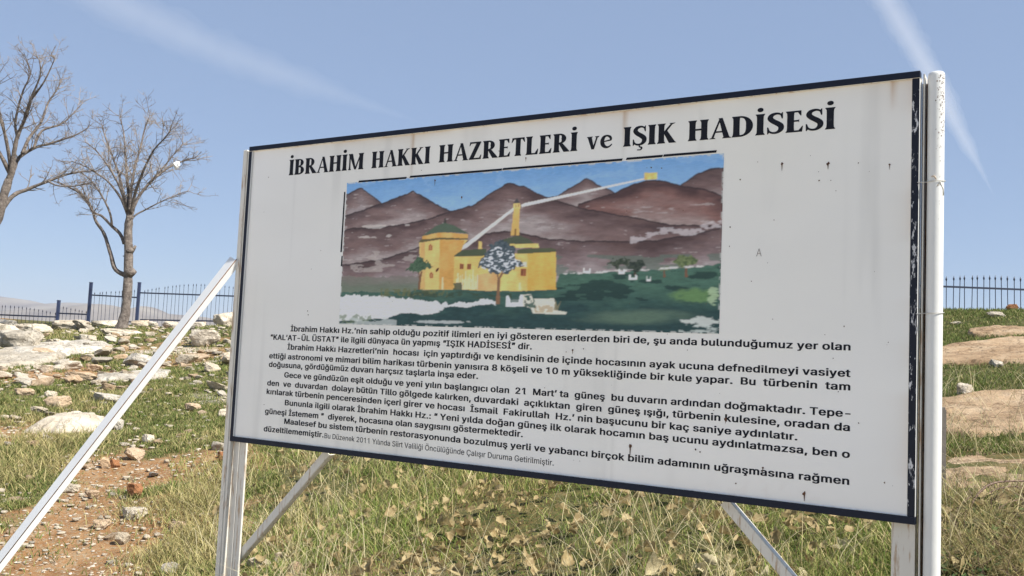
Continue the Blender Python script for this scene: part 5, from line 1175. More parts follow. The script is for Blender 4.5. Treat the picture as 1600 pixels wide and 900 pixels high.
WORDS = [('İBRAHİM', 452, 568), ('HAKKI', 581, 672), ('HAZRETLERİ', 686, 902), ('ve', 917, 957), ('IŞIK', 974, 1057), ('HADİSESİ', 1075, 1305)]
ba, bb = board(452, 274, REC), board(1303, 201.4, REC)
print('TITLE baseline', ba, bb)
for wi, (word, xa, xb) in enumerate(WORDS):
    polys, x = [], 0.0
    for ch in word:
        g, adv = glyph(ch)
        for q in g: polys.append([(p[0] + x, p[1]) for p in q])
        x += adv + .035
    xmin = min(p[0] for q in polys for p in q)
    xmax = max(p[0] for q in polys for p in q)
    ymid = 274 + (201.4 - 274) * (xa - 452) / (1303 - 452)
    ua = board(xa, ymid - 14, REC)[0]
    ub = board(xb, ymid - 14, REC)[0]
    items = []
    for q in polys:
        vs2 = []
        for p in q:
            u_ = ua + (p[0] - xmin) / (xmax - xmin) * (ub - ua)
            vbase = ba[1] + (bb[1] - ba[1]) * (u_ - ba[0]) / (bb[0] - ba[0])
            vs2.append((u_, Z0 + vbase + p[1] * .0735))
        ar = sum(vs2[i][0] * vs2[(i + 1) % len(vs2)][1] - vs2[(i + 1) % len(vs2)][0] * vs2[i][1] for i in range(len(vs2)))
        if ar < 0: vs2 = vs2[::-1]
        items.append((vs2, [tuple(range(len(vs2)))]))
    o = to_plain_mesh(items, 'title_word', M_ink, REC - .0007)
    bm = bmesh.new()                       # lift each stroke a hair so that no two faces share a plane
    bm.from_mesh(o.data)
    for k, f_ in enumerate(bm.faces):
        for v_ in f_.verts: v_.co.y -= .000004 * (k % 40)
    bmesh.ops.triangulate(bm, faces=bm.faces)
    bm.to_mesh(o.data)
    bm.free()

# ------------------------------------------------------------------ the painted landscape
SHADE = .62          # the board hangs in shade: photo value / this = paint colour
pc = [board(541, 287.5, REC), board(1131, 238, REC), board(1124, 521, REC), board(531, 507, REC)]
print('PICTURE corners', pc)
pu0 = (pc[0][0] + pc[3][0]) / 2
pu1 = (pc[1][0] + pc[2][0]) / 2
pv1 = (pc[0][1] + pc[1][1]) / 2
pv0 = (pc[2][1] + pc[3][1]) / 2
gw, gh = 620, 330
gu = np.linspace(pu0, pu1, gw)
gv = np.linspace(pv0, pv1, gh)
GU, GV = np.meshgrid(gu, gv)
# where each point of the picture was seen on the board photograph (only to lay out the painted motifs)
wp = BL[None, :] - NRM * REC + GU.reshape(-1, 1) * U + np.stack([np.zeros(GU.size), np.zeros(GU.size), GV.ravel()], 1)
q = (wp - np.array([0, 0, EYE])) @ R
X = (800 - F * q[:, 0] / q[:, 2]).reshape(gh, gw)
Y = (450 + F * q[:, 1] / q[:, 2]).reshape(gh, gw)
nb = fbm(GU * 10, GV * 40, 3, 5)            # long level brush strokes
nb2 = fbm(GU * 40, GV * 120, 13, 4)
nb3 = fbm(GU * 70, GV * 70, 23, 3)
wob = (fbm(GU * 45, GV * 45, 33, 3) - .5)
IMG = np.zeros((gh, gw, 3))


def inside(poly, dx=0.0, dy=0.0):
    x, y = X + dx, Y + dy
    m = np.zeros(X.shape, bool)
    n_ = len(poly)
    for i in range(n_):
        x1, y1 = poly[i]
        x2, y2 = poly[(i + 1) % n_]
        if y1 == y2: continue
        cnd = ((y1 > y) != (y2 > y)) & (x < (x2 - x1) * (y - y1) / (y2 - y1) + x1)
        m ^= cnd
    return m


def rgb(c): return lin(c)


def put(mask, c, a=1.0):
    global IMG
    m = np.clip(mask.astype(float) * a, 0, 1)[..., None]
    IMG = IMG * (1 - m) + (c if isinstance(c, np.ndarray) and c.ndim == 3 else rgb(c)) * m


def below(prof):
    return Y - np.interp(X, [p[0] for p in prof], [p[1] for p in prof], left=9999, right=9999)


def A_(x, y): return (520 + x / 3.103, 230 + y / 3.103)
def B_(x, y): return (820 + x / 3.103, 230 + y / 3.103)


def grad(c0, c1, t):
    t = np.clip(t, 0, 1)[..., None]
    return rgb(c0) * (1 - t) + rgb(c1) * t


# sky
ty = (Y - (287 - .084 * (X - 541))) / 60
IMG = grad((88, 138, 186), (124, 164, 200), ty + .5 * (nb - .5))
put(fbm(GU * 12, GV * 26, 43, 4) > .66, (150, 180, 205), .16)


def hill(prof, c_top, c_mid, c_low, hgt_, seed, wobble=3.0):
    d = below(prof) + wob * wobble
    t = d / hgt_ + .9 * (fbm(GU * 8, GV * 30, seed, 5) - .5)
    c = np.where((t < .5)[..., None], grad(c_top, c_mid, t * 2), grad(c_mid, c_low, t * 2 - 1))
    c = c * (.70 + .30 * nb2 + .32 * fbm(GU * 16, GV * 150 + GU * 20, seed + 80, 4))[..., None] * np.array([1.16, 1.20, 1.17])
    put(d > 0, c)
    put((np.abs(d - 1.0) < 1.2), (52, 42, 44), .75)
    put((d > 2) & (fbm(GU * 22, GV * 130, seed + 50, 4) > .735) & (t > .25), (172, 162, 158), .5)
    put((d > 2) & (t < .9), (114, 88, 82), .35 * sstep(.5, .75, nb))


hill([A_(-100, 260), A_(60, 232), A_(140, 194), A_(180, 225), A_(240, 272), A_(260, 300), (700, 400), (1500, 500)], (74, 58, 60), (104, 84, 82), (130, 116, 116), 30, 101)
hill([(500, 345), A_(60, 330), A_(160, 300), A_(280, 255), A_(390, 212), A_(440, 238), A_(500, 275), A_(565, 305), A_(640, 330), (900, 420)], (66, 52, 54), (102, 80, 78), (136, 120, 118), 36, 102)
hill([(750, 345), B_(100, 245), B_(160, 235), B_(240, 185), B_(300, 148), B_(350, 178), B_(430, 215), (1010, 330)], (80, 62, 62), (112, 92, 90), (140, 126, 124), 30, 103)
hill([(1020, 300), B_(750, 185), B_(830, 130), B_(920, 98), B_(970, 100), (1150, 268)], (70, 54, 54), (96, 74, 72), (124, 106, 104), 45, 104)
hill([(900, 330), B_(260, 275), B_(340, 250), B_(430, 225), B_(500, 190), B_(590, 158), B_(660, 160), B_(760, 185), B_(880, 205), B_(965, 235), (1150, 320)],
     (66, 46, 46), (112, 78, 72), (136, 116, 112), 60, 105)
hill([(500, 372), A_(90, 392), A_(200, 390), A_(330, 375), A_(470, 345), A_(570, 310), A_(680, 280), A_(760, 225), A_(855, 170), A_(930, 190), B_(70, 225), B_(150, 258), B_(260, 290), B_(400, 318), B_(560, 345), B_(700, 375), (1150, 352)],
     (72, 54, 54), (104, 82, 80), (136, 122, 120), 62, 106)
put((below([(500, 330), (560, 352), (640, 350), (700, 356), (1200, 360)]) > 0) & (X < 640) & (nb > .60) & (Y < 372), (186, 178, 170), .6)
hill([(500, 430), A_(40, 570), A_(150, 558), A_(260, 535), A_(360, 505), A_(430, 480), A_(560, 470), A_(680, 450), A_(730, 420), A_(830, 405), A_(900, 412), B_(0, 420), B_(120, 445), B_(300, 455), B_(480, 455), B_(640, 450), B_(800, 425), B_(950, 390), (1180, 350)],
     (70, 52, 52), (108, 88, 88), (138, 124, 124), 52, 107)
put((below([(500, 400), (540, 398), (640, 385), (700, 390), (1200, 400)]) > 0) & (X < 660) & (nb > .58) & (Y < 425) & (Y > 392), (170, 160, 152), .5)
put((X > 985) & (np.abs(Y - (371 - .13 * (X - 985) + 4 * np.sin(X / 14))) < 3.5 + 4 * nb3) & (nb2 > .42), (176, 166, 166), .75)
# green foothills
put((X > 860) & (below([(860, 398), (930, 398), (980, 400), (1040, 398), (1130, 396)]) > 0) & (nb > .45), (88, 104, 92), .7)
put((X < 660) & (Y > 432 + 8 * wob), grad((112, 106, 98), (88, 104, 84), (Y - 432) / 18 + (nb - .5)), .85)
# meadow
mead = below([(500, 458), (540, 456), (600, 456), (700, 452), (870, 440), (875, 428), (960, 425), (1000, 424), (1080, 418), (1140, 410)]) + wob * 5
gcol = grad((62, 96, 80), (34, 62, 62), (Y - 440) / 50 + 1.1 * (nb - .5))
gcol = gcol * (.78 + .5 * nb2)[..., None]
put(mead > 0, gcol)
put((mead > 3) & (X > 860) & (Y < 470) & (nb > .56), (26, 50, 48), .75)
lite = np.exp(-((X - 1085) / 42) ** 2 - ((Y - 462) / 13) ** 2)
put(mead > 0, (96, 132, 72), .75 * sstep(.25, .7, lite * (.4 + nb2)))
put(mead > 0, (96, 120, 96), .6 * sstep(.25, .85, np.exp(-((X - 1000) / 110) ** 2 - ((Y - 495) / 14) ** 2) * (.4 + nb)))
put((mead > 0) & (np.exp(-((X - 1095) / 40) ** 2 - ((Y - 502) / 11) ** 2) * (.35 + nb2 * 1.2) > .62), (186, 190, 182), .85)
put((mead > 0) & (np.exp(-((X - 1115) / 14) ** 2 - ((Y - 462) / 22) ** 2) * (.35 + nb2 * 1.2) > .70), (160, 182, 140), .7)
put((mead > 0) & (X > 1060) & (Y > 505) & (nb2 > .58), (176, 184, 176), .8)
# bare white ground where the paint has worn off
wd_ = below([(500, 464), (560, 461), (640, 466), (700, 474), (760, 468), (775, 470)])
wb_ = below([(500, 506), (560, 502), (600, 498), (650, 488), (700, 483), (775, 478)])
white_m = (wd_ + wob * 10 > 0) & (wb_ + 22 * (nb - .5) < 0) & (X < 778)
put(white_m, (190, 190, 186))
put((X < 580) & (Y > 492 + wob * 10) & (nb3 > .50) & (np.abs(Y - (500 + .0 * X)) < 12), (96, 112, 84), .7)
put((X < 640) & (Y > 500 + 24 * (nb - .5)) & (X < 620), (176, 182, 178), .6)
put(np.exp(-((X - 690) / 55) ** 2 - ((Y - 503) / 3.2) ** 2) * (.4 + nb2) > .5, (180, 184, 180), .7)
put((np.abs(Y - 457) < 6 + 6 * wob) & (X > 595) & (X < 700) & (nb3 > .42), (96, 98, 58), .7)
put((np.abs(Y - 461 - 2 * np.sin(X / 9)) < 4) & (X > 640) & (X < 800) & (nb2 > .46), (52, 66, 48), .75)
# ray of light over the hills, from the wall on the hill to the tower and down to the tomb
put(inside([B_(580, 150), B_(577, 158), B_(0, 288), A_(915, 291), A_(915, 278), B_(0, 271)]), (198, 194, 186))
put(inside([A_(880, 290), A_(880, 306), A_(650, 488), A_(620, 500), A_(630, 478)]), (198, 192, 182))
put(inside([B_(580, 125), B_(643, 122), B_(643, 156), B_(580, 160)], wob), np.clip(grad((196, 160, 70), (222, 188, 96), nb3 * 2 - .5), 0, 1))
# tower
yel = (196, 152, 62)
yel_l = (214, 178, 96)
yel_d = (178, 122, 42)
def wall(poly, c0, c1, vert=False):
    t = fbm(GU * 25, GV * 18, 77, 4) * 1.6 - .3
    put(inside(poly, wob * .8, wob * .8), grad(c0, c1, t))
wall([A_(882, 275), A_(906, 275), A_(904, 428), A_(862, 430)], (190, 142, 58), (216, 170, 84))
wall([A_(878, 272), A_(910, 272), A_(910, 298), A_(876, 298)], (206, 164, 84), (222, 184, 104))
put(inside([A_(893, 246), A_(910, 272), A_(876, 272)]), (72, 70, 72))
for (x_, y_) in ((886, 284), (898, 283)):
    put(inside([A_(x_, y_ - 6), A_(x_ + 5, y_ - 6), A_(x_ + 5, y_ + 8), A_(x_, y_ + 8)]), (96, 66, 44))
put(inside([A_(883, 395), A_(890, 395), A_(890, 428), A_(880, 428)], wob * 2), (120, 92, 44))
# small turret and low halls
wall([A_(708, 456), A_(722, 456), A_(724, 494), A_(706, 494)], yel_l, yel)
put(inside([A_(822, 448), A_(880, 432), A_(915, 430), A_(972, 466), A_(975, 472), A_(830, 472)], wob), (74, 82, 62))
put(inside([B_(0, 438), B_(20, 445), B_(45, 466), B_(0, 472)]), (74, 82, 62))
wall([A_(830, 470), B_(65, 468), B_(70, 488), A_(830, 490)], (206, 166, 76), (222, 190, 104))
wall([A_(588, 525), A_(740, 522), B_(152, 505), B_(152, 690), A_(940, 697), A_(800, 697), A_(585, 690)], (198, 160, 72), (220, 186, 100))
wall([A_(945, 515), B_(152, 505), B_(152, 690), A_(945, 695)], (198, 150, 48), (214, 170, 70))
wall([A_(700, 620), A_(800, 600), A_(800, 697), A_(700, 697)], (190, 144, 82), (208, 170, 106))
put(inside([A_(588, 530), A_(605, 508), A_(640, 498), A_(745, 492), A_(745, 526)], wob), (70, 80, 58))
put(inside([A_(895, 498), B_(0, 492), B_(130, 490), B_(152, 496), B_(152, 508), B_(0, 516), A_(895, 518)], wob), (78, 84, 58))
for (x_, y_, w_, h_) in ((616, 565, 19, 27), (652, 565, 19, 27), (912, 590, 26, 34)):
    put(inside([A_(x_, y_), A_(x_ + w_, y_), A_(x_ + w_, y_ + h_), A_(x_, y_ + h_)]), (140, 78, 40))
    put(inside([A_(x_ + 3, y_ + 3), A_(x_ + w_ - 3, y_ + 3), A_(x_ + w_ - 3, y_ + h_ - 3), A_(x_ + 3, y_ + h_ - 3)]), (112, 58, 32))
    put(inside([A_(x_ + w_ / 2 - 1, y_), A_(x_ + w_ / 2 + 1.5, y_), A_(x_ + w_ / 2 + 1.5, y_ + h_), A_(x_ + w_ / 2 - 1, y_ + h_)]), (150, 100, 60))
put(inside([B_(-6, 590), B_(6, 590), B_(6, 622), B_(-6, 622)]), (140, 78, 40))
put(inside([B_(-8, 556), B_(10, 556), B_(10, 580), B_(-8, 580)]), (200, 190, 170))
# eight sided tomb
wall([A_(420, 462), A_(520, 446), A_(655, 450), A_(590, 520), A_(585, 692), A_(425, 690)], yel_l, (206, 166, 84))
wall([A_(520, 446), A_(640, 450), A_(625, 500), A_(590, 525), A_(585, 690), A_(516, 690)], (186, 134, 50), (206, 158, 76))
wall([A_(425, 466), A_(448, 460), A_(448, 690), A_(425, 688)], (190, 148, 78), (200, 164, 92))
put(inside([A_(415, 462), A_(430, 446), A_(520, 436), A_(655, 440), A_(658, 448), A_(520, 448), A_(430, 462)]), (88, 84, 52))
wall([A_(435, 432), A_(520, 412), A_(655, 422), A_(655, 442), A_(520, 438), A_(435, 448)], (196, 140, 56), (210, 170, 90))
put(inside([A_(432, 432), A_(500, 382), A_(545, 366), A_(590, 380), A_(662, 420), A_(560, 412), A_(500, 416)], wob), (76, 92, 74))
put(inside([A_(542, 344), A_(549, 344), A_(552, 368), A_(538, 368)]), (64, 62, 56))
for (x_, y_) in ((466, 470), (470, 606)):
    put(inside([A_(x_, y_ + 30), A_(x_, y_ + 8), A_(x_ + 8, y_ - 2), A_(x_ + 17, y_ + 8), A_(x_ + 17, y_ + 30)]), (150, 88, 44))
    put(inside([A_(x_ + 4, y_ + 26), A_(x_ + 4, y_ + 9), A_(x_ + 13, y_ + 9), A_(x_ + 13, y_ + 26)]), (170, 118, 70))
put(inside([A_(498, 600), A_(505, 588), A_(518, 582), A_(512, 598), A_(500, 608)], wob * 2), (70, 34, 24))
# white gravestones and fence in front
for x_ in range(600, 705, 9):
    put(inside([A_(x_, 640 - (x_ % 4) * 8), A_(x_ + 4, 640 - (x_ % 4) * 8), A_(x_ + 5, 688), A_(x_ - 1, 688)], wob), (212, 196, 166), .75)
for x_, y_ in ((605, 610), (642, 600), (678, 592), (530, 630), (905, 655)):
    put(inside([A_(x_, y_), A_(x_ + 6, y_), A_(x_ + 9, 692), A_(x_ - 4, 692)], wob), (214, 190, 140), .8)
put(inside([A_(588, 660), A_(625, 655), A_(627, 690), A_(586, 690)], wob * 4), (62, 74, 54), .9)
# trees
def tree_blob(poly, c0, c1, white=0.0, d=4):
    m = inside(poly, wob * d * 3.4, (nb3 - .5) * d * 3.4)
    put(m, grad(c0, c1, fbm(GU * 130, GV * 200, 58, 3) * 2.6 - .8))
    if white: put(m & (fbm(GU * 60, GV * 110, 57, 3) > 1 - white), (196, 200, 204), .9)
put(inside([A_(792, 600), A_(800, 640), A_(790, 760), A_(810, 762), A_(812, 640), A_(835, 600), A_(822, 600), A_(806, 630), A_(800, 600)]), (124, 90, 62))
tree_blob([A_(700, 575), A_(725, 520), A_(770, 470), A_(815, 446), A_(870, 462), A_(895, 500), A_(892, 545), A_(930, 572), A_(870, 600), A_(815, 612), A_(770, 606), A_(735, 590)], (52, 66, 74), (80, 92, 96), 0)
put(inside([A_(705, 575), A_(735, 520), A_(790, 480), A_(870, 500), A_(925, 572), A_(820, 608), A_(760, 602)], wob * 9) & (fbm(GU * 85, GV * 190, 57, 3) > .585), (200, 204, 208), .92)
put(inside([A_(414, 600), A_(418, 640), A_(412, 690), A_(424, 690), A_(428, 640), A_(436, 602), A_(428, 602), A_(421, 625), A_(418, 600)]), (112, 80, 54))
tree_blob([A_(352, 595), A_(378, 560), A_(410, 532), A_(440, 542), A_(462, 562), A_(488, 578), A_(450, 598), A_(410, 608), A_(380, 598)], (48, 74, 54), (74, 98, 72))
put(inside([B_(530, 590), B_(540, 590), B_(542, 625), B_(530, 625)]), (70, 60, 44))
put(inside([B_(672, 595), B_(680, 595), B_(682, 632), B_(670, 632)]), (112, 76, 54))
put(inside([B_(778, 575), B_(788, 575), B_(790, 632), B_(776, 632)]), (112, 76, 54))
tree_blob([B_(400, 560), B_(430, 540), B_(475, 535), B_(520, 550), B_(500, 572), B_(440, 580)], (40, 52, 42), (70, 78, 60))
tree_blob([B_(490, 585), B_(520, 558), B_(565, 550), B_(600, 570), B_(570, 595), B_(520, 600)], (36, 46, 42), (60, 70, 58))
tree_blob([B_(640, 585), B_(665, 568), B_(705, 575), B_(700, 592), B_(660, 600)], (76, 96, 62), (104, 118, 80))
tree_blob([B_(705, 555), B_(745, 532), B_(800, 530), B_(835, 548), B_(815, 572), B_(760, 580), B_(720, 572)], (70, 86, 52), (110, 122, 76))
for (x_, y_, s_) in ((282, 585, 1.0), (455, 590, .8), (505, 618, 1.1), (590, 625, .6)):
    put(inside([B_(x_, y_), B_(x_ + 8 * s_, y_), B_(x_ + 8 * s_, y_ + 14), B_(x_ + 30 * s_, y_ + 14), B_(x_ + 30 * s_, y_), B_(x_ + 38 * s_, y_ + 4), B_(x_ + 36 * s_, y_ + 26), B_(x_, y_ + 26)], wob * 2), (206, 204, 198))
put((np.abs(Y - (424 - .06 * (X - 960))) < 1.6) & (X > 880) & (X < 1100) & (nb2 > .5), (200, 196, 190), .8)
# grave enclosures in the foreground
W_ = (204, 206, 202)
for poly in ([(840, 722), (852, 718), (860, 740), (905, 738), (908, 714), (924, 714), (924, 772), (840, 774)],):
    put(inside([A_(*p) for p in poly], wob), W_)
put(inside([A_(860, 732), A_(904, 728), A_(903, 752), A_(862, 754)]), (60, 84, 76), .8)
put(inside([B_(-10, 715), B_(30, 712), B_(40, 735), B_(145, 733), B_(150, 790), B_(205, 800), B_(200, 812), B_(40, 806), B_(30, 780), B_(-10, 770)], wob * 3), (196, 190, 172))
put(inside([B_(45, 770), B_(140, 765), B_(138, 800), B_(50, 802)], wob * 2) & (nb3 > .45), (168, 148, 112), .8)
put(inside([B_(-5, 720), B_(30, 716), B_(28, 770), B_(0, 778)], wob * 6) & (nb3 > .48), (54, 76, 66), .9)
put(inside([B_(140, 790), B_(150, 740), B_(158, 770), B_(178, 742), B_(160, 792)]), (128, 118, 84), .8)
put(inside([A_(930, 720), A_(975, 712), A_(985, 780), A_(955, 778)], wob * 7) & (nb3 > .40), (52, 84, 72), .9)
# rubbed lower margin and little nicks
edge = np.minimum.reduce([(GU - pu0), (pu1 - GU), (GV - pv0), (pv1 - GV)])
put(edge < .004 * (nb3 > .55), (176, 176, 170), .8)
for _ in range(2):                         # brush edges run into each other
    IMG[1:-1, 1:-1] = (IMG[1:-1, 1:-1] * 2 + IMG[:-2, 1:-1] + IMG[2:, 1:-1] + IMG[1:-1, :-2] + IMG[1:-1, 2:]) / 6
IMG = IMG * (.90 + .20 * fbm(GU * 60, GV * 260, 71, 3))[..., None]
lum = IMG.mean(-1, keepdims=True)
IMG = np.clip((lum + (IMG - lum) * .86) / SHADE, 0, .80)
vts = np.stack([GU.ravel(), np.full(GU.size, REC - .0010), GV.ravel() + Z0], 1)
ii = np.arange(gw * gh).reshape(gh, gw)
fc = np.stack([ii[:-1, :-1], ii[:-1, 1:], ii[1:, 1:], ii[1:, :-1]], -1).reshape(-1)
link_mesh('painted_picture', fast_mesh('painted_picture', vts, fc, 4, IMG.reshape(-1, 3)), M_picture, sign)

# black line pieces round the picture
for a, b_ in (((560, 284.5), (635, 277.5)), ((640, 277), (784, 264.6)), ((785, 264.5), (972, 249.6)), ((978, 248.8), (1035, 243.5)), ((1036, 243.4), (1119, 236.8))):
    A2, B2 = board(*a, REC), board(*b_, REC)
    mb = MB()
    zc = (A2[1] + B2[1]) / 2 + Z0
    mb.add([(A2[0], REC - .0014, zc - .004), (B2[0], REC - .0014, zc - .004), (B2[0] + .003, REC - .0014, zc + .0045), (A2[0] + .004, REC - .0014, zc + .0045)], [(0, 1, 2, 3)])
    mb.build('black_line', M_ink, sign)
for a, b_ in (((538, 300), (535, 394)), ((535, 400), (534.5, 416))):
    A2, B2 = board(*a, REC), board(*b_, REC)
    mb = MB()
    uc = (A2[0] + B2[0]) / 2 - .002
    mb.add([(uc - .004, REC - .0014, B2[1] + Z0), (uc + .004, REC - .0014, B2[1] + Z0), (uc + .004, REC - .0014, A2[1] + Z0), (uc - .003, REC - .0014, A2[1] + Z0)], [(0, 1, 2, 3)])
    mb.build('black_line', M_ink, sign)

# rust pits and runs on the board face
mb = MB()
rr = random.Random(9)
spots = [(1222, 256, 2.2), (1294, 256, 2.6), (1390, 257, 1.6), (1157, 281, 1.2), (1280, 282, 1.2), (985, 697, 3.4), (1257, 771, 3.2), (1134, 655, 2.2), (895, 547, 1.8),
         (1192, 731, 1.8), (1087, 702, 1.5), (1094, 706, 1.3), (1319, 510, 1.2), (1342, 661, 1.0), (1382, 754, 1.2), (1150, 755, 1.2), (1172, 768, 1.3), (625, 713, 2.0),
         (822, 247, 1.6), (680, 282, 2.0), (722, 308, 1.8), (420, 277, 1.0), (481, 486, 1.2), (482, 492, 1.4), (885, 550, 1.1), (912, 545, 1), (1018, 262, 1.3), (1034, 263, 1.2),
         (1388, 535, .9), (1302, 560, .8), (413, 632, 1), (1140, 385, .9), (1141, 355, 1.2), (1310, 612, .8), (372, 664, .9), (780, 236, 1), (965, 170, .9)]
spots += [(rr.uniform(400, 1400), rr.uniform(240, 760), rr.uniform(.4, .9)) for _ in range(60)]
for px_, py_, s_ in spots:
    u_, v_ = board(px_, py_, REC)
    if not (.04 < u_ < SW - .04 and .05 < v_ < SH - .05): continue
    rad = s_ * .0021
    pts = []
    for k in range(9):
        a_ = 2 * math.pi * k / 9
        q_ = rad * rr.uniform(.55, 1.3)
        pts.append((u_ + q_ * math.cos(a_), REC - .0018, Z0 + v_ + q_ * math.sin(a_) * 1.1))
    mb.add(pts, [tuple(range(9))])
    if s_ > 1.5:
        ln = s_ * rr.uniform(.006, .012)
        mb.add([(u_ - rad * .4, REC - .0017, Z0 + v_), (u_ + rad * .4, REC - .0017, Z0 + v_), (u_ + rad * .1, REC - .0017, Z0 + v_ - ln), (u_ - rad * .1, REC - .0017, Z0 + v_ - ln)], [(0, 1, 2, 3)])
tag(mb.build('rust_spots', M_rust, sign), 'small rust pits with runs on the board face', kind='stuff')
# a pencilled letter A on the blank right side
mb = MB()
u_, v_ = board(1186, 395, REC)
for a_, b2 in (((-.008, -.012), (0, .014)), ((0, .014), (.008, -.012)), ((-.005, -.003), (.005, -.003))):
    mb.beam((u_ + a_[0], REC - .0013, Z0 + v_ + a_[1]), (u_ + b2[0], REC - .0013, Z0 + v_ + b2[1]), .0012, .0004, (1, 0, .3))
mb.build('pencil_letter', M_rust, sign)
# ------------------------------------------------------------------ fences
def fence(name, label, dist, posts, sections, pick, m_post, m_bar, z_drop, post_w, rail_h=.045):
    """posts: (photo x, top y, base y); sections: (x0, x1, rail y0, rail y1, low rail or None, tip function)"""
    b0 = at(posts[0][0], posts[0][2], dist)
    root = empty(name, tuple(b0))
    tag(root, label, 'fence')
    b0 = Vector(b0)
    for (px, yt, yb) in posts:
        a, c = at(px, yt, dist), at(px - .06 * (yb - yt), yb, dist)
        a, c = Vector(a), Vector(c)
        c.x = a.x
        mb_ = MB()
        h_ = post_w / 2
        a -= b0
        c -= b0
        mb_.box((a.x - h_, -h_, c.z - z_drop), (a.x + h_, h_, a.z))
        mb_.box((a.x - h_ * 1.15, -h_ * 1.15, a.z), (a.x + h_ * 1.15, h_ * 1.15, a.z + .02))
        mb_.build('post', m_post, root)
    for (x0, x1, r0, r1, low, tip, basey) in sections:
        A, B = Vector(at(x0, r0, dist)) - b0, Vector(at(x1, r1, dist)) - b0
        A.y = B.y = 0
        mb_ = MB()
        mb_.beam(A, B, .03, rail_h, (0, 1, 0))
        mb_.build('rail', m_bar, root)
        zl = None
        if low:
            A2, B2 = Vector(at(x0, low[0], dist)) - b0, Vector(at(x1, low[1], dist)) - b0
            A2.y = B2.y = 0
            mb_ = MB()
            mb_.beam(A2, B2, .03, rail_h, (0, 1, 0))
            mb_.build('rail', m_bar, root)
        n_ = int(round((x1 - x0) / pick))
        for k in range(1, n_):
            t_ = k / n_
            px = x0 + (x1 - x0) * t_
            tp = Vector(at(px, tip(t_), dist)) - b0
            bs = Vector(at(px, basey, dist)) - b0
            mb_ = MB()
            ln = random.gauss(0, .016)
            mb_.tube([(tp.x, -.0, bs.z - z_drop), (tp.x + ln, 0, tp.z - .07)], .0068, 5, cap=False)
            mb_.tube([(tp.x + ln, 0, tp.z - .085), (tp.x + ln, 0, tp.z - .055), (tp.x + ln, 0, tp.z)], [.007, .016, .002], 5)
            mb_.build('picket', m_bar, root)
    return root


fence('iron_fence', 'blue iron picket fence stepping down behind the rocks at left', 30.0,
      [(-72, 455, 503), (92, 470, 506), (142.5, 442, 503), (218, 442, 501), (402, 446, 503)],
      [(-72, 92, 489, 495.5, None, lambda t: 482 - 9 * math.sin(math.pi * min(1, t * 1.0)) + 7 * t, 510),
       (92, 141, 489.5, 491.5, None, lambda t: 477 + 10 * t, 506),
       (143, 217, 461, 465, (502, 503), lambda t: 456.5 - 4.5 * t, 503),
       (219, 402, 457.5, 464, (499.5, 503), lambda t: 454 - 11 * math.sin(math.pi * t) - 0 * t, 503)],
      6.4, M_fence, M_fence_dark, .45, .085)
fence('iron_fence', 'thin dark picket fence on the grassy ridge at right', 15.5,
      [(1392, 428, 486), (1702, 436, 492), (2012, 450, 506)],
      [(1392, 1702, 444.5, 456.5, None, lambda t: 439 - 12 * math.sin(math.pi * t) + 6 * t, 490),
       (1702, 2012, 458.5, 470.5, None, lambda t: 453 - 12 * math.sin(math.pi * t) + 6 * t, 504)],
      9.6, M_fence_dark, M_fence_dark, .5, .07, .03)

# ------------------------------------------------------------------ bare trees
def spline(pts, n):
    P_ = [Vector(p) for p in pts]
    out = []
    k = len(P_)
    for j in range(n):
        tt = j / (n - 1) * (k - 1)
        i = min(int(tt), k - 2)
        f = tt - i
        p0, p1, p2, p3 = P_[max(i - 1, 0)], P_[i], P_[i + 1], P_[min(i + 2, k - 1)]
        out.append(.5 * ((2 * p1) + (p2 - p0) * f + (2 * p0 - 5 * p1 + 4 * p2 - p3) * f * f + (3 * p1 - p0 - 3 * p2 + p3) * f ** 3))
    return out


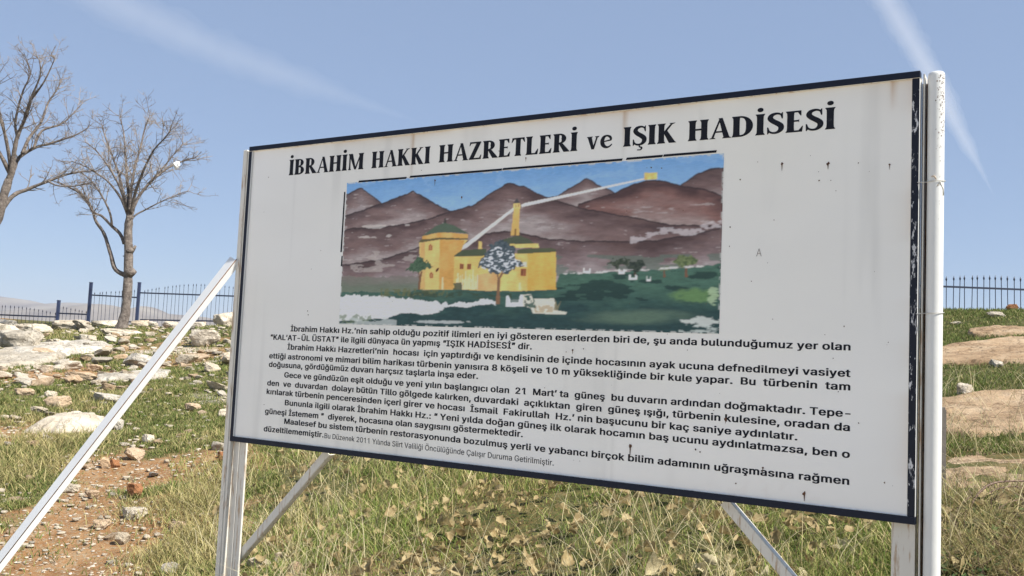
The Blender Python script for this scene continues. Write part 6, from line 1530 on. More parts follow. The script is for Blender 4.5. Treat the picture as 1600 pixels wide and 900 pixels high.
def bare_tree(label, dist, trunk_px, trunk_r, limbs_px, seed, stubs=(), knots=(), reach=.85):
    rnd = random.Random(seed)
    sc = dist / F
    base = Vector(at(*trunk_px[0], dist))
    root = empty('bare_tree', tuple(base))
    tag(root, label, 'tree', None)
    tb, cb = MB(), MB()

    def w3(px, py, dy=0.0):
        return Vector(at(px, py, dist + dy)) - base
    tp = [w3(*p) for p in trunk_px]
    sp = spline(tp, 22)
    rs = np.interp(np.linspace(0, 1, 22), np.linspace(0, 1, len(trunk_r)), trunk_r)
    rs = [r_ * (1 + .16 * (rnd.random() - .5)) for r_ in rs]
    tb.tube([sp[0] - Vector((.05, 0, .3))] + sp, [rs[0] * 1.3] + list(rs), 12, jitter=.16, rnd=rnd)
    for (px, py, r_) in knots:
        c = w3(px, py, -.02)
        tb.tube([c - Vector((r_, 0, 0)), c - Vector((r_ * .5, .02, 0)), c, c + Vector((r_ * .6, -.02, .02)), c + Vector((r_ * 1.1, -.02, .03))], [.02, r_ * .75, r_, r_ * .7, .03], 9, jitter=.2, rnd=rnd)
    for (a, b_, r0) in stubs:
        A, B = w3(*a), w3(*b_, -.05)
        tb.tube([A, (A + B) / 2 + Vector((.01, 0, .01)), B], [r0, r0 * .8, r0 * .45], 7, jitter=.25, rnd=rnd)
    count = [0]

    def twig(p, d, ln, r_, lvl):
        """one shoot: a bent tube, then its own shoots"""
        count[0] += 1
        nseg = 4 if lvl < 2 else 3
        pts = [p]
        q = p.copy()
        dd = d.copy()
        kink = .42 if lvl < 2 else .55
        for i in range(nseg):
            dd = (dd + Vector((rnd.uniform(-1, 1), rnd.uniform(-1, 1), rnd.uniform(-.7, 1.05))) * kink * .6).normalized()
            q = q + dd * (ln / nseg)
            pts.append(q.copy())
        rr_ = [max(r_ * (1 - .6 * i / nseg), .0035) for i in range(nseg + 1)]
        cb.tube(pts, rr_, 3 if lvl > 0 else 5, cap=False, rnd=rnd)
        if lvl >= 3 or ln < .22: return
        nk = max(2, int(ln / (.155 if lvl == 0 else .16)))
        for k in range(nk):
            t_ = rnd.uniform(.22, 1.0)
            i = min(int(t_ * nseg), nseg - 1)
            f = t_ * nseg - i
            pp = pts[i].lerp(pts[i + 1], f)
            ax = (pts[i + 1] - pts[i]).normalized()
            sd_ = Vector((rnd.uniform(-1, 1), rnd.uniform(-1, 1), rnd.uniform(-.55, .8))).normalized()
            nd = (ax * .62 + sd_ * .85).normalized()
            twig(pp, nd, ln * rnd.uniform(.32, .58) * (1.15 - .4 * t_), max(.0062, r_ * (.66 if lvl < 1 else .75) * (1 - .4 * t_)), lvl + 1)

    for (pts, r0, r1, spread, dens) in limbs_px:
        dy = 0.0
        P3 = []
        sgnd = rnd.choice((-1, 1))
        for i, p in enumerate(pts):
            if i: dy += sgnd * math.hypot(p[0] - pts[i - 1][0], p[1] - pts[i - 1][1]) * sc * rnd.uniform(.15, .5)
            P3.append(w3(p[0], p[1], dy))
        n_ = max(6, len(pts) * 4)
        sp = spline(P3, n_)
        rr_ = [r0 + (r1 - r0) * (i / (n_ - 1)) ** .8 for i in range(n_)]
        tb.tube(sp, rr_, 8 if r0 > .05 else 6, jitter=.22, rnd=rnd)
        total = sum((sp[i + 1] - sp[i]).length for i in range(n_ - 1))
        nk = int(total * dens * .78)
        for k in range(nk):
            t_ = rnd.uniform(spread, 1.0) if k > 1 else 1.0
            i = min(int(t_ * (n_ - 1)), n_ - 2)
            pp = sp[i].lerp(sp[i + 1], t_ * (n_ - 1) - i)
            ax = (sp[i + 1] - sp[i]).normalized()
            sd_ = Vector((rnd.uniform(-1, 1), rnd.uniform(-1, 1), rnd.uniform(-.45, .75))).normalized()
            nd = (ax * .7 + sd_ * .85).normalized()
            twig(pp, nd, reach * rnd.uniform(.5, 1.25) * (1.2 - .45 * t_), max(.0095, rr_[i] * .36), 0 if rnd.random() < .6 else 1)
    tb.build('trunk', M_bark, root)
    cb.build('crown', M_twig, root)
    print('TREE twigs', count[0], 'faces', len(cb.f))
    return root


def c1(L, oy=50): return [(x / 2, y / 2 + oy) for x, y in L]


bare_tree('leafless tree with a knotty trunk standing in front of the blue fence', 27.0,
          [(190, 511), (196, 488), (198.5, 460), (200, 430), (201, 402), (200, 375), (201, 350), (203, 338)],
          [.19, .14, .13, .125, .13, .118, .115, .105],
          [(c1([(392, 760), (360, 740), (345, 690), (325, 630), (300, 592), (285, 550), (250, 505), (215, 485), (180, 468)]), .072, .022, .5, 7),
           (c1([(388, 660), (376, 632), (345, 602), (318, 575), (292, 562), (268, 520), (240, 490)]), .06, .018, .5, 8),
           (c1([(350, 606), (345, 570), (328, 530), (305, 490), (280, 460), (255, 440)]), .038, .014, .35, 9),
           (c1([(402, 580), (398, 550), (385, 500), (370, 440), (350, 385), (330, 330), (318, 290)]), .062, .015, .25, 9),
           (c1([(404, 580), (406, 540), (410, 490), (420, 430), (438, 365), (452, 305), (468, 262)]), .066, .014, .25, 10),
           (c1([(408, 580), (418, 545), (440, 505), (478, 462), (525, 425), (575, 402), (612, 392)]), .07, .014, .25, 11),
           (c1([(410, 590), (424, 572), (455, 555), (500, 532), (545, 512), (588, 496)]), .034, .010, .3, 9),
           (c1([(404, 580), (402, 520), (396, 450), (392, 380), (386, 310), (372, 262)]), .06, .012, .25, 10),
           (c1([(408, 570), (424, 500), (450, 430), (480, 370), (512, 335), (532, 310)]), .055, .012, .25, 11),
           (c1([(400, 575), (378, 520), (340, 470), (300, 440), (262, 418), (225, 405)]), .045, .012, .3, 9),
           (c1([(398, 560), (372, 480), (335, 415), (300, 370), (268, 345)]), .042, .012, .25, 9),
           (c1([(412, 560), (450, 490), (505, 430), (545, 380), (572, 350)]), .045, .011, .25, 10)],
          4, stubs=[((203, 396), (212, 384), .07), ((203, 389), (207, 382), .05), ((199, 402), (192, 400), .03)],
          knots=[(204, 426, .16), (203, 392, .12)])
bare_tree('leafless tree at the left edge leaning in over the hillside', 25.5,
          [(-38, 512), (-34, 470), (-28, 420), (-16, 370), (0, 330), (6, 305), (14, 280)],
          [.22, .17, .155, .14, .13, .12, .10],
          [(c1([(0, 562), (40, 512), (90, 490), (150, 466), (205, 446), (262, 436), (300, 434)]), .075, .014, .3, 10),
           (c1([(28, 470), (44, 425), (60, 392), (108, 362), (165, 346), (235, 322), (275, 300)]), .08, .013, .3, 10),
           (c1([(24, 470), (38, 420), (52, 335), (78, 270), (98, 205), (126, 135), (122, 85)]), .08, .012, .3, 10),
           (c1([(70, 380), (92, 330), (128, 282), (150, 222), (178, 180), (192, 150)]), .055, .012, .25, 11),
           (c1([(105, 365), (130, 310), (190, 288), (228, 255), (258, 222)]), .042, .011, .3, 10),
           (c1([(56, 335), (48, 280), (70, 190), (95, 130), (80, 80)]), .045, .010, .3, 10),
           (c1([(98, 210), (135, 160), (160, 110), (172, 80)]), .035, .010, .2, 11),
           (c1([(30, 440), (8, 395), (-30, 330), (-70, 270), (-90, 210)]), .07, .012, .3, 9),
           (c1([(36, 430), (20, 340), (0, 260), (-10, 200), (-4, 130)]), .06, .012, .3, 9),
           (c1([(0, 540), (-40, 480), (-90, 440), (-150, 410)]), .06, .013, .3, 8),
           (c1([(150, 466), (180, 480), (230, 482), (285, 470)]), .03, .010, .2, 9)],
          8, reach=.72)

# scrap of white plastic caught in the twigs
bp = at(276, 258, 27.3)
bm = bmesh.new()
bmesh.ops.create_icosphere(bm, subdivisions=4, radius=.13)
for v_ in bm.verts:
    p = v_.co.copy()
    nz = mnoise.noise(p * 14) * .05 + mnoise.noise(p * 35 + Vector((3, 1, 2))) * .025
    v_.co = p * (1 + nz / .15 * .9)
    v_.co.x *= .75 + .25 * (p.z / .15)
    v_.co.z *= .85
    v_.co.y *= .55
me = bpy.data.meshes.new('plastic_scrap')
bm.to_mesh(me)
bm.free()
tag(link_mesh('plastic_scrap', me, M_bag, None, tuple(bp)), 'crumpled scrap of white plastic caught in the bare twigs', 'plastic bag')

# ------------------------------------------------------------------ rocks
def rock_mesh(seed, sub=3, flat=.6, cuts=9, rough=.2):
    rnd = random.Random(seed)
    bm = bmesh.new()
    bmesh.ops.create_icosphere(bm, subdivisions=sub, radius=1.0)
    off = Vector((rnd.uniform(-50, 50), rnd.uniform(-50, 50), rnd.uniform(-50, 50)))
    planes = []
    for _ in range(cuts):
        n_ = Vector((rnd.gauss(0, 1), rnd.gauss(0, 1), rnd.gauss(0, .8))).normalized()
        planes.append((n_, rnd.uniform(.52, .82)))
    planes.append((Vector((rnd.uniform(-.25, .25), rnd.uniform(-.25, .25), 1)).normalized(), rnd.uniform(.36, .56)))
    for v_ in bm.verts:
        p = v_.co.copy()
        p *= 1 + .22 * mnoise.noise(p * 1.1 + off)
        for n_, d_ in planes:
            e = p.dot(n_) - d_
            if e > 0: p -= n_ * e * .92
        p *= 1 + rough * .5 * mnoise.noise(p * 3.1 + off) + rough * .28 * mnoise.noise(p * 8 + off) + (rough * .16 * mnoise.noise(p * 19 + off) if sub > 3 else 0)
        p.z *= flat
        v_.co = p
    me_ = bpy.data.meshes.new('stone')
    bm.to_mesh(me_)
    bm.free()
    return me_


def rock_thing(name, px0, py0, px1, py1, mat, seed, label, cat='rock', depth=1.0, sink=.25, sub=4, rough=.22):
    """a boulder that fills the photo box (px0..px1, py0..py1), standing on the ground"""
    g = hit((px0 + px1) / 2, py1 - .12 * (py1 - py0))
    if g is None:
        g = at((px0 + px1) / 2, py1, 29)
    wd = (px1 - px0) * g[1] / F
    ht_ = (py1 - py0) * g[1] / F
    me_ = rock_mesh(seed, sub, 1.0, 10, rough)
    co = np.array([v_.co[:] for v_ in me_.vertices])
    lo, hi = co.min(0), co.max(0)
    mid = (lo + hi) / 2
    dp = min(wd * .8, max(ht_ * 1.2, wd * .45)) * depth
    sc = np.array([wd, dp, ht_ * (1 + sink)]) / (hi - lo)
    co = (co - mid) * sc
    co[:, 2] += ht_ * (1 + sink) / 2 - ht_ * sink
    me_.vertices.foreach_set('co', co.astype(np.float32).ravel())
    me_.update()
    o = link_mesh(name, me_, mat, None, (g[0], g[1] + dp * .25, g[2]))
    return tag(o, label, cat)


def slab(name, px, py, wpx, depth_m, th, rot, mat, seed, label, cat='rock ledge', ex=2.2, edge=.10):
    """flat bedrock that follows the slope, with an uneven broken rim"""
    g = hit(px, py)
    rx = wpx * g[1] / F / 2
    ry = depth_m / 2
    nr, na = 26, 96
    vv = []
    cr, sr = math.cos(rot), math.sin(rot)
    for i in range(nr + 1):
        r_ = (i / nr)
        for k in range(na):
            a = 2 * math.pi * k / na
            rim = 1 + .42 * (fbm(np.array([math.cos(a) * 1.3 + seed]), np.array([math.sin(a) * 1.3 + seed * 2]), seed, 4)[0] - .5) * 2
            c_, s_ = math.cos(a), math.sin(a)
            q_ = (abs(c_) ** ex + abs(s_) ** ex) ** (-1 / ex) * rim
            x_, y_ = rx * c_ * q_ * r_, ry * s_ * q_ * r_
            vv.append((x_ * cr - y_ * sr, x_ * sr + y_ * cr, r_))
    vv = np.array(vv)
    wx, wy = vv[:, 0] + g[0], vv[:, 1] + g[1]
    gz = hgt(wx, wy, False)
    r_ = vv[:, 2]
    layer = np.floor(fbm(wx * 1.1, wy * 2.0, seed + 5, 4) * 7) / 7
    prof = np.clip((1 - r_) / edge, 0, 1) ** .6
    z = gz + (th * (.35 + .9 * layer) + .03 * (fbm(wx * 7, wy * 7, seed + 9, 4) - .5)) * prof - .10 * (1 - prof)
    co = np.stack([vv[:, 0], vv[:, 1], z - g[2]], 1)
    ii_ = np.arange((nr + 1) * na).reshape(nr + 1, na)
    nxt = np.roll(ii_, -1, axis=1)
    f = np.stack([ii_[:-1], ii_[1:], nxt[1:], nxt[:-1]], -1).reshape(-1)
    me_ = fast_mesh(name, co, f, 4, None, False)
    return tag(link_mesh(name, me_, mat, None, tuple(g)), label, cat)


BIG = [
    ('rock', 330, 486, 364, 508, M_rock, 1, 'pale angular boulder on the crest beside the sign post'),
    ('rock', 296, 518, 342, 545, M_rock_grey, 2, 'rough lichen-covered boulder below the crest, right of the white brace'),
    ('rock', 168, 655, 190, 676, M_rock_grey, 4, 'grey end boulder just right of the white brace'),
    ('rock', -10, 519, 62, 551, M_rock_grey, 6, 'big rounded grey-white boulder at the left edge'),
    ('rock', -25, 507, 28, 523, M_rock, 7, 'pale crest rock at the very left edge under the fence'),
    ('rock', 18, 507, 72, 522, M_rock, 8, 'long low pale crest rock under the low fence section'),
    ('rock', 72, 501, 138, 518, M_rock, 9, 'broad pale crest rock under the short fence section'),
    ('rock', 138, 501, 186, 512, M_rock, 10, 'flat pale crest rock left of the knotty tree'),
    ('rock', 202, 501, 232, 513, M_rock, 11, 'pale rounded rock just right of the knotty tree trunk'),
    ('rock', 228, 502, 246, 512, M_rock, 12, 'small pale crest rock beside the tall fence post'),
    ('rock', 252, 503, 276, 514, M_rock, 13, 'pale crest rock left of the white brace'),
    ('rock', 294, 503, 320, 512, M_rock, 14, 'low pale crest rock right of the white brace'),
    ('rock', 152, 515, 218, 527, M_rock, 15, 'flat pale slab at the foot of the knotty tree'),
    ('rock', 68, 536, 96, 549, M_rock_grey, 16, 'small dome of dark grey rock on the outcrop'),
    ('rock', 132, 525, 150, 536, M_rock, 17, 'white blocky stone below the tree, left of the flat slab'),
    ('rock', 226, 519, 240, 527, M_rock, 18, 'small white stone right of the flat slab'),
    ('rock', 98, 583, 153, 598, M_rock_tan, 19, 'long tan tilted slab lying among small stones'),
    ('rock', 60, 572, 82, 584, M_rock, 20, 'pale stone at the edge of the bedrock outcrop'),
    ('rock', 132, 570, 158, 582, M_rock_tan, 21, 'rounded tan stone above the long tilted slab'),
    ('rock', 66, 621, 106, 642, M_rock_tan, 22, 'tan wedge-shaped slab with a raised right end'),
    ('rock', 44, 637, 74, 650, M_rock, 23, 'pale block at the low end of the wedge-shaped slab'),
    ('rock', 69, 612, 86, 623, M_rock, 24, 'bright white stone above the wedge-shaped slab'),
    ('rock', 18, 608, 52, 619, M_rock_tan, 25, 'flat pinkish stone left of the bright white one'),
    ('rock', 140, 617, 186, 633, M_rock_grey, 26, 'grey low rock in the grass behind the brace'),
    ('rock', 190, 554, 240, 575, M_rock_grey, 27, 'jagged grey rock touching the brace halfway up'),
    ('rock', 272, 556, 308, 572, M_rock, 28, 'pale low rock right of the brace, below the lichen boulder'),
    ('rock', 219, 681, 240, 695, M_rock, 29, 'white stone in green moss right of the brace'),
    ('rock', 190, 703, 222, 722, M_rock_tan, 30, 'tan angular rock at the edge of the red soil'),
    ('rock', 155, 718, 172, 735, M_rock_tan, 31, 'tan block beside the brace near the red soil'),
    ('rock', 170, 719, 186, 733, M_rock_red, 32, 'reddish twin of the tan block by the brace'),
    ('rock', 196, 760, 220, 782, M_rock_red, 33, 'rusty brown angular rock in the grass'),
    ('rock', 186, 797, 226, 814, M_rock, 34, 'long white stone low on the slope'),
    ('rock', 178, 835, 200, 855, M_rock, 35, 'pale round stone on bare red soil'),
    ('rock', 144, 815, 172, 830, M_rock_tan, 36, 'flat tan stone left of the long white stone'),
    ('rock', 92, 758, 124, 772, M_rock, 37, 'pale stone just right of the lower brace'),
    ('rock', 128, 768, 152, 781, M_rock_tan, 38, 'tan stone between the brace and the rusty brown rock'),
    ('rock', 262, 818, 288, 832, M_rock_tan, 39, 'tan stone half buried left of the sign post'),
    ('rock', 336, 708, 366, 724, M_rock_red, 40, 'reddish stone just left of the sign post'),
    ('rock', 286, 632, 312, 645, M_rock_tan, 41, 'pale tan stone on the moss left of the sign'),
    ('rock', 338, 640, 358, 656, M_rock, 42, 'pale stone touching the left edge of the sign'),
    ('rock', 380, 876, 424, 898, M_rock, 43, 'pale stone at the foot of the knee brace'),
    ('rock', 446, 884, 472, 905, M_rock_tan, 44, 'tan pointed stone under the board at the bottom edge'),
    ('rock', 428, 868, 448, 886, M_rock, 45, 'small pale stone under the left end of the board'),
    ('rock', 1498, 601, 1522, 622, M_rock_grey, 46, 'grey stone in the grass above the broad ledge at right'),
    ('rock', 1548, 563, 1570, 576, M_rock_grey, 47, 'dark grey stone lying on the upper ledge at right'),
    ('rock', 1572, 476, 1592, 485, M_rock_red, 48, 'reddish rock on the ridge below the thin fence'),
    ('rock', 1542, 488, 1572, 497, M_rock_grey, 49, 'flat grey rock on the grassy ridge at right'),
    ('rock', 1484, 503, 1510, 509, M_rock, 50, 'small pale rock in the grass by the pipe'),
]
for (nm, x0, y0, x1, y1, m_, sd_, lab) in BIG:
    rock_thing(nm, x0, y0, x1, y1, m_, 100 + sd_, lab)

slab('rock_ledge', 90, 549, 120, 2.6, .16, -.1, M_rock_grey, 3, 'grey bedrock outcrop in front of the rounded boulder', ex=2.5)
slab('rock', 113, 670, 108, 1.25, .22, .0, M_rock, 23, 'large broad pale boulder in the grass behind the white brace', 'rock', 2.3, .55)
slab('rock_ledge', 12, 566, 130, 3.6, .14, .15, M_rock_grey, 5, 'broad pale bedrock sheet at the left edge', ex=2.6)
slab('rock_ledge', 1610, 551, 420, 1.6, .05, .05, M_ledge, 8, 'narrow upper rock ledge across the green slope at right', ex=2.8)
slab('rock_ledge', 1625, 655, 470, 1.6, .04, -.04, M_ledge, 11, 'broad tan rock ledge right of the white pipe', ex=3)
slab('rock_ledge', 1620, 726, 440, 1.25, .035, -.06, M_ledge, 14, 'lowest tan rock ledge behind the bramble', ex=3)
slab('rock_ledge', 1560, 521, 110, .5, .06, .05, M_ledge, 17, 'thin strip of rock high in the green slope at right', ex=2.4)
slab('rock_ledge', 215, 590, 90, 2.2, .12, .1, M_rock_grey, 19, 'low grey bedrock beside the middle of the white brace', ex=2.4)

# scattered stones: copies of a few shapes, each one an object
protos = []
for k in range(14):
    m_ = [M_rock, M_rock, M_rock_tan, M_rock, M_rock_grey, M_rock_tan, M_rock][k % 7]
    me_ = rock_mesh(500 + k, 3, random.uniform(.42, .72), 9, .25)
    me_.materials.append(m_)
    protos.append(me_)
rr = random.Random(77)
first = None
made = 0
tries = 0
while made < 300 and tries < 4000:
    tries += 1
    px = rr.uniform(-20, 375)
    up_zone = rr.random() < .62                      # the upper slope is half rock, the lower half soil and grass
    py = rr.uniform(511, 612) if up_zone else rr.uniform(600, 900)
    if px < 60 and 530 < py < 572: continue
    g = hit(px, py)
    if g is None: continue
    s_, gr_, _p = cover(np.array([g[0]]), np.array([g[1]]))
    if not up_zone and s_[0] > .5 and rr.random() < .55: continue
    if up_zone:
        wpx = rr.choice([7, 8, 9, 10, 11, 12, 14, 16, 18, 20, 24, 28, 34]) * rr.uniform(.85, 1.15)
    else:
        wpx = rr.choice([6, 7, 8, 9, 10, 11, 12, 14, 17, 20, 24]) * rr.uniform(.85, 1.15) * (1.0 + .35 * (py - 600) / 300)
    rad = wpx * g[1] / F / 2
    me_ = rr.choice(protos)
    if first is None:
        first = bpy.data.objects.new('stone', me_)
        o = first
    else:
        o = first.copy()
        o.data = me_
    o.location = (g[0], g[1], g[2] + rad * .36)
    o.scale = (rad * rr.uniform(.85, 1.4), rad * rr.uniform(.7, 1.1), rad * rr.uniform(.75, 1.15))
    o.rotation_euler = (rr.uniform(-.3, .3), rr.uniform(-.3, .3), rr.uniform(0, 6.28))
    COL.objects.link(o)
    tag(o, 'small limestone stone scattered on the stony slope left of the sign', 'stone', 'stones scattered over the slope left of the sign')
    made += 1

# the rest of the stones, past the 300 that show largest
V, Fc, nb_, k = [], [], 0, 0
low_ = [rock_mesh(700 + q_, 2, random.uniform(.45, .8), 7, .25) for q_ in range(8)]
lowd = [(np.array([v_.co[:] for v_ in m_.vertices]), np.array([p.vertices[:] for p in m_.polygons])) for m_ in low_]
while k < 1100:
    px = rr.uniform(-20, 378)
    py = 511 + 390 * rr.random() ** 1.9
    if px < 60 and py < 575: continue
    g = hit(px, py)
    if g is None: continue
    k += 1
    wpx = rr.choice([3, 3, 4, 4, 5, 5, 6, 7, 8, 9]) * rr.uniform(.8, 1.2) * (1.0 + .4 * (py - 511) / 390)
    rad = wpx * g[1] / F / 2
    co, tri = rr.choice(lowd)
    a_ = rr.uniform(0, 6.28)
    co = co * (rad * rr.uniform(.85, 1.4), rad * rr.uniform(.7, 1.1), rad * rr.uniform(.8, 1.2))
    co = np.stack([co[:, 0] * math.cos(a_) - co[:, 1] * math.sin(a_), co[:, 0] * math.sin(a_) + co[:, 1] * math.cos(a_), co[:, 2]], 1) + (g[0], g[1], g[2] + rad * .42)
    V.append(co)
    Fc.append(tri + nb_)
    nb_ += len(co)
tag(link_mesh('stone_scatter', fast_mesh('stone_scatter', np.concatenate(V), np.concatenate(Fc).ravel(), 3), M_rock), 'small pale stones strewn among the grass left of the sign', None, kind='stuff')

# gravel: uncountable small stones
def gravel(n):
    V, Fc, Cc = [], [], []
    hx = [(math.cos(a_), math.sin(a_)) for a_ in np.arange(6) * math.pi / 3]
    base_v = np.array([(c_, s_, 0) for c_, s_ in hx] + [(c_ * .66, s_ * .66, .48) for c_, s_ in hx], float)
    base_f = np.array([(i, (i + 1) % 6, 6 + (i + 1) % 6, 6 + i) for i in range(6)] + [(6, 7, 8, 9), (6, 9, 10, 11)])
    k = 0
    while k < n:
        m_ = 4000
        t = RNG.random(m_)
        y = 4.6 * (27 / 4.6) ** t
        x = y * RNG.uniform(-.60, -.26, m_)
        z = hgt(x, y)
        s_, g_, p_ = cover(x, y)
        keep = (RNG.random(m_) < np.clip(.22 + .8 * s_ + .5 * p_ - .25 * g_, .04, 1)) & (crest_d(x, y) < .3)
        x, y, z = x[keep], y[keep], z[keep]
        r_ = np.minimum(RNG.gamma(1.5, 1, len(x)), 3) * .0007 * y + .003
        for i in range(len(x)):
            a = RNG.uniform(0, 6.28)
            sc = r_[i] * RNG.uniform(.6, 1.4, 3)
            v = base_v * RNG.uniform(.75, 1.25, (12, 1)) * sc * (1, 1, .8)
            c_, s2 = math.cos(a), math.sin(a)
            v = np.stack([v[:, 0] * c_ - v[:, 1] * s2, v[:, 0] * s2 + v[:, 1] * c_, v[:, 2]], 1) + (x[i], y[i], z[i] + r_[i] * .15)
            V.append(v)
            Fc.append(base_f + 12 * k)
            c = np.array([(.44, .38, .30), (.40, .32, .23), (.50, .44, .36), (.36, .27, .19), (.42, .35, .27)][RNG.integers(5)]) * RNG.uniform(.75, 1.1)
            Cc.append(np.tile(c, (12, 1)))
            k += 1
            if k >= n: break
    return fast_mesh('gravel', np.concatenate(V), np.concatenate(Fc).ravel(), 4, np.concatenate(Cc))


tag(link_mesh('gravel', gravel(1700), M_gravel), 'loose gravel and chips of limestone on the slope', None, kind='stuff')

# ------------------------------------------------------------------ grass
def blades(name, x, y, z, length, width, lean, cols, tipc, label, nseg=2):
    n = len(x)
    az = RNG.uniform(0, 2 * np.pi, n)
    face = RNG.uniform(0, 2 * np.pi, n)
    dx, dy = np.cos(az) * lean, np.sin(az) * lean
    wx, wy = np.cos(face), np.sin(face)
    rows = []
    colr_ = []
    for s in range(nseg + 1):
        t = s / nseg
        cx = x + dx * length * t ** 1.7
        cy = y + dy * length * t ** 1.7
        cz = z + length * t * np.sqrt(np.maximum(1 - (lean * t) ** 2 * .55, .1))
        wd = width * (1 - t) ** .7 * .5 + width * .06
        rows.append(np.stack([cx - wx * wd, cy - wy * wd, cz], 1))
        rows.append(np.stack([cx + wx * wd, cy + wy * wd, cz], 1))
        c = cols * (1 - t) + tipc * t
        colr_ += [c, c]
    V = np.stack(rows, 1)
    Cc = np.stack(colr_, 1)
    m_ = 2 * (nseg + 1)
    idx = np.arange(n)[:, None] * m_
    f = []
    for s in range(nseg):
        f.append(np.stack([idx[:, 0] + 2 * s, idx[:, 0] + 2 * s + 1, idx[:, 0] + 2 * s + 3, idx[:, 0] + 2 * s + 2], 1))
    f = np.stack(f, 1).reshape(-1)
    me_ = fast_mesh(name, V.reshape(-1, 3), f, 4, Cc.reshape(-1, 3), True)
    return tag(link_mesh(name, me_, M_grass), label, None, kind='stuff')


def pick_cols(n, table, wts, jit=.25):
    tb_ = np.array(table)
    i = RNG.choice(len(tb_), n, p=np.array(wts) / sum(wts))
    return tb_[i] * RNG.uniform(1 - jit, 1 + jit, (n, 1))


GREENS = [(.105, .155, .035), (.15, .195, .05), (.075, .115, .028), (.20, .205, .075)]
STRAW = [(.40, .325, .145), (.52, .44, .225), (.27, .205, .09), (.33, .31, .12)]

# short turf on the left slope
n = 330000
y = 4.8 * (29 / 4.8) ** RNG.random(n)
x = y * RNG.uniform(-.60, -.24, n)
s_, g_, p_ = cover(x, y)
tuft = sstep(.42, .62, fbm(x * 3.2, y * 3.2, 91, 3))
keep = (RNG.random(n) < (.12 + .88 * g_) * (.35 + .65 * tuft) * (1 - .8 * s_)) & (crest_d(x, y) < .6)
x, y = x[keep], y[keep]
tuft = tuft[keep]
z = hgt(x, y) - .004
ln = RNG.uniform(.015, .045, len(x)) * (.7 + .7 * tuft) * (1 + y / 40)
blades('turf', x, y, z, ln, .0035 + .00055 * y, RNG.uniform(.3, 1.0, len(x)), pick_cols(len(x), GREENS + STRAW, [6, 5, 4, 4, 2.2, 1.2, 2, 2]), pick_cols(len(x), GREENS + STRAW, [4, 5, 2, 4, 2, 2, 1, 2]), 'short green turf in patches on the slope left of the sign')
# taller weedy and dry tufts on the left slope
cx_, cy_ = [], []
for (px, py, k) in [(95, 523, 40), (115, 528, 50), (80, 520, 40), (145, 622, 50), (128, 640, 60), (40, 690, 60), (75, 700, 60), (20, 720, 60), (110, 690, 60), (150, 690, 40), (210, 620, 50), (30, 660, 40),
                    (60, 745, 70), (90, 720, 60), (320, 770, 60), (300, 800, 60), (280, 790, 50), (330, 745, 60), (325, 820, 60), (305, 850, 70), (250, 870, 60), (330, 880, 70), (270, 880, 60), (240, 560, 40), (10, 745, 60), (220, 800, 40), (335, 690, 40), (345, 780, 40)]:
    g = hit(px, py)
    rad = 26 * g[1] / F
    cx_.append(RNG.normal(g[0], rad, k * 8))
    cy_.append(RNG.normal(g[1], rad * 1.6, k * 8))
x, y = np.concatenate(cx_), np.concatenate(cy_)
z = hgt(x, y) - .01
blades('dry_weeds', x, y, z, RNG.uniform(.04, .13, len(x)) * (1 + y / 60), .0028 + .00045 * y, RNG.uniform(.25, 1.1, len(x)), pick_cols(len(x), GREENS + STRAW, [2, 3, 1, 3, 4, 3, 3, 3]), pick_cols(len(x), STRAW, [3, 4, 2, 3]), 'tufts of dry weeds and half green grass on the slope', 3)

# rough grass under and behind the board, and on the slope at right
n = 150000
y = 3.0 * (9.5 / 3.0) ** RNG.random(n)
x = y * RNG.uniform(-.36, .62, n)
cl = fbm(x * 1.6, y * 1.6, 55, 4)
rt_ = x / y
low = sstep(.40, .47, rt_)
keep = RNG.random(n) < (.25 + .9 * sstep(.36, .6, cl)) * (1 - low * .78)
keep &= ~((rt_ < -.30) & (RNG.random(n) < .5))
keep &= ~((rt_ > .42) & (y > 4.5 + RNG.normal(0, .12, n)))
x, y, cl = x[keep], y[keep], cl[keep]
z = hgt(x, y) - .008
green = sstep(.40, .60, fbm(x * 1.1 + 9, y * 1.1, 66, 3) * .75 + .25 * sstep(-.3, .5, x / y))
isg = RNG.random(len(x)) < .42 + .48 * green
c = np.where(isg[:, None], pick_cols(len(x), [(.13, .19, .035), (.19, .245, .06), (.25, .275, .09), (.08, .12, .03)], [4, 5, 4, 2]), pick_cols(len(x), STRAW, [3, 3, 2, 3]))
ct = np.where((RNG.random(len(x)) < .72)[:, None], c * 1.2, pick_cols(len(x), STRAW, [2, 4, 1, 3]))
ln = RNG.gamma(2.2, .026, len(x)) * (.45 + .9 * sstep(.35, .65, cl)) + .015
ln = np.minimum(ln, .14) * .9
blades('rough_grass', x, y, z, ln, .0022 + .00045 * y, RNG.uniform(.2, 1.15, len(x)), c, ct, 'rough half dry grass under and behind the board', 4)
# long pale bent stalks
n = 3800
y = 3.1 * (8.0 / 3.1) ** RNG.random(n)
x = y * RNG.uniform(-.34, .60, n)
keep = fbm(x * 1.4, y * 1.4, 155, 3) > .47
x, y = x[keep], y[keep]
blades('straw_stalks', x, y, hgt(x, y) - .01, RNG.uniform(.14, .38, len(x)), .0016 + .0003 * y, RNG.uniform(.3, 1.3, len(x)), pick_cols(len(x), [(.42, .35, .17), (.55, .48, .27)], [1, 1]), pick_cols(len(x), [(.50, .43, .27), (.62, .55, .38)], [1, 1]), 'long bleached stalks bending over the rough grass', 5)
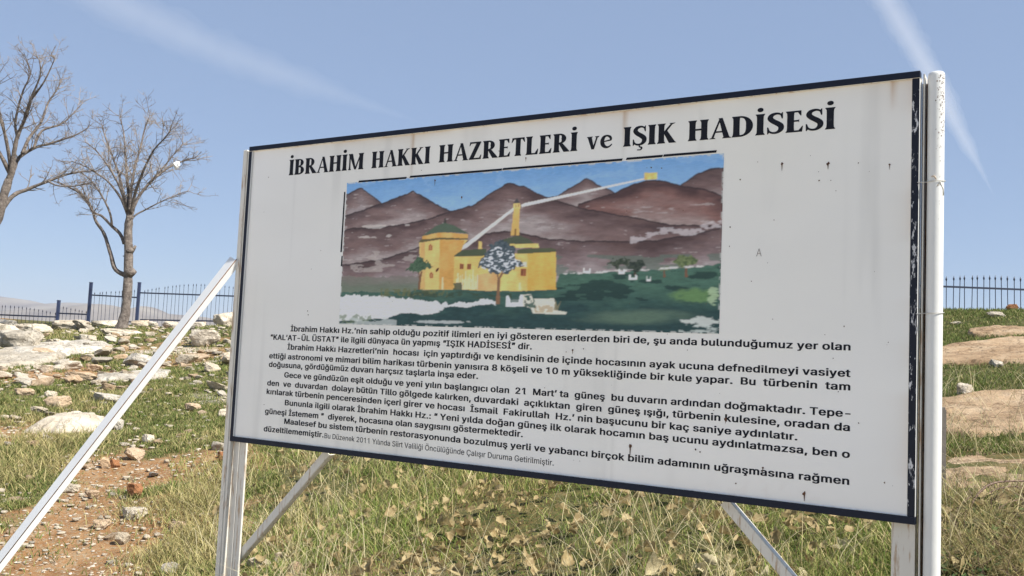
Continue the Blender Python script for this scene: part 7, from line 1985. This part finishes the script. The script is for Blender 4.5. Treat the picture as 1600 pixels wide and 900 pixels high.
# green slope at the right
n = 190000
y = 5.2 * (15.0 / 5.2) ** RNG.random(n)
x = y * RNG.uniform(.30, .88, n)
keep = (crest_d(x, y) < .8) & (RNG.random(n) < .35 + .65 * sstep(.4, .6, fbm(x * 1.3, y * 1.3, 88, 4)))
x, y = x[keep], y[keep]
blades('slope_grass', x, y, hgt(x, y, True) - .004, RNG.uniform(.02, .055, len(x)), .003 + .0005 * y, RNG.uniform(.3, 1, len(x)), pick_cols(len(x), GREENS + STRAW, [6, 6, 3, 3, 1, .6, 1, 1]), pick_cols(len(x), GREENS + STRAW, [4, 6, 2, 4, 1, 1, .5, 1]), 'short green grass on the slope at right')
# thin cover behind the board, seen only from the side
n = 16000
y = 9 * (24 / 9.) ** RNG.random(n)
x = y * RNG.uniform(-.25, .36, n)
keep = (crest_d(x, y) < .6) & (fbm(x, y, 188, 3) > .45)
x, y = x[keep], y[keep]
blades('sparse_turf', x, y, hgt(x, y) - .004, RNG.uniform(.03, .07, len(x)), .006 + .0006 * y, RNG.uniform(.3, 1, len(x)), pick_cols(len(x), GREENS + STRAW, [4, 4, 2, 4, 2, 1, 1, 1]), pick_cols(len(x), GREENS + STRAW, [4, 4, 2, 4, 2, 1, 1, 1]), 'sparse turf hidden behind the board')

# ------------------------------------------------------------------ dry leaves
def leaf_mesh(seed):
    rnd = random.Random(seed)
    nu, nv_ = 9, 6
    vv = []
    lob = rnd.uniform(.0, .22)
    ph_ = rnd.uniform(0, 6)
    c1_, c2_, tw = rnd.uniform(-1.0, 2.4), rnd.uniform(.3, 5.0), rnd.uniform(-1.3, 1.3)
    for i in range(nu):
        t = i / (nu - 1)
        half = .40 * (math.sin(math.pi * t ** .8) ** .75) * (1 + lob * math.sin(9 * t + ph_) + .14 * math.sin(23 * t + 3 * ph_)) + .015
        for j in range(nv_):
            s = j / (nv_ - 1) * 2 - 1
            x_ = s * half
            y_ = t - .5
            zz_ = c2_ * .35 * x_ * x_ * 2.2 + c1_ * .30 * (t - .5) ** 2 + tw * x_ * (t - .5) + .05 * math.sin(11 * t + 5 * s + ph_) + .04 * math.sin(17 * t - 7 * s + ph_ * 2)
            vv.append((x_, y_, zz_))
    ff = [(i * nv_ + j, i * nv_ + j + 1, (i + 1) * nv_ + j + 1, (i + 1) * nv_ + j) for i in range(nu - 1) for j in range(nv_ - 1)]
    b0 = len(vv)
    vv += [(-.012, -.5, .0 + c1_ * .075), (.012, -.5, .0 + c1_ * .075), (.012 + .05, -.78, .03 + c1_ * .1), (-.0 + .05, -.78, .03 + c1_ * .1)]
    ff.append((b0, b0 + 1, b0 + 2, b0 + 3))
    me_ = bpy.data.meshes.new('dry_leaf')
    me_.from_pydata(vv, [], ff)
    me_.polygons.foreach_set('use_smooth', [True] * len(ff))
    me_.update()
    me_.materials.append(M_leaf)
    return me_


leaves = [leaf_mesh(40 + k) for k in range(12)]
rr = random.Random(31)
first = None
def leaf_spots(n):
    out = []
    while len(out) < n:
        t = rr.random()
        y_ = 3.15 * (8.2 / 3.15) ** t
        x_ = y_ * rr.uniform(-.31, .57)
        c_ = fbm(np.array([x_ * 1.7]), np.array([y_ * 1.7]), 201, 3)[0]
        if x_ / y_ > .42 and y_ > 4.35: continue
        if rr.random() > sstep(.34, .62, np.array([c_]))[0] + .38: continue
        out.append((x_, y_))
    return out


sp = leaf_spots(1100)
while len(sp) < 1145:
    y_ = rr.uniform(3.2, 4.3)
    x_ = y_ * rr.uniform(.465, .57)
    sp.append((x_, y_ - 6))               # sorted first, moved back below
sp.sort(key=lambda p: p[1])
sp = [(a_, b_ + 6) if b_ < 0 else (a_, b_) for a_, b_ in sp]
for k, (x_, y_) in enumerate(sp[:285]):
    me_ = rr.choice(leaves)
    if first is None:
        first = bpy.data.objects.new('dry_leaf', me_)
        o = first
    else:
        o = first.copy()
        o.data = me_
    s_ = rr.choice((.03, .038, .045, .052, .06, .07, .082)) * rr.uniform(.85, 1.15)
    o.location = (x_, y_, hgt(x_, y_)[0] + rr.uniform(.0, .05))
    o.scale = (s_ * rr.uniform(.6, 1.15), s_ * rr.uniform(.8, 1.1), s_ * rr.uniform(.6, 1.3))
    o.rotation_euler = (rr.gauss(0, .8), rr.gauss(0, .8), rr.uniform(0, 6.28))
    COL.objects.link(o)
    if x_ / y_ > .462:
        tag(o, 'curled dry tan leaf caught in the dead growth right of the white pipe', 'leaf', 'dry leaves right of the white pipe')
    else:
        tag(o, 'curled dry tan leaf lying in the grass under the board', 'leaf', 'dry leaves in the grass under the board')
V, Fc, nb_ = [], [], 0
for (x_, y_) in sp[285:]:
    me_ = rr.choice(leaves)
    co = np.array([v_.co[:] for v_ in me_.vertices])
    s_ = rr.uniform(.032, .075)
    from mathutils import Euler
    E_ = np.array(Euler((rr.gauss(0, .55), rr.gauss(0, .55), rr.uniform(0, 6.28))).to_matrix())
    V.append((co * s_) @ E_.T + (x_, y_, hgt(x_, y_)[0] + rr.uniform(.02, .085)))
    Fc += [[i + nb_ for i in p.vertices] for p in me_.polygons]
    nb_ += len(co)
me = fast_mesh('leaf_litter', np.concatenate(V), np.array(Fc).ravel(), 4, None, True)
tag(link_mesh('leaf_litter', me, M_leaf), 'farther dry leaves strewn through the grass behind the board', None, kind='stuff')

# ------------------------------------------------------------------ bramble and stake at the right
g = hit(1500, 880)
br = empty('bramble', tuple(g))
tag(br, 'tangled dry bramble with an arching thorny cane at the lower right', 'shrub')
gb = Vector(g)
mb = MB()
rr = random.Random(12)
def cane(pts_px, dist0, dist1, r0):
    k = len(pts_px)
    P3 = [Vector(at(p[0], p[1], dist0 + (dist1 - dist0) * i / (k - 1))) - gb for i, p in enumerate(pts_px)]
    s_ = spline(P3, 6 * k)
    mb.tube(s_, [r0 * (1 - .6 * i / len(s_)) for i in range(len(s_))], 5, jitter=.2, rnd=rr)
    for i in range(2, len(s_) - 1, 1):
        d_ = Vector((rr.uniform(-1, 1), rr.uniform(-1, 1), rr.uniform(-.3, 1))).normalized()
        mb.tube([s_[i], s_[i] + d_ * .014], [r0 * .5, .0004], 3, cap=False, rnd=rr)
cane([(1506, 850), (1512, 810), (1522, 780), (1545, 758), (1575, 752), (1615, 754), (1650, 770)], 3.9, 4.1, .0068)
cane([(1512, 825), (1530, 785), (1550, 768), (1580, 760), (1612, 766)], 4.0, 4.2, .0052)
cane([(1536, 870), (1548, 810), (1575, 786), (1610, 778)], 3.8, 4.0, .0045)
cane([(1480, 820), (1500, 790), (1518, 775)], 4.0, 4.1, .0045)
mb.build('cane', M_cane, br)
mb = MB()
for k in range(420):
    px, py = rr.uniform(1462, 1640), rr.uniform(790, 940)
    q_ = hit(px, py)
    p = Vector(q_) - gb
    ln_ = rr.uniform(.05, .22)
    d_ = Vector((rr.gauss(0, .8), rr.gauss(0, .8), abs(rr.gauss(.55, .4)))).normalized()
    b1 = p + d_ * ln_ * .5 + Vector((rr.uniform(-.02, .02), 0, rr.uniform(0, .02)))
    b2 = p + d_ * ln_ + Vector((rr.uniform(-.05, .05), rr.uniform(-.05, .05), -.02))
    mb.tube([p, b1, b2], [rr.uniform(.0012, .0026), .0014, .0007], 3, cap=False, rnd=rr)
mb.build('dead_twigs', M_cane, br)
V, Fc, Cc = [], [], []
for k in range(900):
    px, py = rr.gauss(1525, 45), rr.uniform(800, 940)
    if not 1462 < px < 1650: continue
    q_ = hit(px, py)
    a_ = rr.uniform(0, 6.28)
    s_ = rr.uniform(.012, .03)
    up_ = rr.uniform(.0, .9)
    c0 = np.array(q_) - np.array(g) + (0, 0, rr.uniform(.005, .07))
    d1 = np.array([math.cos(a_), math.sin(a_), up_]) * s_
    d2 = np.array([-math.sin(a_), math.cos(a_), rr.uniform(-.4, .4)]) * s_ * .45
    V.append(np.array([c0 - d1 * .5, c0 + d2, c0 + d1 * .9, c0 - d2]))
    Fc += [4 * (len(V) - 1) + i for i in range(4)]
    Cc.append(np.tile(np.array([(.05, .085, .03), (.075, .12, .04), (.10, .12, .05), (.2, .17, .08)][rr.randrange(4)]), (4, 1)))
me = fast_mesh('foliage', np.concatenate(V), np.array(Fc), 4, np.concatenate(Cc))
link_mesh('foliage', me, M_grass, br)
n = 2600
q_ = np.array([hit(px, py) for px, py in zip(np.random.default_rng(3).uniform(1455, 1650, 220), np.random.default_rng(4).uniform(765, 930, 220))])
i = RNG.integers(0, len(q_), n)
x = q_[i, 0] + RNG.normal(0, .05, n)
y = q_[i, 1] + RNG.normal(0, .05, n)
blades('dead_grass', x, y, hgt(x, y) - .005, RNG.uniform(.04, .2, n), .0030, RNG.uniform(.3, 1.3, n), pick_cols(n, STRAW + GREENS, [4, 3, 4, 3, 1, 1, 1, 1]), pick_cols(n, STRAW, [3, 4, 2, 2]), 'matted dead grass round the bramble at lower right', 4)

st = hit(1468, 770)
mb = MB()
tpz = at(1470.5, 640, st[1])
mb.box((-.018, -.018, -.2), (.018, .018, tpz[2] - st[2]))
mb.box((-.014, -.014, tpz[2] - st[2]), (.014, .014, tpz[2] - st[2] + .012))
tag(mb.build('stake', M_wood, None, (tpz[0], st[1], st[2])), 'weathered grey stake standing just behind the white pipe', 'stake')
